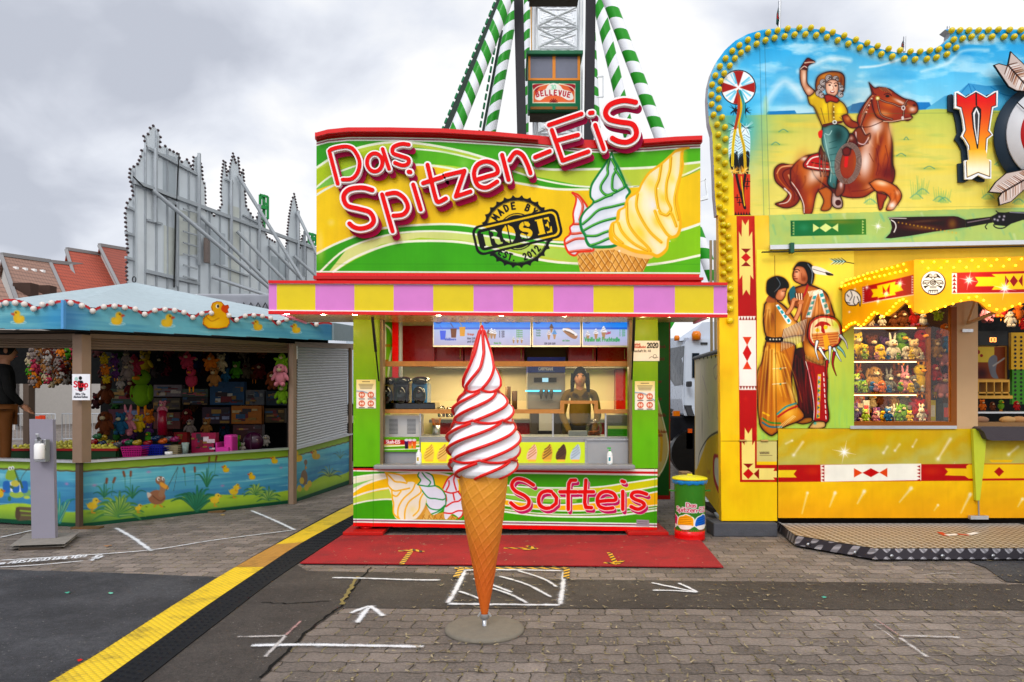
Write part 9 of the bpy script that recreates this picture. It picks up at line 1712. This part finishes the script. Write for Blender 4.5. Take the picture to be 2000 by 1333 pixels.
def house(R0,R1,E0,E1,roof,wall,label,gable=WHT,extras=()):
 """R: ridge ends, E: eave ends of the visible slope, photo points with distance"""
 r0,r1,e0,e1=(Vector(W(*q))for q in(R0,R1,E0,E1));g=thing('house',label,'house',(e0.x,e0.y,0));b0,b1=2*r0-e0,2*r1-e1;b0.z,b1.z=e0.z,e1.z;dn=Vector((0,0,-.25))
 for nm,q in(('roof',(r0,r1,e1,e0)),('roof',(r1,r0,b0,b1))):obj(nm,MB().prism([tuple(v)for v in q],[tuple(v+dn)for v in q]),roof,g)
 gm=lambda v:(v.x,v.y,0);i=.25
 for a,r,c in((e0,r0,b0),(e1,r1,b1)):d=(r1-r0).normalized()*(i if r is r0 else-i);q=[a+d+dn,r+d+dn,c+d+dn];obj('gable_wall',MB().add([tuple(v)for v in q]+[gm(q[2]),gm(q[0])],[(0,1,2,3,4)]),gable,g)
 for a,c in((e0,e1),(b0,b1)):obj('eave_wall',MB().add([tuple(a+dn),tuple(c+dn),gm(c),gm(a)],[(0,1,2,3)]),wall,g)
 obj('verge',MB().bar(r0+Vector((0,-.05,.02)),e0+Vector((0,-.05,.02)),.22,.12).bar(r0+Vector((0,0,.1)),r1+Vector((0,0,.1)),.25),mat('verge_grey','#8e8c8c',.7),g)
 for nm,a,b_,m in extras:t=lambda u,v:(r0.lerp(r1,u)).lerp(e0.lerp(e1,u),v);c=t(*a);obj(nm,MB().box(c.x-b_,c.x+b_,c.y-b_*1.2,c.y+.1,c.z-b_*.6,c.z+b_*.9),m,g)
 return g
TB,TR,TR2=tiles('tiles_brown','#8a6a5c'),tiles('tiles_red','#9a4836'),tiles('tiles_dark_red','#8a4638');PW=mat('plaster_pale','#c4beb8',.8)
house((-60,512,40),(-2,536,41),(-40,600,36),(30,610,37),TB,PW,'brown roofed house at the far left, lowest of the row',PW)
dm_=mat('dormer_dark','#4a3a34',.8)
house((3,500,48),(97,513,52),(38,600,42),(142,604,46),TB,PW,'brown tiled house with four pale vents and dormers',PW,[('roof_vent',(.2,.25),.12,WHT),('roof_vent',(.38,.25),.12,WHT),('roof_vent',(.56,.25),.12,WHT),('roof_vent',(.74,.25),.12,WHT),('dormer',(.27,.72),.55,dm_),('dormer',(.64,.72),.5,dm_)])
house((99,514,52),(160,520,55),(140,604,46),(215,604,49),TR,PW,'low red tiled house joined to the brown roofed one',PW)
house((130,489,56),(202,500,59),(160,590,49),(250,590,52),TR,PW,'tall red tiled house with peach gable',mat('plaster_peach','#d89a50',.8))
house((194,481,58),(262,492,62),(238,570,51),(320,580,54),TR2,PW,'dark red tiled house with white verge beside the grey boards',PW)
def ridewall():
 Yp=lambda px:(-9.65-5.4)/((px-CX)/F-.3);Q=lambda px,py,d=0:W(px,py,Yp(px)-d);g=thing('ride_backdrop','tall grey back of a fairground ride facade with ragged skyline and diagonal braces','ride facade',(Q(250,0)[0],Yp(250),0))
 zz=lambda P:[(200+x/3.418,230+y/3.418)for x,y in P]
 top=zz([(165,1110),(160,1000),(170,900),(158,760),(152,640),(165,570),(205,520),(195,460),(180,400),(185,345),(235,310),(255,260),(262,220),(290,190),(275,125),(305,110),(318,70),(340,55),(372,85),(388,130),(385,195),(420,190),(450,215),(500,240),(530,295),(565,280),(603,345),(608,265),(640,260),(665,330),(670,410),(685,470),(690,620),(715,615),(745,655),(775,620),(797,580),(790,500),(795,400),(808,290),(822,300),(830,385),(850,330),(872,240),(890,300),(908,270),(918,385),(940,350),(950,470),(960,590),(990,640),(1020,690),(1042,640),(1060,680),(1100,800),(1150,830),(1180,820),(1200,860),(1225,880),(1235,760),(1245,660),(1262,560),(1280,510),(1300,600),(1312,700),(1318,870),(1335,790),(1365,830),(1400,860),(1430,900),(1500,930)])
 bot=zz([(1500,1180),(165,1180)]);pts=top+bot;pm=mat('board_grey','#c6cdd2',.5,var=.22,vs=.8,k=1)
 obj('board',MB().prism([Q(*p)for p in pts][::-1],[Q(p[0],p[1],-.12)for p in pts][::-1]),pm,g);rm=mat('frame_zinc','#a9afb4',.5,metal=.2,var=.15)
 for i,(x0,y0,x1,y1)in enumerate(((268,372,300,520),(318,300,343,385),(346,410,386,500),(268,440,302,560),(408,450,440,520),(446,400,470,560),(476,450,503,570),(530,500,560,572),(320,440,342,545),(392,350,402,430))):obj('sheet',MB().prism([Q(x0,y0,.006+.002*i),Q(x0,y1,.006+.002*i),Q(x1,y1-3,.006+.002*i),Q(x1,y0+7,.006+.002*i)],[Q(x0,y0,-.02),Q(x0,y1,-.02),Q(x1,y1-3,-.02),Q(x1,y0+7,-.02)]),mat('sheet%d'%(i%3),('#d6dcdf','#aeb7bd','#c9cdc6')[i%3],.4,var=.2,vs=1.5),g)
 f=lambda x:float(np.interp(x,[p[0]for p in top],[p[1]for p in top]));xs=sorted(set(p[0]for p in top))
 for i in range(20):
  x=262+i*(1-i*.006)*22
  if x>635:break
  y0=max(f(x-1),f(x+1),f(x))+3;obj('rib',MB().bar(Q(x,y0,.03),Q(x,573,.03),.03,.05),rm,g)
 for(a,b_),(c,d),w in(((262,356),(618,487),.10),((290,290),(386,342),.07),((250,405),(262,411),.06),((245,455),(262,460),.06),((245,503),(262,508),.06),((288,430),(316,438),.06),((440,350),(455,358),.05),((475,421),(505,436),.05),((285,530),(388,554),.09),((420,516),(486,540),.05)):obj('rail',MB().bar(Q(a,b_,.08),Q(c,d,.08),w,w),rm,g)
 for x,y0,y1 in((304,290,435),(389,300,518),(452,352,506),(507,400,527),(595,452,540),(583,412,560),(345,395,560),(404,435,515),(562,480,560)):obj('post',MB().bar(Q(x,y0,.14),Q(x,y1,.14),.075,.075),rm,g)
 for(a,b_),(c,d),k in(((298,372),(525,562),2.2),((390,421),(540,568),2.0),((465,344),(592,548),2.6),((463,452),(556,548),1.6),((525,480),(600,556),1.4),((580,415),(630,520),1.6),((574,500),(618,540),1),((414,541),(560,590),3.0)):obj('brace',MB().tube([Q(a,b_,.15),Q(c,d,k)],.055,6),rm,g)
 for k in range(7):obj('rung',MB().bar(Q(358,408+k*22,.18),Q(385,416+k*22,.18),.04),rm,g)
 obj('lamp_housing',MB().bar(Q(404,466,.2),Q(404,514,.2),.16,.12),mat('housing_brown','#7a6e68',.5),g)
 obj('cable',MB().tube([Q(260,345,.12),Q(280,365,.2),Q(300,372,.15),Q(345,392,.15),Q(347,350,.15),Q(350,300,.12)],.018,5),BLACK,g);obj('cable',MB().tube([Q(343,400,.16),Q(342,480,.16),Q(340,562,.16)],.02,5),BLACK,g)
 bm2=mat('bulb_dark','#4a3a3c',.3,coat=1);prev=None;proto=None;n=0;rest=MB()
 for i in range(len(top)-1):
  a,b_=top[i],top[i+1];L=math.dist(a,b_)*Yp(a[0])/F;m=max(1,int(L/.095))
  for k in range(m):
   px,py=lerp(a[0],b_[0],k/m),lerp(a[1],b_[1],k/m)
   if px>600:continue
   p=Vector(Q(px,py,.02))
   if n<100:
    if proto is None:proto=obj('bulb',MB().lathe([(0,-.05),(.03,-.03),(.034,.02),(0,.04)],(0,0,0),8,axis='y'),bm2);o=proto
    else:o=proto.copy();COL.objects.link(o)
    o.parent=g;o.location=p-Vector(g.location)
   else:rest.lathe([(0,-.05),(.036,-.03),(.04,.02),(0,.04)],tuple(p),6,axis='y')
   n+=1
 o=obj('bulb_row',rest,bm2,g);o['kind']='stuff'
ridewall()
for i,(x0,y0,x1,y1,Y)in enumerate(((508,381,523,428,27),(603,456,617,478,29))):
 g=thing('green_lattice_panel',('larger','smaller')[i]+' green perforated ride panel showing over the grey boards','ride panel',W((x0+x1)/2,y1,Y));m=mat('panel_green','#12803c',.5);obj('frame',MB().bar(W(x0,y0,Y),W(x0,y1,Y),.08).bar(W(x1,y0+4,Y),W(x1,y1,Y),.08).bar(W(x0,y0,Y),W(x1,y0+4,Y),.08).bar(W(x0,lerp(y0,y1,.5),Y),W(x1,lerp(y0,y1,.55),Y),.12).bar(W(x0,y1,Y),W(x1,y1,Y),.1).bar(W(x0,y0,Y),W(x1,lerp(y0,y1,.5),Y),.06),m,g);obj('post',MB().bar(W((x0+x1)/2,y0,Y+.1),W((x0+x1)/2,700,Y+.1),.1),m,g)
g=thing('covered_trailer','low trailer under wrinkled grey tarpaulin behind the duck stall roof','trailer',W(470,0,17)[:2]+(0,));tp=mat('tarp_grey','#8d8f96',.6,var=.25,vs=2,bump=.9,bs=5);obj('tarpaulin',kq(380,575,545,606,17,20),tp,g,bevel=.05);mb=MB()
for k in range(7):mb.tube([W(455+k*14,606,16.9),W(462+k*14,592,16.95),W(469+k*14,606,16.9)],.02,5)
obj('lashing',mb,DGREY,g);obj('chassis',kq(380,612,545,800,17.2,20),mat('chassis_grey','#55585c',.6),g)
g=thing('box_lorry','pale blue lorry body seen between the duck stall and the kiosk','lorry',(W(692,0,18)[0],18,0));obj('box_body',kq(676,640,720,790,18,22),mat('lorry_white','#bcc8d4',.4),g,bevel=.03);obj('chassis_rail',kq(676,790,720,812,18.1,22),DGREY,g)
for k in(0,1):obj('wheel',MB().lathe([(0,-.14),(.3,-.14),(.48,-.1),(.5,.1),(0,.14)],(W(683,0,18.3)[0]+k*.9,18.4,.5),20,axis='y',smooth=False),BLACK,g)
tag(obj('cable_bundle',MB().tube([G(620,940),G(650,938),G(690,945),G(720,952)],.025,6),BLACK),'black cable lying on the paving behind the duck stall corner','cable')
def wheel():
 YG=24.0;g=thing('ferris_wheel','tall ferris wheel with green and white striped legs and hanging gondola','ferris wheel',(W(1080,0,YG)[0],YG+4,0));GR,WT=mat('stripe_green','#2b9226',.4,coat=.3,var=.05),mat('stripe_white','#eceef2',.4,coat=.2,var=.05)
 def leg(p0,p1,Y0,Y1,w,nstr,tilt=.5,ext=1.4):
  A,B_=Vector(W(*p0,Y0)),Vector(W(*p1,Y1));d=B_-A;B_=A+d*ext;d=(B_-A);L=d.length;d.normalize();r=w/2/F*Y0;u=d.cross(Vector((0,1,0))).normalized();v=d.cross(u);mb=MB();seg=14;V=[];n=int(nstr*ext)+2
  for i in range(n+1):
   for k in range(seg):t=2*PI*k/seg;V.append(A+d*(min(L,max(0,(i-1)*L/(n-2)))+tilt*r*math.cos(t))+(u*math.cos(t)+v*math.sin(t))*r)
  n0=len(mb.v);mb.v=[tuple(p)for p in V]
  for i in range(n):
   for k in range(seg):mb.f.append((i*seg+k,i*seg+(k+1)%seg,(i+1)*seg+(k+1)%seg,(i+1)*seg+k));mb.mi.append(i%2);mb.sm.append(True)
  obj('support_leg',mb,[GR,WT],g)
 leg((1007.5,-45),(891,254),22.5,22.5,25,15,1.0,2.6);leg((1010,-30),(957,262),27,27,22,15,-.9,2.4);leg((1030,-30),(1026,262),30,30,13,16,-.8,2.2)
 leg((1172,-45),(1291,270),22.5,22.5,25,15,.5,2.5);leg((1163,-20),(1226,252),27,27,23,12,-1.1,2.4);leg((1152,-30),(1167,262),30,30,13,16,.6,2.2)
 DK_=mat('beam_dark','#302e32',.5,var=.15)
 for a,b_ in(((1012,-30),(1019,262)),((1154,-30),(1150,268))):A,B_=Vector(W(*a,23.3)),Vector(W(*b_,23.3));obj('rim_beam',MB().bar(A,A+(B_-A)*2.2,.30,.3),DK_,g)
 for p0,p1,w,nn in(((980,-10),(872,252),.14,13),((980,60),(943,260),.08,9)):
  A,B_=Vector(W(*p0,23.2)),Vector(W(*p1,23.2));B_=A+(B_-A)*1.6;mb=MB().bar(A,B_,w,w);obj('stair_rail',mb,mat('stair_dark','#2c3a34',.5),g);mb=MB()
  for k in range(nn*2):P=A.lerp(B_,k/(nn*2));Q_=A.lerp(B_,(k+.6)/(nn*2));mb.bar(P+Vector((-.12,0,0)),Q_+Vector((-.12,0,0)),.12,.06)
  obj('stair_tread',mb,mat('tread_green','#1f7a4c',.5),g)
 lt=mat('lattice_white','#eceff2',.5)
 for Y,x0,x1,n,r in((25.5,1046,1130,11,.04),(28.5,1052,1127,19,.04),(32,1055,1124,28,.045),(36,1058,1121,38,.05),(41,1060,1119,50,.05)):
  ys=np.linspace(-30,430,n+1);mb=MB()
  for x in(x0,x1):mb.tube([W(x,-30,Y),W(x,430,Y)],r*1.5,6)
  for i in range(n):a,b_=ys[i],ys[i+1];mb.tube([W(x0,a,Y),W(x1,b_,Y)],r,5);mb.tube([W(x1,a,Y),W(x0,b_,Y)],r,5);mb.tube([W(x0,a,Y),W(x1,a,Y)],r,5)
  obj('lattice',mb,lt,g)
 for x in(1040,1048,1133,1138):obj('spoke',MB().tube([W(x,-30,25),W(x+(2 if x<1100 else-2),300,25)],.035,6),lt,g)
 obj('cable_strip',MB().tube([W(1037,-10,25.2),W(1039,120,25.2)],.03,6),mat('strip_amber','#d8981c',.4),g)
 GG,GO=mat('gondola_green','#0f6a44',.35,coat=.5),mat('gondola_orange','#e08a30',.4);Q=lambda a,b_,c,d,y0,y1:kq(a,b_,c,d,YG+y0,YG+y1)
 obj('gondola_roof',Q(1028,98,1139,106,-.15,1.9),GG,g,bevel=.02);obj('gondola_cabin',Q(1031,157,1134,216,.01,.5),GG,g,bevel=.02);obj('gondola_skirt',Q(1035,217,1128,226,.25,.85),mat('skirt_brown','#4a4238',.7),g)
 for a,b_ in((1032,1036),(1079,1085),(1128,1133)):obj('gondola_pillar',Q(a,106,b_,157,0,.08),GO,g)
 obj('gondola_sill',Q(1032,153,1133,157,-.01,.08),GO,g);obj('gondola_header',Q(1032,106,1133,109,-.01,.08),GO,g)
 for a,b_ in((1036,1079),(1085,1128)):obj('gondola_window',Q(a,109,b_,153,.03,.05),mat('window_grey','#6d7080',.12,coat=1.5,var=.25,vs=1.5),g)
 for a,b_ in((1031,1036),(1129,1134)):obj('gondola_side',Q(a,106,b_,157,.09,.6),GG,g)
 cv=Canvas(1034,160,1131,215,2.0,'#0f6f4a');cv.frame(850,0,4);cv.fill([(760,655),(1095,655),(1095,808),(760,808)],'#f0e4c4',False);cv.fill([(768,662),(1088,662),(1088,800),(768,800)],'#e86a3c',False)
 cv.fill([(780,770),(800,720),(860,700),(880,670),(925,650),(975,670),(1000,700),(1060,720),(1080,770),(1040,785),(980,755),(925,748),(870,755),(820,785)],'#f2ece0');cv.fill([(768,662),(860,660),(820,680),(790,715),(768,700)],'#a82030');cv.fill([(1088,662),(1000,660),(1040,680),(1070,715),(1088,700)],'#a82030');cv.line([(765,715),(800,680),(890,655)],7,'#f0e4c4');cv.line([(1092,715),(1060,680),(970,655)],7,'#f0e4c4')
 cv.text('30',905,700,34,7,'#8fd8b0')
 for i,ch in enumerate('BELLEVUE'):t=(i-3.5)/3.5;x=925+t*118;[cv.line(s_,9,'#b8142c',False)for s_ in text_strokes(ch,x-12,764+t*t*14-12+(-8),38,-t*14)[0]]
 for k in range(7):a=PI+k*PI/6;cv.line([(925,800),(925+30*math.cos(a),800+26*math.sin(a))],7,'#7a1c20',False)
 cv.frame();cv.build('gondola_sign',front(YG),paint_mat('print_matt',.5),g)
 for a,b_ in((1036,1079),(1085,1128)):obj('gondola_vent',Q(a,208.5,b_,214,-.02,.0),mat('vent_ochre','#8a5a20',.5),g,bevel=.02)
 obj('gondola_cabin',Q(1031,-60,1131,-12,0,.5),GG,g,bevel=.02);obj('gondola_skirt',Q(1034,-12,1130,-2,.2,.7),mat('skirt_brown','',.7),g)
 obj('gallery',MB().bar(W(1166,150,29),W(1178,150,29),.05).bar(W(1178,150,29),W(1178,190,29),.05).bar(W(1166,190,29),W(1178,190,29),.05).bar(W(1366,355,24),W(1378,350,24),.05).bar(W(1378,350,24),W(1382,388,24),.05).bar(W(1366,390,24),W(1382,386,24),.12),lt,g)
wheel()
def truck():
 Y=15.0;g=thing('truck','white truck cab with orange beacons parked between kiosk and booth','truck',(W(1370,0,Y)[0],Y,0));CW=mat('cab_white','#ccd6e4',.3,coat=.6,var=.05)
 P=[(1300,652),(1312,650),(1345,642),(1410,642),(1410,812),(1310,812),(1300,790)]
 side=[W(x,y,Y)for x,y in((1338,668),(1352,662),(1440,662),(1440,815),(1336,812),(1332,780),(1334,700))];obj('cab',MB().prism(side[::-1],[(x,y+2.2,z)for x,y,z in side][::-1]),CW,g,bevel=.04)
 nose=[W(1296,672,17.0),W(1338,668,15.02),W(1334,760,15.0),W(1296,765,17.0)]
 obj('cab_front',MB().prism([(W(1296,662,17)),W(1340,660,15.0),W(1336,800,14.98),W(1296,800,17)],[(W(1320,662,18)),W(1400,662,16.0),W(1400,800,16),W(1320,800,18)]),CW,g)
 obj('windscreen',MB().prism([W(1301,682,16.6),W(1336,676,14.97),W(1333,752,14.95),W(1298,758,16.8)],[W(1302,682,16.7),W(1340,676,15.1),W(1337,752,15.1),W(1300,758,16.9)]),mat('screen_dark','#20262c',.25,var=.6,vs=2.5),g)
 obj('side_window',kq(1352,690,1366,738,Y-.02,Y),mat('screen_dark2','#2a3036',.1,coat=1.5),g);obj('wind_deflector',MB().prism([W(1316,668,Y+.3),W(1372,630,Y+.1),W(1440,626,Y+.1),W(1440,664,Y+.1),W(1345,664,Y+.1)],[W(1330,668,Y+1.5),W(1382,632,Y+1.6),W(1445,628,Y+1.6),W(1445,664,Y+1.6),W(1355,664,Y+1.6)]),CW,g)
 for x,y,q in((1360,656,.1),(1322,661,.06)):c=W(x,y,Y-.05);obj('beacon',MB().lathe([(0,-q*.9),(q*.9,-q*.9),(q,q*.3),(q*.7,q*.9),(0,q)],c,12),mat('beacon_orange','#e8801c',.2,coat=1),g)
 obj('bumper',MB().prism([W(1298,790,16.8),W(1338,792,14.9),W(1345,812,14.9),W(1298,808,16.8)],[W(1310,790,17.3),W(1390,792,15.3),W(1390,812,15.3),W(1310,808,17.3)]),DGREY,g);obj('headlight',kq(1315,803,1328,813,14.8,14.9),mat('lamp_amber','#c86a1c',.2,coat=1),g);obj('underbody',kq(1308,812,1440,862,Y+.2,Y+2),mat('under_dark','#202226',.7),g,bevel=.05)
 for x,y in((1354,882),(1400,880)):c=W(x,y-12,Y-.1);obj('wheel',MB().lathe([(.25,-.13),(.3,-.08),(.42,-.12),(.48,-.05),(.48,.2),(0,.2)],(c[0],Y,.48),28,axis='y',smooth=False),BLACK,g);obj('wheel_rim',MB().lathe([(0,-.02),(.1,-.1),(.12,-.02),(.25,-.06),(.27,.02)],(c[0],Y,.48),20,axis='y',smooth=False),GREY,g)
 obj('mirror',kq(1344,745,1352,756,Y-.3,Y-.1),DGREY,g,bevel=.02);obj('step_box',kq(1338,842,1356,880,Y-.2,Y+.1),mat('under_dark','',.7),g,bevel=.03);obj('door_handle',kq(1369,669,1382,673,Y-.03,Y),DGREY,g);obj('marker_lamp',kq(1344,838,1352,846,Y-.25,Y-.2),mat('lamp_orange2','#c8501c',.3),g)
 tag(obj('hose',MB().tube([G(1308,882),G(1318,890),G(1312,897),G(1306,896)],.02,6),mat('hose_yellow','#b8a040',.5)),'coiled yellow hose lying beside the truck','hose')
 tag(obj('timber_block',MB().box(*[W(1332,0,13.6)[0],W(1352,0,13.6)[0]],13.6,13.9,0,.2),mat('timber','#a08058',.8,bump=.3),bevel=.01),'pale timber block lying in front of the truck wheel','timber block')
truck()
px_,_,_=W(2092,0,6.6);person((px_,6.6,0),1.7,(-.1,1),'person in loose blue trousers at the far right edge by the platform',mat('blue_coat','#1c2c58',.85),mat('blue_trousers','#23407a',.85,var=.2),{'hl':(-.06,0,.5),'kl':(-.13,0,.27),'al':(-.215,-.02,.06),'tl':(-.215,.03,.02)})
